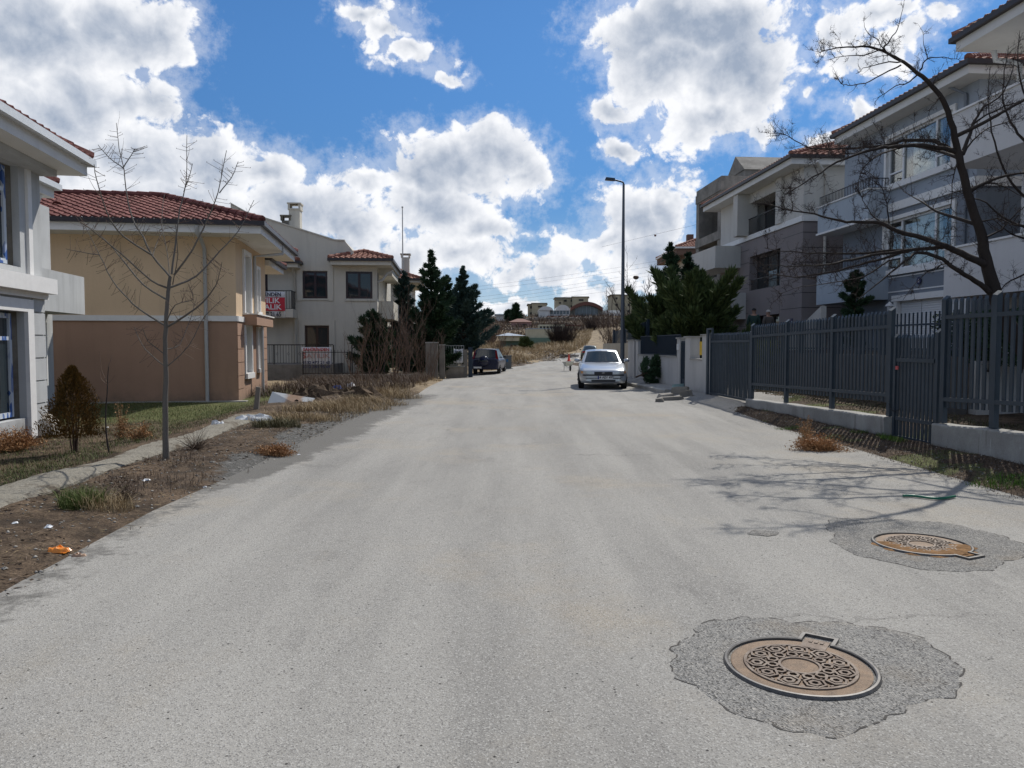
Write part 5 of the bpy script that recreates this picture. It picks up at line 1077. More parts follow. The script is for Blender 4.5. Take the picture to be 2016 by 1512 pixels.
def wiry(name, label, cat, x, y, rad, hh, n, mat, leafmat=None, leafn=0, seed=1, group=None, sq=(1, 1), drift=(0, 0)):
    """tumbleweed-like bush: many thin curved stems with small dry leaves"""
    rn = random.Random(seed); rr = np.random.default_rng(seed); m = MB(); pts = []
    for i in range(n):
        a = rn.uniform(0, 6.283); e = rn.uniform(.15, 1.35); L = rn.uniform(.5, 1.0); d = Vector((math.cos(a) * math.cos(e) * rad * sq[0], math.sin(a) * math.cos(e) * rad * sq[1], math.sin(e) * hh)) * L; q0 = Vector((rn.uniform(-.1, .1) * rad, rn.uniform(-.1, .1) * rad, -.01))
        mid = q0 + d * .5 + Vector((rn.uniform(-.12, .12), rn.uniform(-.12, .12), rn.uniform(0, .12))) * rad; end = q0 + d + Vector((drift[0] * rad, drift[1] * rad, 0)) * L
        end.z = max(end.z, .01); mid.z = max(mid.z, .01); m.tube([q0, mid, end], [.003, .002, .001], 3, cap=False)
        for t in range(8): f = rn.uniform(.3, 1); p = q0.lerp(mid, f * 2) if f < .5 else mid.lerp(end, f * 2 - 1); pts.append(p)
    o = m.build(name, mat); z = gz(x, y); o.location = (x, y, z); tag(o, label, cat, group)
    if leafn:
        pp = np.array([tuple(p) for p in pts]); idx = rr.integers(0, len(pp), leafn); q = pp[idx] + rr.normal(size=(leafn, 3)) * .05 * rad; q[:, 2] = np.abs(q[:, 2]); D = unit(rr.normal(size=(leafn, 3)) + np.array([0, 0, .5])); V, F = quad_leaves(q, D, rr.uniform(.015, .04, leafn) * (1 + rad), rr.uniform(.006, .014, leafn) * (1 + rad), rr); npmesh('leaves', V, F, leafmat or mat, o)
    return o
x, y = G(1612, 880); wiry('rusty_bush', 'orange-brown tumbleweed bush leaning on the concrete fence base', 'bush', x, y, .48, .36, 260, M_rust, M_rust, 3500, 3, sq=(1.25, .8)); x, y = G(1585, 862); wiry('rusty_bush', 'pale upright dry sprig at the left end of the tumbleweed by the fence', 'bush', x, y, .2, .55, 70, M_dry, M_rust, 700, 4)
x, y = G(26, 868); wiry('rusty_bush', 'orange-brown dry weeds under the window at the left edge', 'bush', x, y, .6, .42, 260, M_rust, M_rust, 3000, 5); x, y = G(540, 890); wiry('rusty_bush', 'low rusty weed clump on the dark gravel by the road', 'bush', x, y, .33, .2, 200, M_rust, M_rust, 2000, 6, sq=(1.3, 1))
x, y = G(240, 850); wiry('rusty_bush', 'tall thin ochre weed on the lawn near the bronze thuja', 'bush', x, y, .25, .75, 80, M_dry, M_rust, 900, 7); x, y = G(275, 862); wiry('rusty_bush', 'ochre weed clump behind the trunk of the young tree', 'bush', x, y, .35, .4, 80, M_dry, M_rust, 900, 8)
x, y = G(385, 890); wiry('dead_bush', 'low grey dead weed tangle beside the young tree trunk', 'bush', x, y, .42, .4, 110, M_dead, None, 0, 9); x, y = G(250, 985); wiry('dead_bush', 'thin brown dead weed beside the green tuft', 'bush', x, y, .2, .35, 50, M_dead, M_dead, 200, 10)
for i, (px, py, n, r_, h_, lab) in enumerate([(690, 800, 1400, .8, .24, 'straw clump on the verge nearest the dark gravel'), (640, 806, 1400, .8, .24, 'large straw clump on the verge by the leaning panel'), (600, 822, 900, .6, .17, 'straw clump at the end of the concrete strip'), (735, 792, 1000, .7, .3, 'straw clump at the far end of the dry verge'), (545, 838, 700, .35, .24, 'green and straw tuft on the end of the concrete strip'), (770, 780, 900, .7, .35, 'grey straw clump below the bare shrubs')]):
    x, y = G(px, py, .1); tuft('straw_clump', lab, 'grass clump', x, y, n, r_, .12, h_, M_dry if i != 4 else M_olive, 1.5, .009, (1.3, .8), 'straw clumps on the left verge')
x, y = G(1255, 795, .2); 
# litter of small stones and scraps of leaf on the dirt
def pebbles(name, n, x0, x1, y0, y1, keep, r0, r1, mat):
    p = scatter(x0, x1, y0, y1, n, rg, keep); n = len(p); base = np.array([[1, 0, 0], [0, 1, 0], [-1, 0, 0], [0, -1, 0], [0, 0, 1], [0, 0, -.5]], float); s = rg.uniform(r0, r1, (n, 1, 1)) * rg.uniform(.5, 1.2, (n, 1, 3)) * np.array([1, 1, .6]); a = rg.uniform(0, 6.28, n); c, d = np.cos(a), np.sin(a)
    B = base[None] * s + rg.normal(size=(n, 6, 3)) * r0 * .2; X = B[..., 0] * c[:, None] - B[..., 1] * d[:, None]; Y_ = B[..., 0] * d[:, None] + B[..., 1] * c[:, None]; V = np.stack([X, Y_, B[..., 2]], -1) + p[:, None] + np.array([0, 0, .012]); f = np.array([[0, 1, 4], [1, 2, 4], [2, 3, 4], [3, 0, 4], [1, 0, 5], [2, 1, 5], [3, 2, 5], [0, 3, 5]])
    F = (f[None] + (np.arange(n) * 6)[:, None, None]).reshape(-1, 3); tag(npmesh(name, V.reshape(-1, 3), F, mat), kind='stuff')
M_peb = leafy('pebbles_mat', (.09, .08, .07), (.42, .40, .36))
pebbles('gravel', 5200, -7, -2.8, 3.6, 22, lambda x, y: (tt(x, y) > -4.2) & (XLf(y) - x > -.1), .006, .022, M_peb); pebbles('gravel', 2600, 4.9, 7.2, 5.5, 20, lambda x, y: (tt(x, y) < 7.1) & (x - XRf(y) > -.1), .006, .02, M_peb)
pebbles('gravel', 900, -2.8, 5, 3, 14, lambda x, y: (XLf(y) - x < 0) & (x < XRf(y)), .003, .008, leafy('road_grit', (.05, .045, .04), (.3, .29, .27)))
pebbles('rubble', 700, -3.5, 6, 57, 90, lambda x, y: (XLf(y) - x > .3), .05, .16, M_peb); pebbles('rubble', 200, -3.4, -2.6, 3.6, 12, lambda x, y: (XLf(y) - x > .0), .02, .045, M_peb)

# ---------------------------------------------------------------- bare trees
def limb(m, pts, r0, r1, n=6):
    k = len(pts); m.tube(pts, [r0 + (r1 - r0) * (i / (k - 1)) ** .8 for i in range(k)], n)
def smoothpath(pts, sub=3, jit=0, rn=None):
    out = []
    for i in range(len(pts) - 1):
        p0, p1, p2, p3 = pts[max(i - 1, 0)], pts[i], pts[i + 1], pts[min(i + 2, len(pts) - 1)]
        for j in range(sub):
            t = j / sub; q = .5 * ((2 * p1) + (-p0 + p2) * t + (2 * p0 - 5 * p1 + 4 * p2 - p3) * t * t + (-p0 + 3 * p1 - 3 * p2 + p3) * t ** 3)
            if jit and rn and (i or j): q = q + Vector((rn.uniform(-jit, jit), rn.uniform(-jit, jit), rn.uniform(-jit, jit)))
            out.append(q)
    out.append(pts[-1]); return out
def twigs(m, path, rn, n, L, r, lv=1, up=.35, spread=.9, spur=True, start=.15, twist=.5):
    tot = len(path) - 1
    for i in range(n):
        f = start + (1 - start) * rn.random(); k = min(int(f * tot), tot - 1); p = path[k].lerp(path[k + 1], f * tot - k); d = (path[k + 1] - path[k]).normalized()
        side = d.cross(Vector((rn.gauss(0, 1), rn.gauss(0, 1), rn.gauss(0, 1)))).normalized(); dr = (d * rn.uniform(.25, .8) + side * spread + Vector((0, 0, up))).normalized(); l = L * rn.uniform(.35, 1.15) * (1 - .35 * f)
        pts = [p]; q = p
        for s in range(4):
            dr = (dr + Vector((rn.gauss(0, 1), rn.gauss(0, 1), rn.gauss(0, 1))) * .16 * twist * 2 + Vector((0, 0, .06))).normalized(); q = q + dr * l / 4; pts.append(q)
        rr = r * rn.uniform(.7, 1.2); m.tube(pts, [rr, rr * .8, rr * .62, rr * .45, rr * .3], 4 if rr > .004 else 3, cap=False)
        if lv > 0: twigs(m, pts, rn, max(2, int(n * .28)), L * .42, r * .55, lv - 1, up, spread, spur, .1, twist)
        elif spur:
            for s in range(rn.randint(3, 7)):
                k = rn.randint(0, 3); a = pts[k].lerp(pts[k + 1], rn.random()); v = Vector((rn.gauss(0, 1), rn.gauss(0, 1), rn.gauss(0, 1))).normalized() * rn.uniform(.02, .05); m.tube([a, a + v], [rr * .6, rr * .5], 3, cap=False)
def PP(lst, Y0, slope, Yf=None):
    return [P(px, py, Y0 + slope * i) for i, (px, py) in enumerate(lst)]
def big_tree():
    base = (8.83, 12.6, .0); r = WD.thing('bare_tree', 'large bare fruit tree spreading over the grey picket fence', 'tree', base); rn = random.Random(5)
    T = [(2078, 845), (2032, 720), (1985, 640), (1957, 572), (1940, 510), (1932, 460), (1915, 410), (1901, 360), (1888, 312), (1880, 270), (1866, 222), (1850, 185), (1815, 150), (1790, 130), (1750, 106), (1710, 92), (1670, 93), (1638, 96), (1612, 104)]
    R_ = [.165, .15, .135, .12, .10, .085, .076, .069, .062, .054, .047, .041, .034, .028, .022, .017, .012, .009, .005]
    tp = PP(T, 12.6, -.08); tp[0].z = .0; m = MB(); tp2 = smoothpath(tp, 3, .008, rn); m.tube(tp2, (.88 * np.interp(np.linspace(0, 1, len(tp2)), np.linspace(0, 1, len(R_)), R_)).tolist(), 12)
    limbs = [([(1937, 520), (1890, 498), (1858, 485), (1823, 471), (1764, 454), (1732, 437), (1690, 437), (1655, 434), (1603, 421), (1541, 411), (1500, 395)], 12.25, -.06, .075, .004, 16, .5),
        ([(1858, 486), (1825, 489), (1796, 491), (1749, 494), (1687, 498), (1615, 499), (1553, 496), (1505, 488)], 12.2, .08, .05, .004, 14, .5),
        ([(1796, 492), (1735, 500), (1677, 511), (1635, 520), (1590, 524), (1553, 524), (1500, 522)], 12.2, -.16, .035, .004, 12, .5),
        ([(1790, 494), (1740, 508), (1690, 523), (1627, 538), (1565, 545), (1516, 540), (1490, 532)], 12.2, .2, .032, .004, 13, .5),
        ([(1752, 512), (1700, 545), (1640, 556), (1580, 565), (1530, 580)], 12.0, .22, .018, .003, 10, .45),
        ([(1947, 575), (1918, 552), (1888, 533), (1838, 503), (1803, 499), (1789, 508), (1752, 538), (1714, 570), (1690, 590)], 12.3, -.12, .06, .004, 10, .4),
        ([(1872, 518), (1838, 528), (1800, 560), (1778, 590)], 12.2, -.2, .014, .003, 6, .3),
        ([(1894, 302), (1870, 296), (1851, 291), (1801, 286), (1760, 288), (1727, 293), (1665, 311), (1615, 340), (1573, 367), (1552, 378)], 12.0, -.1, .06, .004, 16, .5),
        ([(1870, 294), (1840, 278), (1789, 275), (1751, 284), (1700, 290), (1665, 293), (1620, 292), (1590, 290), (1553, 270), (1535, 262)], 12.0, .13, .045, .004, 16, .5),
        ([(1800, 286), (1740, 300), (1700, 330), (1690, 370)], 11.9, -.2, .02, .003, 8, .4),
        ([(1760, 288), (1700, 300), (1640, 305), (1590, 322)], 11.9, .25, .02, .003, 9, .4),
        ([(1895, 300), (1910, 262), (1920, 236), (1938, 211), (1975, 183), (1992, 140), (1996, 115)], 12.0, .12, .04, .004, 9, .4),
        ([(1916, 244), (1962, 216), (2016, 196), (2040, 190)], 12.1, -.15, .022, .003, 8, .4),
        ([(1897, 305), (1930, 262), (1980, 240), (2030, 232)], 12.1, .2, .022, .003, 8, .4),
        ([(1812, 147), (1776, 120), (1740, 97), (1752, 80), (1762, 64), (1772, 37), (1780, 8)], 11.3, .05, .024, .003, 10, .28),
        ([(1740, 97), (1730, 80), (1705, 60), (1700, 40)], 11.25, .05, .012, .002, 6, .22),
        ([(1776, 121), (1739, 124), (1709, 131), (1685, 145)], 11.3, -.2, .015, .003, 8, .28), ([(1806, 146), (1790, 162), (1764, 169), (1732, 191), (1722, 205)], 11.4, .2, .017, .003, 8, .28),
        ([(1774, 128), (1739, 146), (1702, 164), (1670, 168), (1657, 163), (1646, 146)], 11.3, .15, .016, .003, 10, .28), ([(1811, 139), (1826, 117), (1858, 112), (1893, 121)], 11.4, -.15, .016, .003, 8, .28), ([(1826, 117), (1820, 90), (1816, 62)], 11.4, .1, .01, .002, 6, .22),
        ([(1740, 97), (1700, 108), (1660, 110), (1630, 118)], 11.2, .12, .014, .003, 8, .25), ([(1850, 190), (1835, 210), (1826, 232)], 11.5, -.1, .01, .002, 6, .2),
        ([(1885, 318), (1875, 360), (1870, 420), (1858, 470)], 11.9, .05, .014, .003, 8, .4), ([(1905, 385), (1940, 360), (1985, 372), (2040, 400)], 12.1, .2, .022, .003, 9, .4), ([(1925, 440), (1965, 430), (2000, 445), (2040, 440)], 12.2, -.2, .018, .003, 8, .4), ([(1750, 440), (1745, 400), (1735, 370), (1700, 340)], 12.0, -.1, .016, .003, 8, .35), ([(1733, 437), (1715, 420), (1700, 395), (1688, 372)], 12.0, .1, .016, .003, 8, .35)]
    tw = MB()
    for (l, Y0, sl, r0, r1, n, L) in limbs:
        pts = smoothpath(PP(l, Y0, sl), 3, .012, rn); limb(m, pts, r0 * .8, r1, 7 if r0 > .03 else 5); twigs(tw, pts, rn, int(n * (1.2 if L < .3 else 2.4)), L, (.0042 if L < .3 else .0052), 1, .25, .9, True, .12)
    twigs(tw, tp2[30:], rn, 26, .4, .005, 1, .3)
    # deep side growth so the crown has volume
    for (f, az) in ((12, 1.2), (16, 2.0), (20, .3), (24, 1.6), (27, -.4)):
        a = tp2[f]; q = [a]; d = Vector((math.cos(az), math.sin(az), .45))
        for s in range(5): q.append(q[-1] + d.normalized() * .42); d += Vector((rn.gauss(0, .2), rn.gauss(0, .2), rn.gauss(0, .15)))
        q = smoothpath(q, 2); limb(m, q, .035, .004, 5); twigs(tw, q, rn, 14, .45, .005, 1)
    m.build('trunk', M_barkd, r, base, True); tw.build('crown', M_twig, r, base)
big_tree()
def edge_tree():
    base = (11.4, 14.2, .2); r = WD.thing('bare_tree', 'second bare tree whose thin branches enter at the right edge', 'tree', base); rn = random.Random(8); m = MB(); tw = MB()
    tr = [Vector((11.4, 14.2, -.1)), Vector((11.3, 14.1, 1.5)), Vector((11.1, 14.0, 2.6)), Vector((11.0, 13.9, 4.0)), Vector((10.7, 13.8, 5.6)), Vector((10.4, 13.7, 7.0))]; m.tube(smoothpath(tr, 3), [.13 - .006 * i for i in range(16)], 8)
    for l, Y0, s in (([(2090, 420), (2016, 385), (1985, 350), (1962, 300), (1950, 240), (1945, 190), (1950, 130)], 13.9, -.1), ([(2090, 430), (2016, 445), (1975, 428), (1940, 400), (1905, 385), (1880, 372)], 13.9, -.1), ([(2080, 330), (2016, 275), (1990, 240), (1975, 200), (1978, 140), (1985, 90)], 13.8, .05), ([(2080, 480), (2016, 470), (1985, 455), (1950, 430)], 13.9, .1), ([(2060, 250), (2016, 180), (2005, 120), (2008, 60)], 13.7, .1), ([(2080, 520), (2016, 540), (1980, 560), (1960, 585)], 13.9, -.1)):
        q0 = PP(l, Y0, s); k0 = min(tr[1:], key=lambda v: abs(v.z - q0[0].z + .5)); pts = smoothpath([k0, k0.lerp(q0[0], .5) + Vector((0, 0, .12))] + q0, 3, .012, rn); limb(m, pts, .045, .004, 6); twigs(tw, pts, rn, 20, .5, .0045, 1, .25)
    m.build('trunk', M_barkd, r, base, True); tw.build('crown', M_twig, r, base)
edge_tree()
def young_tree():
    x, y = G(327, 912, .03); base = (x, y, .0); r = WD.thing('young_tree', 'slender bare young tree with upswept branches on the left verge', 'tree', base); rn = random.Random(15); m = MB(); tw = MB(); S = 600 / 2016
    tk = [(327, 915), (325, 800), (327, 740), (325, 680), (328, 620), (331, 575), (335, 545)]; pts = smoothpath(PP(tk, y, 0), 4, .003, rn); pts[0].z = -.02; m.tube(pts, np.interp(np.linspace(0, 1, len(pts)), [0, .08, .4, 1], [.05, .039, .031, .022]).tolist(), 10)
    LM = [[(335, 545), (298, 501), (283, 468), (262, 433), (250, 388), (244, 335), (235, 293), (229, 242)], [(298, 501), (268, 483), (232, 454), (208, 412), (190, 352), (185, 323)], [(338, 540), (348, 462), (354, 412), (366, 358), (368, 266)], [(343, 541), (378, 492), (411, 427), (429, 379), (446, 296)],
        [(334, 566), (387, 543), (432, 495), (470, 454), (500, 394)], [(330, 567), (298, 552), (253, 513), (208, 474), (170, 445), (155, 436)], [(329, 590), (283, 561), (238, 507), (220, 486), (190, 455)], [(327, 642), (277, 610), (253, 589), (220, 550), (196, 501), (167, 445)], [(328, 644), (387, 607), (417, 574), (429, 550), (437, 516)],
        [(326, 688), (354, 678), (375, 627), (384, 595)], [(326, 724), (372, 681), (402, 624), (446, 583)], [(326, 722), (286, 687), (265, 645)], [(325, 698), (292, 672), (281, 645)], [(244, 332), (215, 310), (193, 285)], [(244, 328), (256, 310), (266, 292)], [(432, 380), (455, 350), (469, 318)], [(362, 378), (372, 350), (379, 322)], [(196, 502), (170, 498), (130, 490)], [(336, 560), (330, 500), (318, 440), (324, 382)], [(340, 560), (350, 500), (345, 440)], [(300, 505), (312, 470), (330, 440)], [(325, 640), (345, 600), (380, 590), (372, 560)]]
    sl = [.12, -.16, .1, -.12, .2, -.2, .25, .15, -.2, .2, -.12, .2, -.2, -.1, .1, .1, -.1, .1, .35, -.35, .3, -.3]
    for l, s in zip(LM, sl):
        q = smoothpath(PP(l, y, s), 3, .004, rn); r0 = .0155 if len(l) > 4 else .008; limb(m, q, r0, .0035, 6)
        for i in range(len(q) * 2):                     # short opposite spurs
            f = rn.uniform(.2, .95) * (len(q) - 1); k = int(f); a = q[k].lerp(q[k + 1], f - k); d = (q[k + 1] - q[k]).normalized(); s_ = d.cross(Vector((rn.gauss(0, .3), 1, rn.gauss(0, .3)))).normalized() * rn.choice((-1, 1)); e = a + (s_ + d * .3) * rn.uniform(.04, .2); tw.tube([a, e], [.0034, .0022], 3, cap=False); tw.tube([e, e + d * .012], [.004, .003], 3, cap=False)
        if len(l) > 3: twigs(tw, q, rn, 5, .4, .0038, 0, .4, .8, False, .1, .3)
    m.build('trunk', M_barkg, r, base, True); tw.build('crown', M_twigr, r, base)
    x, y = G(216, 895, .02); base = (x, y, .0); r = WD.thing('sapling', 'thin leafless sapling on the lawn left of the young tree', 'tree', base); m = MB(); tw = MB()
    m.tube(smoothpath(PP([(216, 898), (210, 860), (208, 815), (211, 775), (212, 745), (214, 718)], y, .01), 3), np.linspace(.014, .005, 16).tolist(), 6)
    for l in ([(210, 752), (200, 728), (196, 692)], [(213, 722), (219, 706), (221, 698)], [(209, 758), (220, 748), (226, 738)], [(209, 756), (199, 745), (197, 728)]): q = smoothpath(PP(l, y, .03), 3); tw.tube(q, np.linspace(.005, .002, len(q)).tolist(), 4)
    m.build('trunk', M_barkd, r, base, True); tw.build('crown', M_twigr, r, base)
young_tree()
def shrub(name, label, cat, x, y, H, n, spread, seed, mat=M_twigr, rr=.016, group=None, z=None, lv=1, tn=14, tl=.6, ln=0, lmat=None, nest=False):
    rn = random.Random(seed); zz = gz(x, y) if z is None else z; base = (x, y, zz); r = WD.thing(name, label, cat, base, group); m = MB(); tw = MB()
    for i in range(n):
        a = rn.uniform(0, 6.28); q = [Vector((rn.uniform(-.12, .12) * spread, rn.uniform(-.12, .12) * spread, -.05))]; d = Vector((math.cos(a) * rn.uniform(.05, .55) * spread, math.sin(a) * rn.uniform(.05, .55) * spread, 1)).normalized(); hh = H * rn.uniform(.55, 1.0)
        for s in range(7): d = (d + Vector((rn.gauss(0, .07), rn.gauss(0, .07), .03))).normalized(); q.append(q[-1] + d * hh / 7)
        k = rr * rn.uniform(.6, 1.2); m.tube(q, [k * (1 - .12 * j) for j in range(8)], 5, cap=False); twigs(tw, q, rn, tn, tl * H / 3, k * .35, lv, .5, .6, False, .25, .4)
    m.build('stems', mat, r); tw.build('twigs', mat, r); return r
SH = 'bare shrubs along the left verge'
for i, (px, Y, H, n, sp, lab) in enumerate([(700, 33.5, 2.9, 7, .9, 'bare shrub nearest the terrace railing'), (742, 35, 3.6, 9, .9, 'tall bare shrub just left of the dark small conifer'), (775, 34, 4.0, 12, .8, 'tallest dense bare shrub in the middle of the verge'), (800, 36, 3.6, 11, 1.0, 'bushy bare shrub right of the tallest one'), (828, 38, 3.4, 9, .9, 'bare shrub in front of the concrete pillars'), (845, 39, 2.6, 8, 1.1, 'low arching bare shrub by the pillar foot'), (720, 31, 1.5, 8, 1.4, 'low bare brush leaning over the straw')]):
    shrub('bare_shrub', lab, 'shrub', P(px, 700, Y).x, Y, H * 1.12, n, sp, 30 + i, group=SH, rr=.02, tn=8, tl=.75)
shrub('bare_shrub', 'reddish bare shrub right behind the blue car', 'shrub', P(985, 700, 58).x, 58, 2.9, 22, .9, 50, rr=.016, tn=18, mat=leafy('russet_twigs', (.07, .035, .025), (.2, .11, .07)))
shrub('bare_tree', 'brown leafless bushy tree at the far right kerb before the lamp', 'tree', P(1207, 700, 62).x, 62, 5.2, 9, 1.0, 51, rr=.05, tn=22, tl=.8, z=.3); shrub('bare_tree', 'thin grey leafless tree with a bird nest right of the lamp', 'tree', P(1247, 700, 60).x, 60, 8.8, 6, .45, 52, rr=.05, tn=20, tl=.5, mat=M_twig, z=.8)
p = P(1252, 546, 60); m = MB(); m.lathe([(.01, -.18), (.18, -.12), (.24, .03), (.15, .12), (.01, .09)], (0, 0, 0), 10); o = m.build('bird_nest', M_dead, smooth=False); o.location = p; tag(o, 'dark round bird nest in the thin grey tree', 'nest')
shrub('round_bush', 'large round leafless thorn bush on the dry slope', 'bush', P(1106, 680, 140).x, 140, 5.6, 80, 2.2, 53, rr=.08, tn=18, tl=.9, z=-.2 + .9, mat=M_twig); shrub('round_bush', 'hazy brown bush on the slope above the road crest', 'bush', P(1165, 650, 215).x, 215, 6.5, 40, 2.0, 54, rr=.08, tn=14, tl=.9, z=4.6, mat=M_twig, group='scrub on the hill'); shrub('round_bush', 'brown scrub at the left foot of the hill', 'bush', P(965, 650, 190).x, 190, 8, 40, 2.0, 55, rr=.08, tn=14, tl=.9, z=1.5, mat=M_twigr, group='scrub on the hill')
for i, (px, Y, lab) in enumerate([(1197, 120, 'left one of two thin leafless saplings by the road crest'), (1206, 118, 'right one of two thin leafless saplings by the road crest')]):
    x = P(px, 660, Y).x; r = WD.thing('sapling', lab, 'tree', (x, Y, gz(x, Y))); m = MB(); m.tube([(0, 0, -.2), (.1, 0, 3), (-.15, 0, 6), (-.3 + i * .3, 0, 9.2)], [.07, .06, .045, .02], 5); m.build('trunk', M_twig, r); tw = MB(); twigs(tw, smoothpath([Vector((0, 0, 3)), Vector((-.15, 0, 6)), Vector((-.2, 0, 9))], 3), random.Random(i), 8, .5, .015, 0, .8, .3, False); tw.build('twigs', M_twig, r)
# ---------------------------------------------------------------- conifers
def conifer(name, label, x, y, H, Rb, seed, mat, kind='fir', n=26000, z=None, prof=None, sz=1.0, group=None, lean=0, skirt=.06):
    rr = np.random.default_rng(seed); rn = random.Random(seed); zz = gz(x, y) - .05 if z is None else z; r = WD.thing(name, label, 'conifer', (x, y, zz), group)
    m = MB(); m.tube([(0, 0, 0), (lean * .5, 0, H * .5), (lean, 0, H * .97)], [H * .02, H * .012, .012], 7); Pt, Dt, Lt = [], [], []
    nb = int(58 * H / 7) if kind != 'juniper' else 74
    for i in range(nb):
        f = skirt + (1 - skirt) * (i + rn.random()) / nb; zb = f * H; az = i * 2.39996 + rn.uniform(-.3, .3)
        R0 = Rb * (prof(f) if prof else (1 - f) ** .8) * (rn.uniform(.55, 1.0) if rn.random() < .7 else rn.uniform(1.05, 1.38)) + .04
        if kind == 'fir': up0, curve = .12 + .5 * f, .30
        elif kind == 'cedar': up0, curve = .75, .25
        else: up0, curve = .55 + .6 * f, .35
        d = np.array([math.cos(az), math.sin(az), up0]); d /= np.linalg.norm(d); L = R0 * (1 if kind != 'juniper' else 1.15); S = 7; q = np.array([lean * f, 0, zb - (0 if kind != 'juniper' else 0)]); path = [q.copy()]
        for s in range(S): d = d + np.array([0, 0, curve / S]) + rr.normal(size=3) * .05; d /= np.linalg.norm(d); q = q + d * L / S; path.append(q.copy())
        path = np.array(path); m.tube([tuple(p) for p in path], np.linspace(.012 + .02 * R0, .004, S + 1).tolist(), 4, cap=False)
        k = int(n / nb * (.35 + R0 / Rb)); t = rr.uniform(.12 if kind != 'juniper' else .05, 1, k) ** .8 * S; i0 = np.minimum(t.astype(int), S - 1); w = (t - i0)[:, None]; p = path[i0] * (1 - w) + path[i0 + 1] * w; dd = unit(path[i0 + 1] - path[i0])
        rad = (1.05 - t / S)[:, None] * (.07 + .10 * R0) * (.9 if kind == 'fir' else .6); off = rr.normal(size=(k, 3)) * rad * np.array([1, 1, .5]); Pt.append(p + off); Dt.append(unit(dd * .9 + rr.normal(size=(k, 3)) * .3 + unit(off) * .45 + np.array([0, 0, .12 if kind != 'juniper' else .35]))); Lt.append(rr.uniform(.16, .40, k) * sz * (.45 + .55 * min(1, R0 / (.45 * Rb))))
    k = 420 if kind != 'juniper' else 0; zt = rr.uniform(.86, 1.0, k); rad = (1 - zt) * H * .16 + .015; a_ = rr.uniform(0, 6.283, k); Pt.append(np.stack([lean * zt + rad * np.cos(a_), rad * np.sin(a_), zt * H], 1)); Dt.append(unit(np.stack([np.cos(a_) * .45, np.sin(a_) * .45, np.ones(k)], 1))); Lt.append(rr.uniform(.08, .2, k) * sz * min(1, H / 5))
    Pn, D, L = np.concatenate(Pt), np.concatenate(Dt), np.concatenate(Lt); V, F = quad_leaves(Pn, D, L, L * .2, rr); m.build('trunk', M_barkb, r); npmesh('crown', V, F, mat, r); return r
conifer('conifer', 'tall dark conifer behind the pillars, left one of the two tallest', P(850, 700, 44).x, 44, 7.3, 1.7, 1, M_con1, 'fir', 42000, skirt=.05, prof=lambda f: min(1, ((1 - f) * 1.5) ** 1.25))
conifer('conifer', 'tall blue-tinged conifer beside the parked blue car', P(912, 700, 52).x, 52, 7.2, 2.4, 2, M_con2, 'fir', 46000, skirt=.2, prof=lambda f: min(1, ((1 - f) * 1.5) ** 1.25))
conifer('conifer', 'slim conifer between the small house and the tallest conifers', P(797, 700, 46).x, 46, 6.3, 1.25, 3, M_con2, 'fir', 20000, prof=lambda f: min(1, (1 - f) * 1.6))
conifer('conifer', 'broad dark conifer filling the space behind the two tallest', P(880, 700, 54).x, 54, 6.6, 2.1, 12, M_con1, 'fir', 30000, prof=lambda f: min(1, (1 - f) * 1.7))
conifer('conifer', 'small dark cedar in front of the beige house corner', P(735, 700, 38).x, 38, 3.4, 1.0, 4, M_con1, 'fir', 14000, prof=lambda f: min(1, (1 - f) * 2))
JP = lambda f: min(1.0, .55 + .9 * f) * max(0, (1 - f)) ** .55 * 1.15
conifer('juniper', 'large spreading juniper behind the garden wall, nearest the gate', P(1374, 700, 29.5).x, 29.5, 4.1, 1.7, 5, M_jun, 'juniper', 46000, z=.1, prof=lambda f: (1.05 if f < .55 else max(.12, (1 - f) * 1.6)), sz=1.1)
conifer('juniper', 'spreading juniper behind the garden wall by the lamp side', P(1318, 700, 33).x, 33, 3.8, 1.7, 6, M_jun, 'juniper', 40000, z=.2, prof=lambda f: (1.0 if f < .5 else max(.1, (1 - f) * 1.3)), sz=1.1)
conifer('conifer', 'narrow pointed conifer rising behind the spreading junipers', P(1318, 700, 37).x, 37, 6.1, 1.0, 7, M_con1, 'fir', 16000, z=.3, prof=lambda f: min(1, (1 - f) * 1.5))
conifer('conifer', 'conical conifer in front of the concrete building', P(1352, 700, 38).x, 38, 5.8, 1.1, 8, M_con1, 'fir', 16000, z=.3, prof=lambda f: min(1, (1 - f) * 1.5)); conifer('conifer', 'olive conifer right beside the street lamp', P(1262, 700, 42).x, 42, 3.9, 1.3, 9, M_jun, 'fir', 14000, z=.3)
conifer('cypress', 'slim dark cypress against the blue-grey house', ST.w(13.4, 25.2).x, ST.w(13.4, 25.2).y, 2.9, .42, 10, M_con1, 'cedar', 12000, z=1.2, prof=lambda f: min(1, (1 - f) * 3), sz=.6)
conifer('conifer', 'small dark fir on the skyline of the hill', P(1016, 640, 285).x, 285, 6.8, 2.2, 11, M_con1, 'fir', 5000, z=P(1016, 634, 285).z, sz=4); conifer('conifer', 'lower dark fir left of the skyline fir', P(1002, 640, 288).x, 288, 4.4, 2.0, 14, M_con1, 'fir', 4000, z=P(1002, 634, 288).z, sz=4)
conifer('conifer', 'little green pine on the verge behind the blue car', P(1035, 700, 95).x, 95, 1.8, .8, 13, M_jun, 'fir', 5000, sz=1.6)
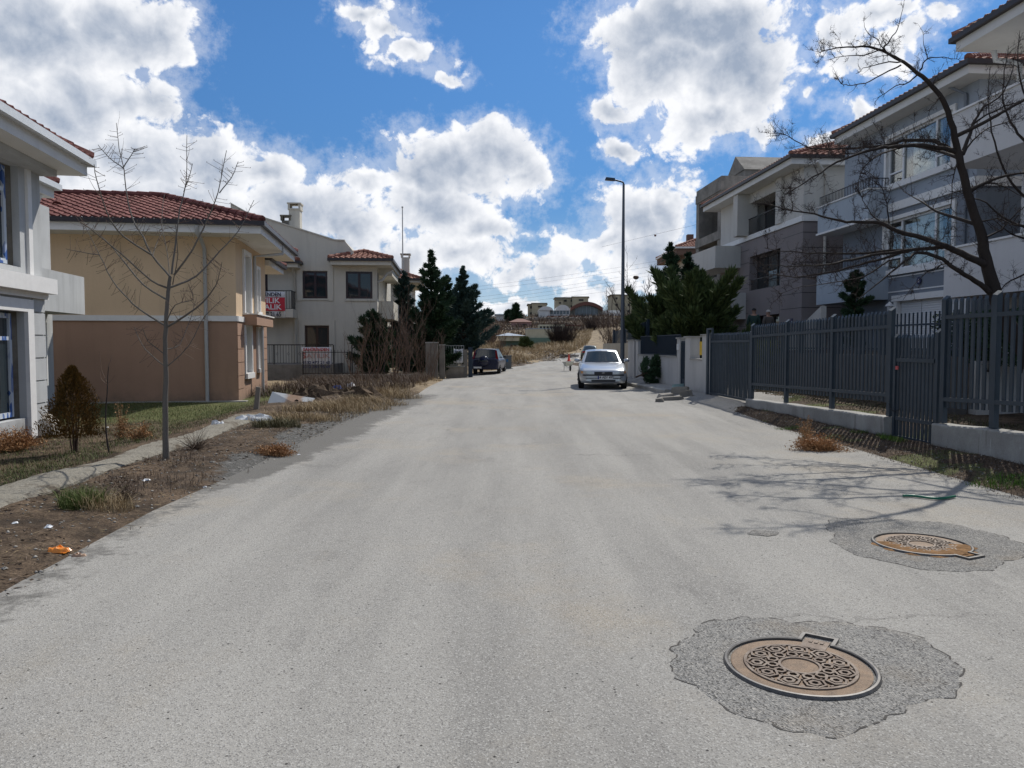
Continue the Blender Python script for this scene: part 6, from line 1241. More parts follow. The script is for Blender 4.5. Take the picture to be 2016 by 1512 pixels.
def thuja():
    x, y = G(146, 878, .02); r = WD.thing('thuja', 'small bronze-brown thuja on the lawn by the grey house', 'conifer', (x, y, gz(x, y) - .02)); rr = np.random.default_rng(3); rn = random.Random(3); m = MB(); Pt, Dt = [], []
    for i in range(9): a = rn.uniform(0, 6.28); m.tube([(0.03 * math.cos(a), .03 * math.sin(a), 0), (.08 * math.cos(a), .08 * math.sin(a), .5), (.1 * math.cos(a), .1 * math.sin(a), rn.uniform(.8, 1.2))], [.012, .009, .004], 5)
    n = 12500; f = rr.uniform(.16, 1, n) ** .9; prof = np.interp(f, [.1, .2, .35, .6, .85, 1], [.26, .34, .38, .27, .14, .02]); a = rr.uniform(0, 6.283, n); lump = 1 + .25 * np.sin(a * 3 + f * 9) + .2 * np.sin(a * 7 - f * 17) + .12 * np.sin(a * 15 + f * 31); rad = prof * lump * rr.uniform(.25, 1.08, n) ** .5
    p = np.stack([rad * np.cos(a), rad * np.sin(a), f * 1.36], 1); D = unit(np.stack([np.cos(a) * .6, np.sin(a) * .6, np.ones(n)], 1) + rr.normal(size=(n, 3)) * .35); V, F = quad_leaves(p, D, rr.uniform(.03, .065, n), rr.uniform(.008, .018, n), rr); m.build('trunk', M_barkb, r); npmesh('crown', V, F, M_thu, r)
thuja()
def cut_branches():
    """a felled juniper branch lying on the pavement, rubble pile, hedge"""
    x, y = G(1275, 757, .15); c = conifer('juniper_branch', 'cut dark juniper branches lying on the pavement by the wall', 0, 0, 1.7, .5, 20, M_con1, 'cedar', 9000, z=0, prof=lambda f: 1 - .4 * f, sz=.6); c.location = (x - .45, y, .42); c.rotation_euler = (R(8), R(68), R(12)); c['category'] = 'branches'
cut_branches()
def hedge(name, label, t0, t1, s0, s1, z0, z1, n, seed, mat):
    rr = np.random.default_rng(seed); p = np.stack([rr.uniform(t0, t1, n), rr.uniform(s0, s1, n), z0 + (z1 - z0) * rr.uniform(0, 1, n) ** .7], 1); keep = fbm(p[:, 0] * 2 + p[:, 2] * 3, p[:, 1] * 1.5, 1.6, 3, seed) > -.35; p = p[keep]; n = len(p); c = ST.w((t0 + t1) / 2, (s0 + s1) / 2, z0)
    r = ST.thing(name, label, 'hedge', ((t0 + t1) / 2, (s0 + s1) / 2, z0)); q = p - np.array([(t0 + t1) / 2, (s0 + s1) / 2, z0]); V, F = quad_leaves(q, unit(rr.normal(size=(n, 3))), rr.uniform(.04, .09, n), rr.uniform(.02, .045, n), rr); npmesh('leaves', V, F, mat, r); m = MB(); rn = random.Random(seed)
    for i in range(24): a = Vector((rn.uniform(t0, t1) - (t0 + t1) / 2, rn.uniform(s0, s1) - (s0 + s1) / 2, -.1)); m.tube([a, a + Vector((rn.uniform(-.2, .2), rn.uniform(-.2, .2), (z1 - z0) * .8))], [.015, .006], 4)
    m.build('stems', M_barkd, r)
hedge('hedge', 'dark leafy hedge on the retaining wall behind the small gate', 9.9, 10.7, 12.6, 15.5, 1.2, 2.25, 14000, 4, M_con1); hedge('shrub_bed', 'yellow-green low shrubs behind the sliding gate', 9.0, 9.8, 22.5, 25.5, .9, 1.75, 7000, 5, leafy('yellow_shrub', (.04, .06, .01), (.22, .24, .04)))
hedge('shrub_bed', 'variegated yellow-green shrub by the blue car', -3.5 + 1.2, -2.2 + 1.2, 56.5, 58, .2, 2.3, 2500, 6, leafy('variegated', (.05, .08, .02), (.35, .38, .15)))

# dead leaves, broken twigs and straw lying flat on the dirt
def flat_litter(name, n, x0, x1, y0, y1, keep, l0, l1, w, mat):
    p = scatter(x0, x1, y0, y1, n, rg, keep); n = len(p); a = rg.uniform(0, 6.283, n); D = unit(np.stack([np.cos(a), np.sin(a), rg.normal(size=n) * .18], 1)); p[:, 2] += rg.uniform(.008, .03, n); V, F = quad_leaves(p, D, rg.uniform(l0, l1, n), rg.uniform(.3, 1.2, n) * w, rg); tag(npmesh(name, V, F, mat), kind='stuff')
flat_litter('leaf_litter', 16000, -7, -2.6, 3.6, 24, lambda x, y: (tt(x, y) > -4.3) & (XLf(y) - x > -.05) & patchy(x, y, -.15, 1.3, 61), .02, .09, .014, M_dead)
flat_litter('straw_litter', 9000, -7, -2.6, 3.6, 24, lambda x, y: (tt(x, y) > -4.8) & (XLf(y) - x > .1) & patchy(x, y, -.05, 1.0, 63), .03, .12, .007, M_dry)
flat_litter('leaf_litter', 9000, 4.8, 7.2, 5.5, 20, lambda x, y: (tt(x, y) < 7.1) & (x - XRf(y) > -.12), .02, .07, .012, M_dead)
flat_litter('straw_litter', 9000, -12, -4.6, 5, 22, lambda x, y: tt(x, y) < -4.8, .03, .11, .007, M_dry)
# ================================================================ MANHOLES
def rust_mat():
    t = NT('rusted_iron'); p = t.pos(); s = t.N.new('ShaderNodeSeparateXYZ'); t.L.new(t.tc(), s.inputs[0]); n = t.noise(p, 14, 6, .7); f = t.noise(p, 120, 4, .6)
    low = t.mix(t.ramp(n, .3, .7), (.06, .032, .016), (.15, .09, .05)); low = t.mix(t.ramp(f, .35, .65, 0, .5), low, (.19, .14, .09)); top = t.mix(t.ramp(n, .35, .7), (.10, .07, .052), (.19, .155, .125))
    t.set(t.mix(t.ramp(s.outputs[2], .002, .006), low, top), .62, .25, .4); t.bump(f, .0025, .9); return t.mat
M_iron = rust_mat(); M_iron2 = plain('dark_worn_iron', (.10, .095, .09), .5, .35, var=.3, vs=30); M_gap = plain('dark_gap', (.012, .010, .009), .9)  # last one: near-black fill for the cover gap, cover holes and panel hole
M_mud = plain('dried_mud', (.20, .115, .055), .95, spec=.1, var=.35, vs=16, bd=.01, bs=70)
def hexring(m, cx, cy, R0, R1, z0, z1, rot=0, n=6):
    o = [(cx + R0 * math.cos(rot + 2 * math.pi * k / n), cy + R0 * math.sin(rot + 2 * math.pi * k / n)) for k in range(n)]; i = [(cx + R1 * math.cos(rot + 2 * math.pi * k / n), cy + R1 * math.sin(rot + 2 * math.pi * k / n)) for k in range(n)]
    for k in range(n):
        a, b, c, d = o[k], o[(k + 1) % n], i[(k + 1) % n], i[k]; m.poly([(*a, z1), (*b, z1), (*c, z1), (*d, z1)]); m.poly([(*a, z0), (*b, z0), (*b, z1), (*a, z1)]); m.poly([(*d, z1), (*c, z1), (*c, z0), (*d, z0)])
def manhole(px, py, label, rot, tabdir, mud=False):
    x, y = G(px, py, 0.0); r = WD.thing('manhole_cover', label, 'manhole cover', (x, y, road_z(x, y) + .006), 'rusty manhole covers'); r.rotation_euler = (0, 0, rot); r.scale = (.955, .955, 1); Rc = .352; N = 96
    m = MB(); prof = [(Rc + .008, -.03), (Rc + .008, .010), (Rc + .015, .014), (Rc + .026, .013), (Rc + .034, .002), (Rc + .036, -.03)]; gapa = .205
    rows = []
    for k in range(N + 1):
        a = tabdir + gapa + (2 * math.pi - 2 * gapa) * k / N; rows.append([(q * math.cos(a), q * math.sin(a), z) for q, z in prof])
    m.grid(rows); m.poly(rows[0]); m.poly(rows[-1][::-1])
    c, s = math.cos(tabdir), math.sin(tabdir)
    def L(u, v, z): return (u * c - v * s, u * s + v * c, z)
    def lb(u0, u1, v0, v1, z0, z1): m.hexa([L(u0, v0, z0), L(u1, v0, z0), L(u1, v1, z0), L(u0, v1, z0), L(u0, v0, z1), L(u1, v0, z1), L(u1, v1, z1), L(u0, v1, z1)])
    lb(Rc - .005, Rc + .105, -.098, -.078, -.03, .013); lb(Rc - .005, Rc + .105, .078, .098, -.03, .013); lb(Rc + .105, Rc + .125, -.098, .098, -.03, .0132); m.build('frame_ring', M_iron2, r)
    m = MB(); m.cyl((0, 0, -.035), Rc + .007, .02, 64); m.hexa([L(Rc - .02, -.078, -.03), L(Rc + .105, -.078, -.03), L(Rc + .105, .078, -.03), L(Rc - .02, .078, -.03), L(Rc - .02, -.078, -.012), L(Rc + .105, -.078, -.012), L(Rc + .105, .078, -.012), L(Rc - .02, .078, -.012)]); m.build('gap', M_gap, r)
    m = MB(); m.lathe([(Rc - .006, -.03), (Rc - .004, .002), (Rc - .012, .003), (.285, .001), (.281, .0075), (.266, .0078), (.262, .0), (.112, .0), (.108, .0075), (.094, .0078), (.090, .001), (.0005, .002)], (0, 0, 0), 72)
    for k in range(11):
        a = tabdir + .28 + 2 * math.pi * k / 11; cx, cy = .215 * math.cos(a), .215 * math.sin(a); hexring(m, cx, cy, .059, .046, -.001, .0095, a); hexring(m, cx, cy, .033, .017, -.001, .009, a)
        if k % 2 == 0: m.cyl((cx, cy, -.001), .0165, .0025, 10, 1)
        b = a + math.pi / 11
        for rr in (.255, .172): m.hexa([(rr * math.cos(b + q) * w, rr * math.sin(b + q) * w, z) for z in (-.001, .007) for q, w in ((-.035, .975), (.035, .975), (.035, 1.02), (-.035, 1.02))])
    for k in range(12): a = tabdir + 2 * math.pi * k / 12; hexring(m, .139 * math.cos(a), .139 * math.sin(a), .033, .02, -.001, .009, a)
    m.build('cover', (M_iron, M_gap), r)
    m = MB(); m.hexa([L(Rc - .075, -.066, 0), L(Rc + .06, -.066, 0), L(Rc + .06, .066, 0), L(Rc - .075, .066, 0), L(Rc - .075, -.066, .006), L(Rc + .06, -.066, .004), L(Rc + .06, .066, .004), L(Rc - .075, .066, .006)])
    for v in (-.03, .0, .03): m.hexa([L(Rc + .0 + q, v + w, z) for z in (.004, .009) for q, w in ((0, -.009), (.03, -.009), (.03, .009), (0, .009))])
    m.build('hinge_lug', M_iron if not mud else M_mud, r)
    if mud:
        m = MB(); rows = []
        for j in range(5):
            row = []
            for i in range(25): a = -math.pi * 1.02 + math.pi * 1.0 * i / 24 - .1; q = [.38, .6, .82, .98, 1.14][j] * Rc * (1 + .05 * math.sin(i * 1.7)); row.append((q * math.cos(a), q * math.sin(a), [-.002, .0085, .011, .012, -.002][j] + .002 * math.sin(i * 2.1 + j)))
            rows.append(row)
        m.grid(rows); m.build('mud', M_mud, r, smooth=True)
manhole(1575, 1314, 'nearest rusty round manhole cover with hinge lug in the patched road', 0, R(56)); manhole(1814, 1073, 'farther rusty manhole cover half covered with dried mud', 0, R(-64), True)
def small_things():
    x, y = G(1503, 1050, 0); m = MB(); rn = random.Random(2); rows = []
    for q, z in ((.02, .004), (.6, .007), (1, .001)): rows.append([(x + q * .13 * (1 + .18 * math.sin(k * 1.3)) * math.cos(k * .3142), y + q * .10 * (1 + .15 * math.cos(k * 2.1)) * math.sin(k * .3142), road_z(x, y) + z + .003) for k in range(20)])
    m.grid(rows, 0, True); o = m.build('valve_patch', M_patch2); tag(o, 'little dark round patch in the road between the manholes and the road centre', 'patch')
    m = MB(); pts = [P(1778, 974, G(1778, 976, .02)[1]), P(1800, 973, G(1800, 976, .02)[1]), P(1830, 978, G(1830, 980, .02)[1]), P(1855, 979, G(1855, 981, .02)[1]), P(1880, 975, G(1880, 977, .02)[1])]
    for p in pts: p.z = road_z(p.x, p.y) + .02
    m.tube(smoothpath(pts, 4), .014, 8); o = m.build('hose_piece', plain('hose_green', (.0, .13, .075), .4), smooth=True); tag(o, 'short piece of dark green hose lying on the road near the right verge', 'hose')
    def crumple(name, label, cat, px, py, w, d, hh, mat, seed, z=.05, rz=0, group=None):
        x, y = G(px, py, z); rr = np.random.default_rng(seed); m = MB(); n = 9; g = []
        for j in range(n):
            row = []
            for i in range(n):
                u, v = i / (n - 1) - .5, j / (n - 1) - .5; e = max(0, 1 - (u * u + v * v) * 4.2); row.append((u * w + rr.normal() * w * .03, v * d + rr.normal() * d * .04, e ** .5 * hh * rr.uniform(.3, 1.2) + .004))
            g.append(row)
        m.grid(g); o = m.build(name, mat); o.location = (x, y, gz(x, y) if x < XLf(y) or x > XRf(y) else road_z(x, y)); o.rotation_euler = (0, 0, rz); tag(o, label, cat, group); return o
    M_wb = plain('white_plastic', (.62, .64, .66), .35); M_ob = plain('orange_plastic', (.75, .24, .02), .35)
    crumple('plastic_bag', 'crumpled orange plastic wrapper on the brown dirt', 'litter', 115, 1083, .17, .1, .05, M_ob, 1, .03); crumple('plastic_bag', 'smaller torn orange scrap with grey lining beside the orange wrapper', 'litter', 155, 1087, .12, .07, .035, plain('grey_orange', (.35, .22, .14), .5), 2, .03)
    crumple('plastic_bag', 'white plastic bag at the edge of the concrete strip', 'litter', 428, 838, .32, .2, .14, M_wb, 3, .12); crumple('plastic_bag', 'long white plastic sack lying on the concrete strip by the post', 'litter', 500, 822, .75, .25, .14, M_wb, 4, .15, .4)
    for i, (px, py, s_, lab) in enumerate([(418, 912, .08, 'white scrap between the young tree and the road edge'), (288, 946, .09, 'pale blue-white scrap in the weeds below the young tree'), (403, 951, .06, 'small cream scrap on the dead weeds near the road'), (270, 993, .05, 'tiny white scrap right of the green tuft'), (30, 1040, .05, 'tiny grey scrap at the left end of the broken strip'), (96, 1043, .08, 'flat grey scrap behind the orange wrapper'), (455, 857, .05, 'tiny white scrap at the back edge of the strip'), (588, 889, .05, 'tiny white scrap on the dark gravel right of the rusty clump'), (211, 827, .06, 'tiny white scrap on the lawn by the sapling'), (8, 1116, .05, 'tiny white scrap at the very left on bare dirt')]):
        crumple('paper_scrap', lab, 'litter', px, py, s_, s_ * .7, s_ * .25, M_wb if i % 3 else M_peb, 10 + i, .05, i, 'white scraps on the left verge')
    crumple('rag', 'bright blue rag on the rubbish heap before the railing', 'rag', 662, 764, .45, .3, .16, plain('rag_blue', (.03, .13, .5), .7), 40, .2); crumple('plastic_bag', 'white and brown bundle on the rubbish heap', 'litter', 690, 757, .4, .3, .18, M_wb, 41, .25)
    for i, (px, py, w, hh, lab) in enumerate([(640, 775, 1.4, .35, 'brown brushwood heap in front of the iron fence'), (715, 778, 1.2, .3, 'low heap of soil and stones below the bare shrubs'), (600, 785, .9, .3, 'small rubble heap behind the leaning panel')]): crumple('heap', lab, 'heap', px, py, w, w * .7, hh, GROUND, 50 + i, .15)
    # leaning panel with rust stain
    x0, y0 = G(523, 803, -.02); x1, y1 = G(608, 806, .02); r = WD.thing('metal_panel', 'white rust-stained metal panel leaning beside the yellow house', 'panel', (x0, y0 + .2, 0)); a, b = P(523, 803, y0 + .25), P(604, 806, y0 + .15); c, d = P(620, 784, y0 + .5), P(536, 771, y0 + .6); m = MB()
    q = [a, b, c, d]; nn = (b - a).cross(d - a).normalized() * .02; o_ = Vector(r.location); m.hexa([tuple(v - o_) for v in q] + [tuple(v - nn - o_) for v in q]); m.build('sheet', stain_mat(), r)
    e = (a * .35 + b * .65) * .45 + (d * .35 + c * .65) * .55 - nn * 1.2 - o_; m = MB(); m.lathe([(.001, .0), (.06, .0), (.05, .012), (.001, .012)], (0, 0, 0), 12, ax='y'); k = m.build('hole', M_gap, r); k.location = e + nn * 1.3
    x, y = G(503, 812, .0); r = WD.thing('wooden_post', 'grey weathered wooden post leaning at the end of the lawn', 'post', (x, y, 0)); m = MB(); m.hexa([(-.06, -.04, -.1), (.06, -.04, -.1), (.06, .04, -.1), (-.06, .04, -.1), (.03, -.03, .62), (.13, -.03, .6), (.13, .04, .6), (.03, .04, .62)]); m.build('post', bark('weathered_wood', (.13, .115, .10), (.30, .27, .24), 14, .004), r)
    # broken kerb rubble on the right, each slab a thing
    rn = random.Random(12)
    for i, (px, py, w, d_, hh, cf) in enumerate([(1322, 783, .75, .3, .1, 0), (1340, 776, .55, .35, .28, 0), (1352, 780, .4, .3, .2, 0), (1310, 779, .5, .4, .12, 0), (1366, 781, .2, .18, .12, 0), (1333, 769, .4, .25, .3, 1), (1298, 786, .25, .2, .1, 0)]):
        x, y = G(px, py, .1); rr = np.random.default_rng(60 + i); m = MB(); b = [(-w / 2, -d_ / 2), (w / 2, -d_ / 2 * .8), (w / 2 * .85, d_ / 2), (-w / 2 * .9, d_ / 2 * .9)]; lo = [(u, v, -.05) for u, v in b]; hi = [(u * .86 + rr.normal() * .03, v * .8 + rr.normal() * .02, hh * rr.uniform(.6, 1.1)) for u, v in b]; m.hexa(lo + hi); o = m.build('rubble_slab', plain('turquoise_board', (.30, .43, .42), .7) if cf else M_concd); o.location = (x, y, road_z(x, y) + .03); o.rotation_euler = (0, rn.uniform(-.15, .15), rn.uniform(-.6, .6)); tag(o, 'pale turquoise board on the broken kerb rubble' if cf else ['long flat slab at the front of the kerb rubble', 'tallest block of the kerb rubble', 'block right of the tallest in the kerb rubble', 'slab at the left of the kerb rubble', 'small stone at the right end of the kerb rubble', '', 'small chip left of the kerb rubble'][i], 'rubble', 'broken kerb pieces by the gate pillar')
def stain_mat():
    t = NT('stained_sheet'); p = t.pos(); s = t.N.new('ShaderNodeSeparateXYZ'); t.L.new(t.tc(), s.inputs[0]); m_ = t.noise(p, 9, 5, .7); n = t.m('SUBTRACT', t.m('MULTIPLY', m_, .5), t.m('ABSOLUTE', t.m('SUBTRACT', s.outputs[0], .62))); t.set(t.mix(t.ramp(n, -.05, .12), t.mix(m_, (.50, .52, .52), (.62, .63, .62)), t.mix(m_, (.28, .13, .05), (.5, .38, .28))), .5); return t.mat
small_things()

# ================================================================ STREET LAMP
def lamp():
    b = P(1225, 745, 33); r = WD.thing('street_lamp', 'tall slim grey street lamp with one arm behind the silver car', 'street lamp', (b.x, 33, .1)); m = MB(); H = 8.35; m.tube([(0, 0, -.1), (0, 0, H * .5), (0, 0, H)], [.10, .075, .048], 14); m.build('pole', plain('lamp_grey', (.085, .10, .12), .5, .2), r, smooth=True)
    m = MB(); m.tube(smoothpath([Vector((0, 0, H - .02)), Vector((-.02, 0, H + .06)), Vector((-.14, -.02, H + .11)), Vector((-.42, -.05, H + .17))], 4), .035, 10); m.build('arm', M_anth, r, smooth=True)
    m = MB(); m.hexa([(-.80, -.17, H + .17), (-.38, -.12, H + .12), (-.38, .02, H + .12), (-.80, .07, H + .17), (-.76, -.13, H + .27), (-.38, -.09, H + .24), (-.38, .0, H + .24), (-.76, .03, H + .27)]); hd = m.build('lamp_head', M_anth, r); m = MB(); m.hexa([(-.77, -.14, H + .150), (-.45, -.10, H + .115), (-.45, .0, H + .115), (-.77, .04, H + .150), (-.77, -.14, H + .168), (-.45, -.10, H + .129), (-.45, .0, H + .129), (-.77, .04, H + .168)]); m.build('lens', M_glass, hd)
    m = MB(); m.box(-.16, .16, -.16, .16, -.05, .03); m.build('base_plate', M_anth, r)
lamp()

# ================================================================ CARS
def paint(name, col, rough=.28, metal=.4):
    t = NT(name); n = t.noise(t.pos(), 2.5, 5, .6); c = t.mix(t.ramp(n, .35, .7, 0, .12 if col[0] > .1 else .004), col, (.22, .20, .17)); t.set(c, rough, metal, .5); t.b.inputs['Coat Weight'].default_value = .6 if col[0] > .1 else .15; t.b.inputs['Coat Roughness'].default_value = .08; return t.mat
M_cglass = plain('car_glass', (.015, .022, .022), .06, 0, .7); M_chrome = plain('chrome', (.6, .6, .62), .15, 1); M_lampc = plain('headlamp_glass', (.45, .46, .46), .12, .3); M_redl = plain('tail_light', (.30, .008, .01), .2); M_plast = plain('black_plastic', (.018, .018, .02), .55); M_plate = plain('plate_white', (.68, .68, .66), .4); M_rim = plain('rim_silver', (.38, .38, .39), .35, .7)
def car(F, name, label, S, loc, rz, paintm, plate, rear=False, suv=False):
    r = WD.thing(name, label, 'car', loc); r.rotation_euler = (0, 0, rz); L = S['L']; cy = L / 2
    def X(p): return (p[0], p[1] - cy, p[2])
    m = MB(); rows = []
    for (y, w, zb, zt) in S['st']:
        h = [(0, zt), (.5, zt), (.8, zt - .012), (.93, zt - .04), (.985, zt - .1), (1, zt - .2), (1.0, zb + (zt - zb) * .45), (.985, zb + .14), (.93, zb + .03), (.6, zb), (0, zb)]
        half = [(w * a, y, z) for a, z in h]; rows.append([X(p) for p in half] + [X((-p[0], p[1], p[2])) for p in half[-2:0:-1]])
    m.grid(rows, 0, True); m.poly(rows[0]); m.poly(rows[-1][::-1]); body = m.build('body', paintm, r, smooth=True)
    # cabin: strip of windscreen, roof, rear window, plus the sides
    ys, zs, ws = S['cab']; zb = S['belt']; wb = S['wb']
    def top(a, i): return Vector((a * ws[i], ys[i] + (.10 * a * a if i <= 1 else (-.06 * a * a if i >= len(ys) - 2 else 0)), zs[i] - .035 * a * a * (1 if 0 < i < len(ys) - 1 else .3)))
    m = MB(); A = [-1, -.75, -.4, 0, .4, .75, 1]; rows = []
    for i in range(len(ys)):
        t = [top(a, i) for a in A]; e0, e1 = t[0], t[-1]; rows.append([X((-wb, e0.y, zb - .06))] + [X(p) for p in t] + [X((wb, e1.y, zb - .06))])
    m.grid(rows); m.build('cabin', paintm, r, smooth=False)
    def panel(nm, pts, mat, par=r): k = MB(); k.poly([X(p) for p in pts]); k.poly([X(p) for p in reversed(pts)]); return k.build(nm, mat, par)
    def strip(nm, i, j, f0, f1, am, off):
        k = MB(); rr = []
        for f in (f0, (f0 + f1) / 2, f1):
            row = []
            for a in [-am + 2 * am * q / 8 for q in range(9)]: p = top(a, i).lerp(top(a, j), f); row.append(X((p.x + off[0], p.y + off[1], p.z + off[2])))
            rr.append(row)
        k.grid(rr); return k.build(nm, M_cglass, r, smooth=True)
    strip('windscreen', 0, 1, .06, .93, .9, (0, -.008, .01)); strip('rear_window', len(ys) - 1, len(ys) - 2, S.get('rw', .1), .9, .86, (0, .01, .01))
    for sg in (-1, 1):
        for (i0, f0, i1, f1) in S['win']:
            def sp(i, f, v):
                a, b = top(sg, i), top(sg, min(i + 1, len(ys) - 1)); e = a.lerp(b, f); lo = Vector((sg * wb, e.y, zb)); q = lo.lerp(e, v); return (q.x + sg * .008, q.y, q.z)
            panel('side_window', [sp(i0, f0, .08), sp(i1, f1, .08), sp(i1, f1, .86), sp(i0, f0, .86)], M_cglass)
        W = S['W'] / 2
        for wy in S['wheels']:
            R0 = S['R']; k = MB(); k.lathe([(R0 + .045, 0), (R0 + .045, .012), (.05, .012)], X((sg * (W - .012) if sg > 0 else -W, wy, R0 + .01)), 24, ax='x'); k.build('arch_shade', M_plast, r)  # dark disc proud of the body side, stands for the shaded wheel-arch gap
            k = MB(); x0 = W - .19; k.lathe([(R0 * .62, x0), (R0 * .93, x0), (R0, x0 + .03), (R0, x0 + .17), (R0 * .93, x0 + .205), (R0 * .64, x0 + .205), (R0 * .62, x0 + .19)], X((0, wy, R0)), 28, ax='x')
            if sg < 0: k.v = [(-p[0], p[1], p[2]) for p in k.v]
            t = k.build('tyre', M_rubber, r, smooth=True); k = MB(); k.lathe([(.001, x0 + .2), (.05, x0 + .205), (.07, x0 + .18), (R0 * .55, x0 + .175), (R0 * .62, x0 + .2), (R0 * .64, x0 + .2)], X((0, wy, R0)), 28, ax='x')
            if sg < 0: k.v = [(-p[0], p[1], p[2]) for p in k.v]
            k.build('rim', M_rim, t, smooth=True)
            for q in range(5):
                a = q * 1.2566; k = MB(); c0 = X((sg * (x0 + .2), wy, R0)); k.tube([(c0[0], c0[1] + math.cos(a) * R0 * .34 , c0[2] + math.sin(a) * R0 * .34), (c0[0], c0[1] + math.cos(a) * R0 * .5, c0[2] + math.sin(a) * R0 * .5)], .03, 6); k.build('rim_slot', M_plast, t)
        k = MB(); k.lathe([(.001, 0), (.07, .02), (.085, .07), (.07, .12), (.001, .14)], (0, 0, 0), 12); mr = k.build('mirror', S.get('mirror', paintm), r, smooth=True); q = X((sg * (wb + .16), ys[0] + .42, zb + .0)); mr.location = q; mr.scale = (1.3, .8, .95)
    def front(nm, x0, x1, z0, z1, z0b=None, z1b=None, mat=M_plast, off=.012, Y=S['yf'], par=r, n=8, back=False):
        z0b = z0 if z0b is None else z0b; z1b = z1 if z1b is None else z1b; k = MB(); r0, r1, b0 = [], [], []
        for i in range(n + 1):
            f = i / n; x = x0 + (x1 - x0) * f; y = np.interp(abs(x), *Y); y = (y - off) if not back else (L - y + off); za, zc = z0 + (z0b - z0) * f, z1 + (z1b - z1) * f; r0.append(X((x, y, za))); r1.append(X((x, y + S.get('rake', .05) * (0 if back else 1) * (zc - za), zc)))
        k.grid([r0, r1] if not back else [r1, r0]); k.grid([r1, [(p[0], p[1] + (.05 if not back else -.05), p[2]) for p in r1]]); k.grid([[(p[0], p[1] + (.05 if not back else -.05), p[2]) for p in r0], r0]); return k.build(nm, mat, par)
    S['draw'](r, front, X, L, plate, panel)
    return r
def draw_sedan_front(r, front, X, L, plate, panel):
    for sg in (-1, 1):
        front('headlight', sg * .40, sg * .80, .555, .635, .56, .665, M_lampc, .03); front('indicator', sg * .72, sg * .795, .57, .64, .57, .655, plain('amber_lens', (.5, .25, .1), .3), .034, n=3); front('fog_light', sg * .48, sg * .62, .30, .36, mat=M_lampc, off=.02)
    front('grille', -.32, .32, .53, .625, mat=M_plast, off=.022); front('bumper_strip', -.80, .80, .485, .53, mat=M_plast, off=.026, n=14); front('air_intake', -.42, .42, .27, .345, mat=M_plast, off=.016)
    m = MB(); m.lathe([(.030, -.004), (.036, 0), (.030, .006)], X((0, -.034, .585)), 20, ax='y'); p = X((0, -.036, .585)); m.box(p[0] - .052, p[0] + .052, p[1], p[1] + .004, p[2] - .004, p[2] + .004); m.build('badge', M_chrome, r)
    m = MB(); p = X((-.1, -.04, .37)); m.box(p[0] - .1, p[0] + .42, p[1], p[1] + .01, p[2], p[2] + .11); pl = m.build('number_plate', M_plate, r); m = MB(); m.box(p[0] - .1, p[0] - .06, p[1] - .002, p[1], p[2], p[2] + .11); m.build('blue_band', plain('plate_blue2', (.01, .03, .3), .5), pl)
    text_mesh(plate, .125, M_ink, pl, Matrix(((1, 0, 0, p[0] + .18), (0, 0, -1, p[1] - .002), (0, 1, 0, p[2] + .055), (0, 0, 0, 1))), .001, .003, .9)
    for x in (-.35, .2): m = MB(); a = X((x, 1.40, .955)); m.tube([a, (a[0] + .42, a[1] + .05, a[2] + .05)], .008, 4); m.build('wiper', M_plast, r)
def draw_sedan_rear(r, front, X, L, plate, panel):
    for sg in (-1, 1): front('tail_light', sg * .46, sg * .80, .72, .86, mat=M_redl, off=.02, back=True)
    front('bumper', -.8, .8, .32, .5, mat=M_plast, off=.015, back=True, n=12); front('number_plate', -.26, .26, .6, .7, mat=M_plate, off=.02, back=True)
def draw_suv_rear(r, front, X, L, plate, panel):
    for sg in (-1, 1):
        q = [(sg * .70, L - .075, .92), (sg * .875, L - .16, .92), (sg * .84, L - .2, 1.12), (sg * .735, L - .32, 1.58), (sg * .645, L - .23, 1.58), (sg * .70, L - .1, 1.12)]; q = [(x + sg * .006, y + .03, z) for x, y, z in q]; panel('tail_light', q, M_redl)
        q = [(sg * .72, L - .06, .83), (sg * .87, L - .14, .83), (sg * .875, L - .13, .92), (sg * .71, L - .045, .92)]; panel('reflector', [(x + sg * .005, y + .03, z) for x, y, z in q], M_lampc)
    front('bumper', -.86, .86, .36, .62, mat=S_suvp, off=.05, back=True, n=14)
    m = MB(); m.lathe([(.001, .17), (.30, .17), (.345, .13), (.36, .06), (.36, 0)], X((.08, L - .02, .86)), 30, ax='y'); sp = m.build('spare_wheel_cover', S_suvp, r, smooth=True)
    m = MB(); pts = [X((.08 + .365 * math.cos(a), L + .11, .86 + .365 * math.sin(a))) for a in [.5 + 2.1 * k / 14 for k in range(15)]]; m.tube(pts, .012, 6); m.build('trim_ring', M_chrome, sp)
    p = X((.08, L + .156, .90)); text_mesh('HONDA', .13, M_chrome, sp, Matrix(((-1, 0, 0, p[0]), (0, 0, 1, p[1]), (0, 1, 0, p[2]), (0, 0, 0, 1))), .002, .004, 1.25)
    p = X((-.55, L + .035, .90)); m = MB(); m.box(p[0] + 1.0, p[0] + 1.18, p[1], p[1] + .01, p[2] - .01, p[2] + .01); m.build('badge', M_chrome, r)
    p = X((.5, L + .055, .47)); m = MB(); m.box(p[0] - .28, p[0] + .24, p[1], p[1] + .01, p[2] - .055, p[2] + .055); m.build('number_plate', M_plate, r); m = MB(); a = X((-.45, L - .05, .33)); m.tube([a, (a[0], a[1] + .12, a[2] - .02)], .03, 8); m.build('exhaust', M_plast, r)
    for sg in (-1, 1): m = MB(); a, b = X((sg * .6, 2.1, 1.70)), X((sg * .6, L - .6, 1.70)); m.tube([(a[0], a[1], a[2] - .04), a, b, (b[0], b[1], b[2] - .04)], .015, 6); m.build('roof_rail', M_plast, r)
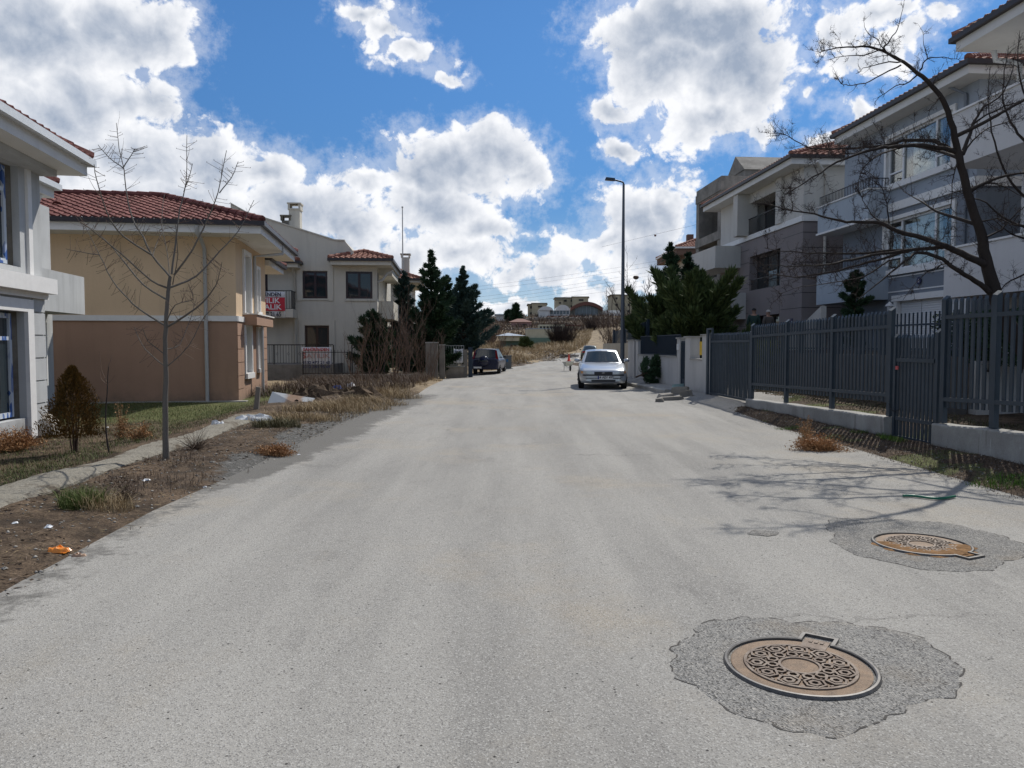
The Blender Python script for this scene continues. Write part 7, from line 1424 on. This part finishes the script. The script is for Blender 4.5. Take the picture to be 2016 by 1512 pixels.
SED = dict(L=4.48, W=1.71, belt=.93, wb=.76, R=.305, wheels=(.86, 3.5), st=[(0, .58, .27, .58), (.03, .70, .22, .655), (.12, .79, .20, .70), (.45, .84, .19, .78), (.95, .853, .19, .86), (1.35, .855, .19, .93), (2.3, .855, .19, .935), (3.3, .855, .19, .94), (3.8, .85, .2, .955), (4.2, .82, .22, .95), (4.40, .76, .26, .90), (4.48, .66, .32, .72)],
    cab=([1.30, 2.02, 2.35, 2.75, 3.1, 3.85], [.93, 1.365, 1.41, 1.415, 1.38, .96], [.72, .575, .58, .58, .565, .70]), win=[(0, .45, 1, .7), (1, .95, 3, .6), (3, .8, 4, .45)], yf=([0, .58, .70, .79, .84], [0, .0, .03, .12, .45]), draw=draw_sedan_front)
x = P(1190, 765, 27).x; car(WD, 'silver_car', 'silver saloon car parked facing the camera by the right kerb', SED, (x + .14, 27 + 2.25, .045), R(-4.5), paint('silver_paint', (.40, .43, .47), .3, .55), '54 AEV 498')
SED2 = dict(SED); SED2['draw'] = draw_sedan_rear; x = P(1162, 700, 75).x; car(WD, 'green_car', 'dark green saloon car parked beyond the silver one, seen from behind', SED2, (x + .2, 77.5, .17), R(176), paint('green_paint', (.012, .035, .032), .25, .3), '')
S_suvp = paint('navy_paint', (.003, .007, .035), .3, .0)
SUV = dict(L=4.5, W=1.78, belt=1.07, wb=.82, R=.335, wheels=(.86, 3.5), mirror=M_plast, rw=.06, st=[(0, .66, .36, .78), (.05, .76, .32, .86), (.2, .84, .3, .92), (.6, .88, .29, 1.0), (1.2, .89, .29, 1.06), (1.6, .89, .29, 1.08), (2.8, .89, .29, 1.08), (4.0, .885, .3, 1.08), (4.35, .87, .34, 1.08), (4.46, .83, .38, 1.06), (4.5, .78, .42, 1.0)],
    cab=([1.15, 1.9, 2.4, 3.2, 4.1, 4.44], [1.07, 1.60, 1.68, 1.70, 1.665, 1.08], [.76, .64, .655, .66, .65, .80]), win=[(0, .45, 1, .6), (1, .8, 2, .75), (2, .95, 3, .45), (3, .6, 3, .98)], yf=([0, .78, .84, .89], [0, .01, .06, .3]), draw=draw_suv_rear)
x = P(957, 740, 50).x; car(WD, 'blue_suv', 'dark blue off-road car with spare wheel cover parked on the left side', SUV, (x + .18, 52.3, road_z(x, 51) - .0), R(180 - 6.5), S_suvp, '')

# ================================================================ SMALL STREET THINGS
def barrow():
    Y = 48; b = P(1119, 732, Y); r = WD.thing('wheelbarrow', 'dirty white wheelbarrow standing in the road', 'wheelbarrow', (b.x, Y, road_z(b.x, Y))); r.rotation_euler = (0, 0, R(12)); r.scale = (.82, .82, .95); M_tray = plain('tray_white', (.5, .5, .46), .6, var=.25)
    m = MB(); lo = [(-.2, -.22), (.2, -.22), (.22, .25), (-.22, .25)]; hi = [(-.33, -.42), (.33, -.42), (.36, .48), (-.36, .48)]; L0 = [(x, y, .32) for x, y in lo]; H0 = [(x, y, .62 if y < 0 else .58) for x, y in hi]; m.poly(L0[::-1]); m.poly(L0)
    for i in range(4): j = (i + 1) % 4; m.poly([L0[i], L0[j], H0[j], H0[i]]); m.poly([H0[i], H0[j], L0[j], L0[i]])
    m.build('tray', M_tray, r); m = MB(); m.tube(H0 + [H0[0]], .014, 6); m.build('tray_rim', M_tray, r)
    m = MB(); m.lathe([(.02, -.03), (.17, -.035), (.19, 0), (.17, .035), (.02, .03)], (0, -.5, .19), 20, ax='x'); m.build('wheel', M_rubber, r, smooth=True)
    for sg in (-1, 1):
        m = MB(); m.tube([(sg * .04, -.5, .19), (sg * .2, -.1, .30), (sg * .25, .4, .36), (sg * .28, 1.0, .55)], .016, 6); m.build('handle', M_tray, r); m = MB(); m.tube([(sg * .22, .25, .34), (sg * .24, .38, .0), (sg * .22, .5, .34)], .014, 6); m.build('leg', M_tray, r)
barrow()
def cone():
    Y = 71; b = P(1120, 708, Y); r = WD.thing('traffic_cone', 'red traffic cone standing at the left side of the road', 'traffic cone', (b.x, Y, road_z(b.x, Y) + .005)); m = MB(); m.lathe([(.17, .03), (.14, .05), (.035, .66), (.025, .68), (.001, .68)], (0, 0, 0), 18); m.build('cone', plain('cone_red', (.62, .05, .02), .5), r, smooth=True); m = MB(); m.box(-.2, .2, -.2, .2, 0, .03); m.build('base', plain('cone_base', (.4, .04, .02), .6), r)
cone()
def left_wall():
    F = Frame(P(850, 735, 40.5).x, 40.5, R(4)); o = (0, 0, -.3); r = F.thing('pillar_wall', 'grey concrete pillars and low rendered wall before the conifers', 'wall', o); sc = 40.5 / 1510; M_pil = concrete('grooved_concrete', (.21, .19, .165), .25); u = lambda px: (px - 850) * sc
    for (a, b, zt, y0) in ((838, 848, 1.72, 0), (848.6, 862, 1.72, .03), (864, 875, 1.6, 1.0)): m = MB(); m.box(u(a), u(b), y0, y0 + .5, -.4, zt); m.build('pillar', M_pil, r, o); m = MB(); m.box(u(a) - .03, u(b) + .03, y0 - .03, y0 + .53, zt, zt + .06); m.build('pillar_cap', M_conc, r, o)
    x0, x1 = u(876), u(914.5); y = 3.4
    m = MB(); m.box(x0, x1, y, y + .25, -.6, .36); m.build('low_wall', stucco('dirty_render', (.36, .31, .25), .2, 30, .01), r, o); m = MB(); m.box(x0, x1 + .05, y - .06, y + .3, .36, .45); m.build('coping', M_conc, r, o); m = MB(); m.box(x1 - .02, x1 + .2, y - .05, y + .35, -.6, 1.35); m.build('pillar', M_pil, r, o)
    m = MB(); rail(m, (x0, y + .1), (x1, y + .1), 0, x1 - x0, .5, 1.6, 0, .14, .01, .015); m.build('railing', M_pipe, r, o); m = MB(); m.box(x1 + .24, x1 + .5, y + .3, y + .36, -.4, 1.5); m.build('gate', M_navy, r, o)
    p0, p1 = (x0, y), (x1, y); banner(F, 'banner', 'small crumpled white banner hanging on the railing beside the conifers', p0, p1, .45, .98, .62, 1.42, .12, [('0532', .71, 1.2, .2, M_ink, .9), ('SATILIK', .71, 1.0, .12, M_ink, .9), ('477 21', .71, .8, .18, M_ink, .8)], seed=7, sag=.05)
left_wall()
def cabinet():
    Y = 57; b = P(999, 727, Y); r = WD.thing('electric_cabinet', 'grey electricity cabinet with blue sticker right of the blue car', 'cabinet', (b.x, Y, b.z)); m = MB(); m.box(-.32, .3, 0, .35, .08, .98); m.box(-.35, .33, -.03, .38, .98, 1.03); m.build('body', plain('cabinet_grey', (.12, .13, .13), .5), r); m = MB(); m.box(-.28, .42, -.05, .4, -.2, .08); m.build('plinth', M_conc, r); m = MB(); m.box(-.08, .06, -.006, 0, .55, .75); m.build('sticker', plain('sticker_blue', (.02, .14, .32), .5), r); m = MB(); m.box(-.3, -.005, -.004, 0, .1, .96); m.box(.0, .28, -.004, 0, .1, .96); m.build('door', plain('cabinet_door', (.14, .15, .15), .5), r)
cabinet()
def debris(name, label, cat, px, py, Y, w, hh, seed, mat, n=60):
    b = P(px, py, Y); rn = random.Random(seed); m = MB()
    for i in range(n):
        a = Vector((rn.gauss(0, w * .3), rn.gauss(0, w * .2), abs(rn.gauss(0, hh * .4)) - .05)); d = Vector((rn.gauss(0, 1), rn.gauss(0, 1), rn.gauss(0, .35))).normalized() * rn.uniform(.2, .6); m.tube([a, a + d * .5 + Vector((0, 0, .05)), a + d], [.03, .025, .012], 4)
    o = m.build(name, mat); o.location = (b.x, Y, gz(b.x, Y)); tag(o, label, cat)
debris('brushwood', 'dark heap of brushwood and roots on the bank above the cone', 'heap', 1098, 688, 82, 3.6, 1.3, 1, M_barkb, 180); debris('brushwood', 'pale crumpled rubbish heap on the dirt bank', 'heap', 1083, 697, 74, 1.4, .9, 2, plain('pale_rubbish', (.42, .38, .33), .9), 90)
for i, (px, py, w) in enumerate([(1120, 683, 1.0), (1108, 697, .7), (1131, 688, .9)]):
    Y = 84; b = P(px, py, Y); m = MB(); m.hexa([(-w / 2, -.2, 0), (w / 2, -.25, 0), (w / 2, .3, 0), (-w / 2, .25, 0), (-w / 2 * .8, -.15, .35), (w / 2 * .9, -.2, .3), (w / 2, .2, .3), (-w / 2, .2, .36)]); o = m.build('boulder', M_conc); o.location = (b.x, Y, gz(b.x, Y)); tag(o, ['pale concrete block at the right end of the brushwood heap', 'pale block below the brushwood heap', 'farthest right pale block on the bank'][i], 'block', 'pale blocks on the dirt bank')
# house lamp and camera
def wall_lamp():
    p = ST.w(14.9, 25.6, 3.0); r = ST.thing('wall_lamp', 'small white lantern at the left corner of the white garage', 'lamp', (14.85, 25.6, 2.9)); m = MB(); m.lathe([(.001, .22), (.14, .08), (.15, .05), (.08, .03), (.07, -.12), (.001, -.14)], (0, 0, 0), 10); m.build('lantern', M_pvcw, r); m = MB(); m.box(0, .16, -.02, .02, -.05, 0); m.build('bracket', M_pvcw, r)
wall_lamp()

# ================================================================ PEOPLE
def skin(name, verts, edges, rads, mat, parent, sub=2, root=0):
    me = bpy.data.meshes.new(name); me.from_pydata([tuple(v) for v in verts], edges, []); o = bpy.data.objects.new(name, me); COL.objects.link(o); md = o.modifiers.new('s', 'SKIN'); md.use_smooth_shade = True
    for i, q in enumerate(me.skin_vertices[0].data): rr = rads[i]; q.radius = rr if isinstance(rr, tuple) else (rr, rr); q.use_root = (i == root)
    s = o.modifiers.new('u', 'SUBSURF'); s.levels = s.render_levels = sub; bpy.context.view_layer.update(); nm = bpy.data.meshes.new_from_object(o.evaluated_get(bpy.context.evaluated_depsgraph_get())); bpy.data.objects.remove(o); nm.materials.clear(); nm.materials.append(mat); nm.name = name
    for p in nm.polygons: p.use_smooth = True
    n = bpy.data.objects.new(name, nm); COL.objects.link(n); n.parent = parent; return n
M_skin = plain('skin', (.42, .24, .17), .55)
def person(label, x, y, z, H, rz, jacket, trouser, hair, bald=False):
    r = WD.thing('person', label, 'person', (x, y, z)); r.rotation_euler = (0, 0, rz); k = H / 1.75; V, E, Rr = [], [], []
    def add(p, rad, par=None):
        V.append(Vector(p) * k); Rr.append(tuple(q * k for q in rad) if isinstance(rad, tuple) else rad * k)
        if par is not None: E.append((par, len(V) - 1))
        return len(V) - 1
    pel = add((0, 0, .95), (.16, .12)); b1 = add((0, -.01, 1.12), (.15, .11), pel); b2 = add((0, -.01, 1.32), (.17, .12), b1); nk = add((0, -.0, 1.46), (.065, .065), b2); hb = add((0, .01, 1.55), (.072, .08), nk); hm = add((0, .0, 1.64), (.078, .095), hb); ht = add((0, .0, 1.715), (.05, .06), hm); nose = add((0, .115, 1.61), .012, hm); J, Tn = {}, {}
    for sg in (-1, 1):
        sh = add((sg * .17, -.01, 1.40), .062, b2); el = add((sg * .235, -.03, 1.13), .045, sh); wr = add((sg * .225, .06, .90), .03, el); pm = add((sg * .22, .085, .82), (.036, .02), wr)
        for q in range(4):
            f = add((sg * .22 + (q - 1.5) * .018 * 1, .10, .755 - .004 * abs(q - 1.5)), .009, pm); add((sg * .22 + (q - 1.5) * .017, .085, .71 + .008 * abs(q - 1.2)), .008, f)
        add((sg * .185, .115, .80), .010, pm)
        hp = add((sg * .09, 0, .88), .085, pel); kn = add((sg * .105, .01, .49), .058, hp); an = add((sg * .11, -.03, .09), .042, kn); add((sg * .125, .14, .035), (.04, .028), an); ear = add((sg * .085, -.005, 1.615), .013, hm); J[sg] = (sh, el, wr); Tn[sg] = (hp, kn, an)
    skin('body', V, E, Rr, M_skin, r, 1, pel)
    def cloth(nm, ids, ed, extra, mat, shift=()):
        skin(nm, [V[i] for i in ids], ed, [tuple(q + extra for q in Rr[i]) if isinstance(Rr[i], tuple) else Rr[i] + extra for i in ids], mat, r, 2, 0)
    ids = [pel, b1, b2] + [j for sg in (-1, 1) for j in J[sg]]; cloth('jacket', ids, [(0, 1), (1, 2), (2, 3), (3, 4), (4, 5), (2, 6), (6, 7), (7, 8)], .022, jacket)
    ids = [pel] + [j for sg in (-1, 1) for j in Tn[sg]]; cloth('trousers', ids, [(0, 1), (1, 2), (2, 3), (0, 4), (4, 5), (5, 6)], .014, trouser)
    m = MB(); rows = []
    for j in range(9):
        ph = (.12 if not bald else .1) + (1.45) * j / 8; row = []
        for i in range(18): a = 2 * math.pi * i / 18; fr = max(0, math.sin(a)); zz = 1.63 + .105 * math.cos(ph) - (.0); rr = .092 * math.sin(ph); yy = rr * 1.15 * math.sin(a) - .012; row.append((rr * math.cos(a) * k, yy * k, (zz + .03 * fr * j / 8) * k))
        rows.append(row)
    m.grid(rows, 0, True); m.poly(rows[0]); m.build('hair', hair, r, smooth=True)
    for sg in (-1, 1): m = MB(); m.hexa([((sg * .12 + a) * k, b * k, c * k) for c in (0, .07) for a, b in ((-.05, -.1), (.05, -.1), (.045, .2), (-.045, .2))]); m.build('shoe', M_plast, r)
p = P(1484, 640, 32.6); person('person in a dark green jacket with dark hair, seen from behind beyond the fence', p.x, 32.6, 3.2 - 1.80, 1.80, R(-20), plain('jacket_green', (.02, .05, .042), .8), plain('trousers_dark', (.02, .02, .025), .8), plain('hair_dark', (.012, .010, .009), .7))
p = P(1512, 640, 32.0); person('person with short grey hair in a grey-brown jacket, seen from behind', p.x, 32.0, 3.1 - 1.70, 1.70, R(15), plain('jacket_brown', (.10, .085, .075), .85), plain('trousers_grey', (.05, .05, .05), .8), plain('hair_grey', (.42, .40, .37), .8))

# one object per piece: repeated trim, joints and columns of a house become parts of their own
def split_pieces(o, gap=.03):
    me = o.data; n = len(me.vertices); par = list(range(n))
    def f(i):
        while par[i] != i: par[i] = par[par[i]]; i = par[i]
        return i
    for p in me.polygons:
        v = p.vertices
        for k in range(1, len(v)): par[f(v[k])] = f(v[0])
    isl = {}
    for p in me.polygons: isl.setdefault(f(p.vertices[0]), []).append(p.index)
    boxes = []
    for k, ps in isl.items():
        co = np.array([me.vertices[v].co for q in ps for v in me.polygons[q].vertices]); boxes.append([co.min(0) - gap / 2, co.max(0) + gap / 2, ps])
    ch = True
    while ch:
        ch = False
        for i in range(len(boxes)):
            for j in range(i + 1, len(boxes)):
                if np.all(boxes[i][0] <= boxes[j][1]) and np.all(boxes[j][0] <= boxes[i][1]):
                    boxes[i] = [np.minimum(boxes[i][0], boxes[j][0]), np.maximum(boxes[i][1], boxes[j][1]), boxes[i][2] + boxes[j][2]]; boxes.pop(j); ch = True; break
            if ch: break
    if len(boxes) < 2: return
    base = o.name.split('.')[0]
    for k, (_, _, ps) in enumerate(boxes):
        m = MB(); m.v = []; 
        for q in ps: pl = me.polygons[q]; m.poly([tuple(me.vertices[v].co) for v in pl.vertices], pl.material_index)
        c = m.build(base, [mt for mt in me.materials], o.parent)
    bpy.data.objects.remove(o)
for o in [o for o in scene.objects if o.type == 'MESH' and o.parent and o.name.split('.')[0] in ('trim', 'column', 'corner_block', 'roof_vent', 'pillar', 'pillar_cap', 'gate_pillar', 'retaining_wall', 'joint', 'door', 'parapet', 'chimney_cap')]: split_pieces(o)
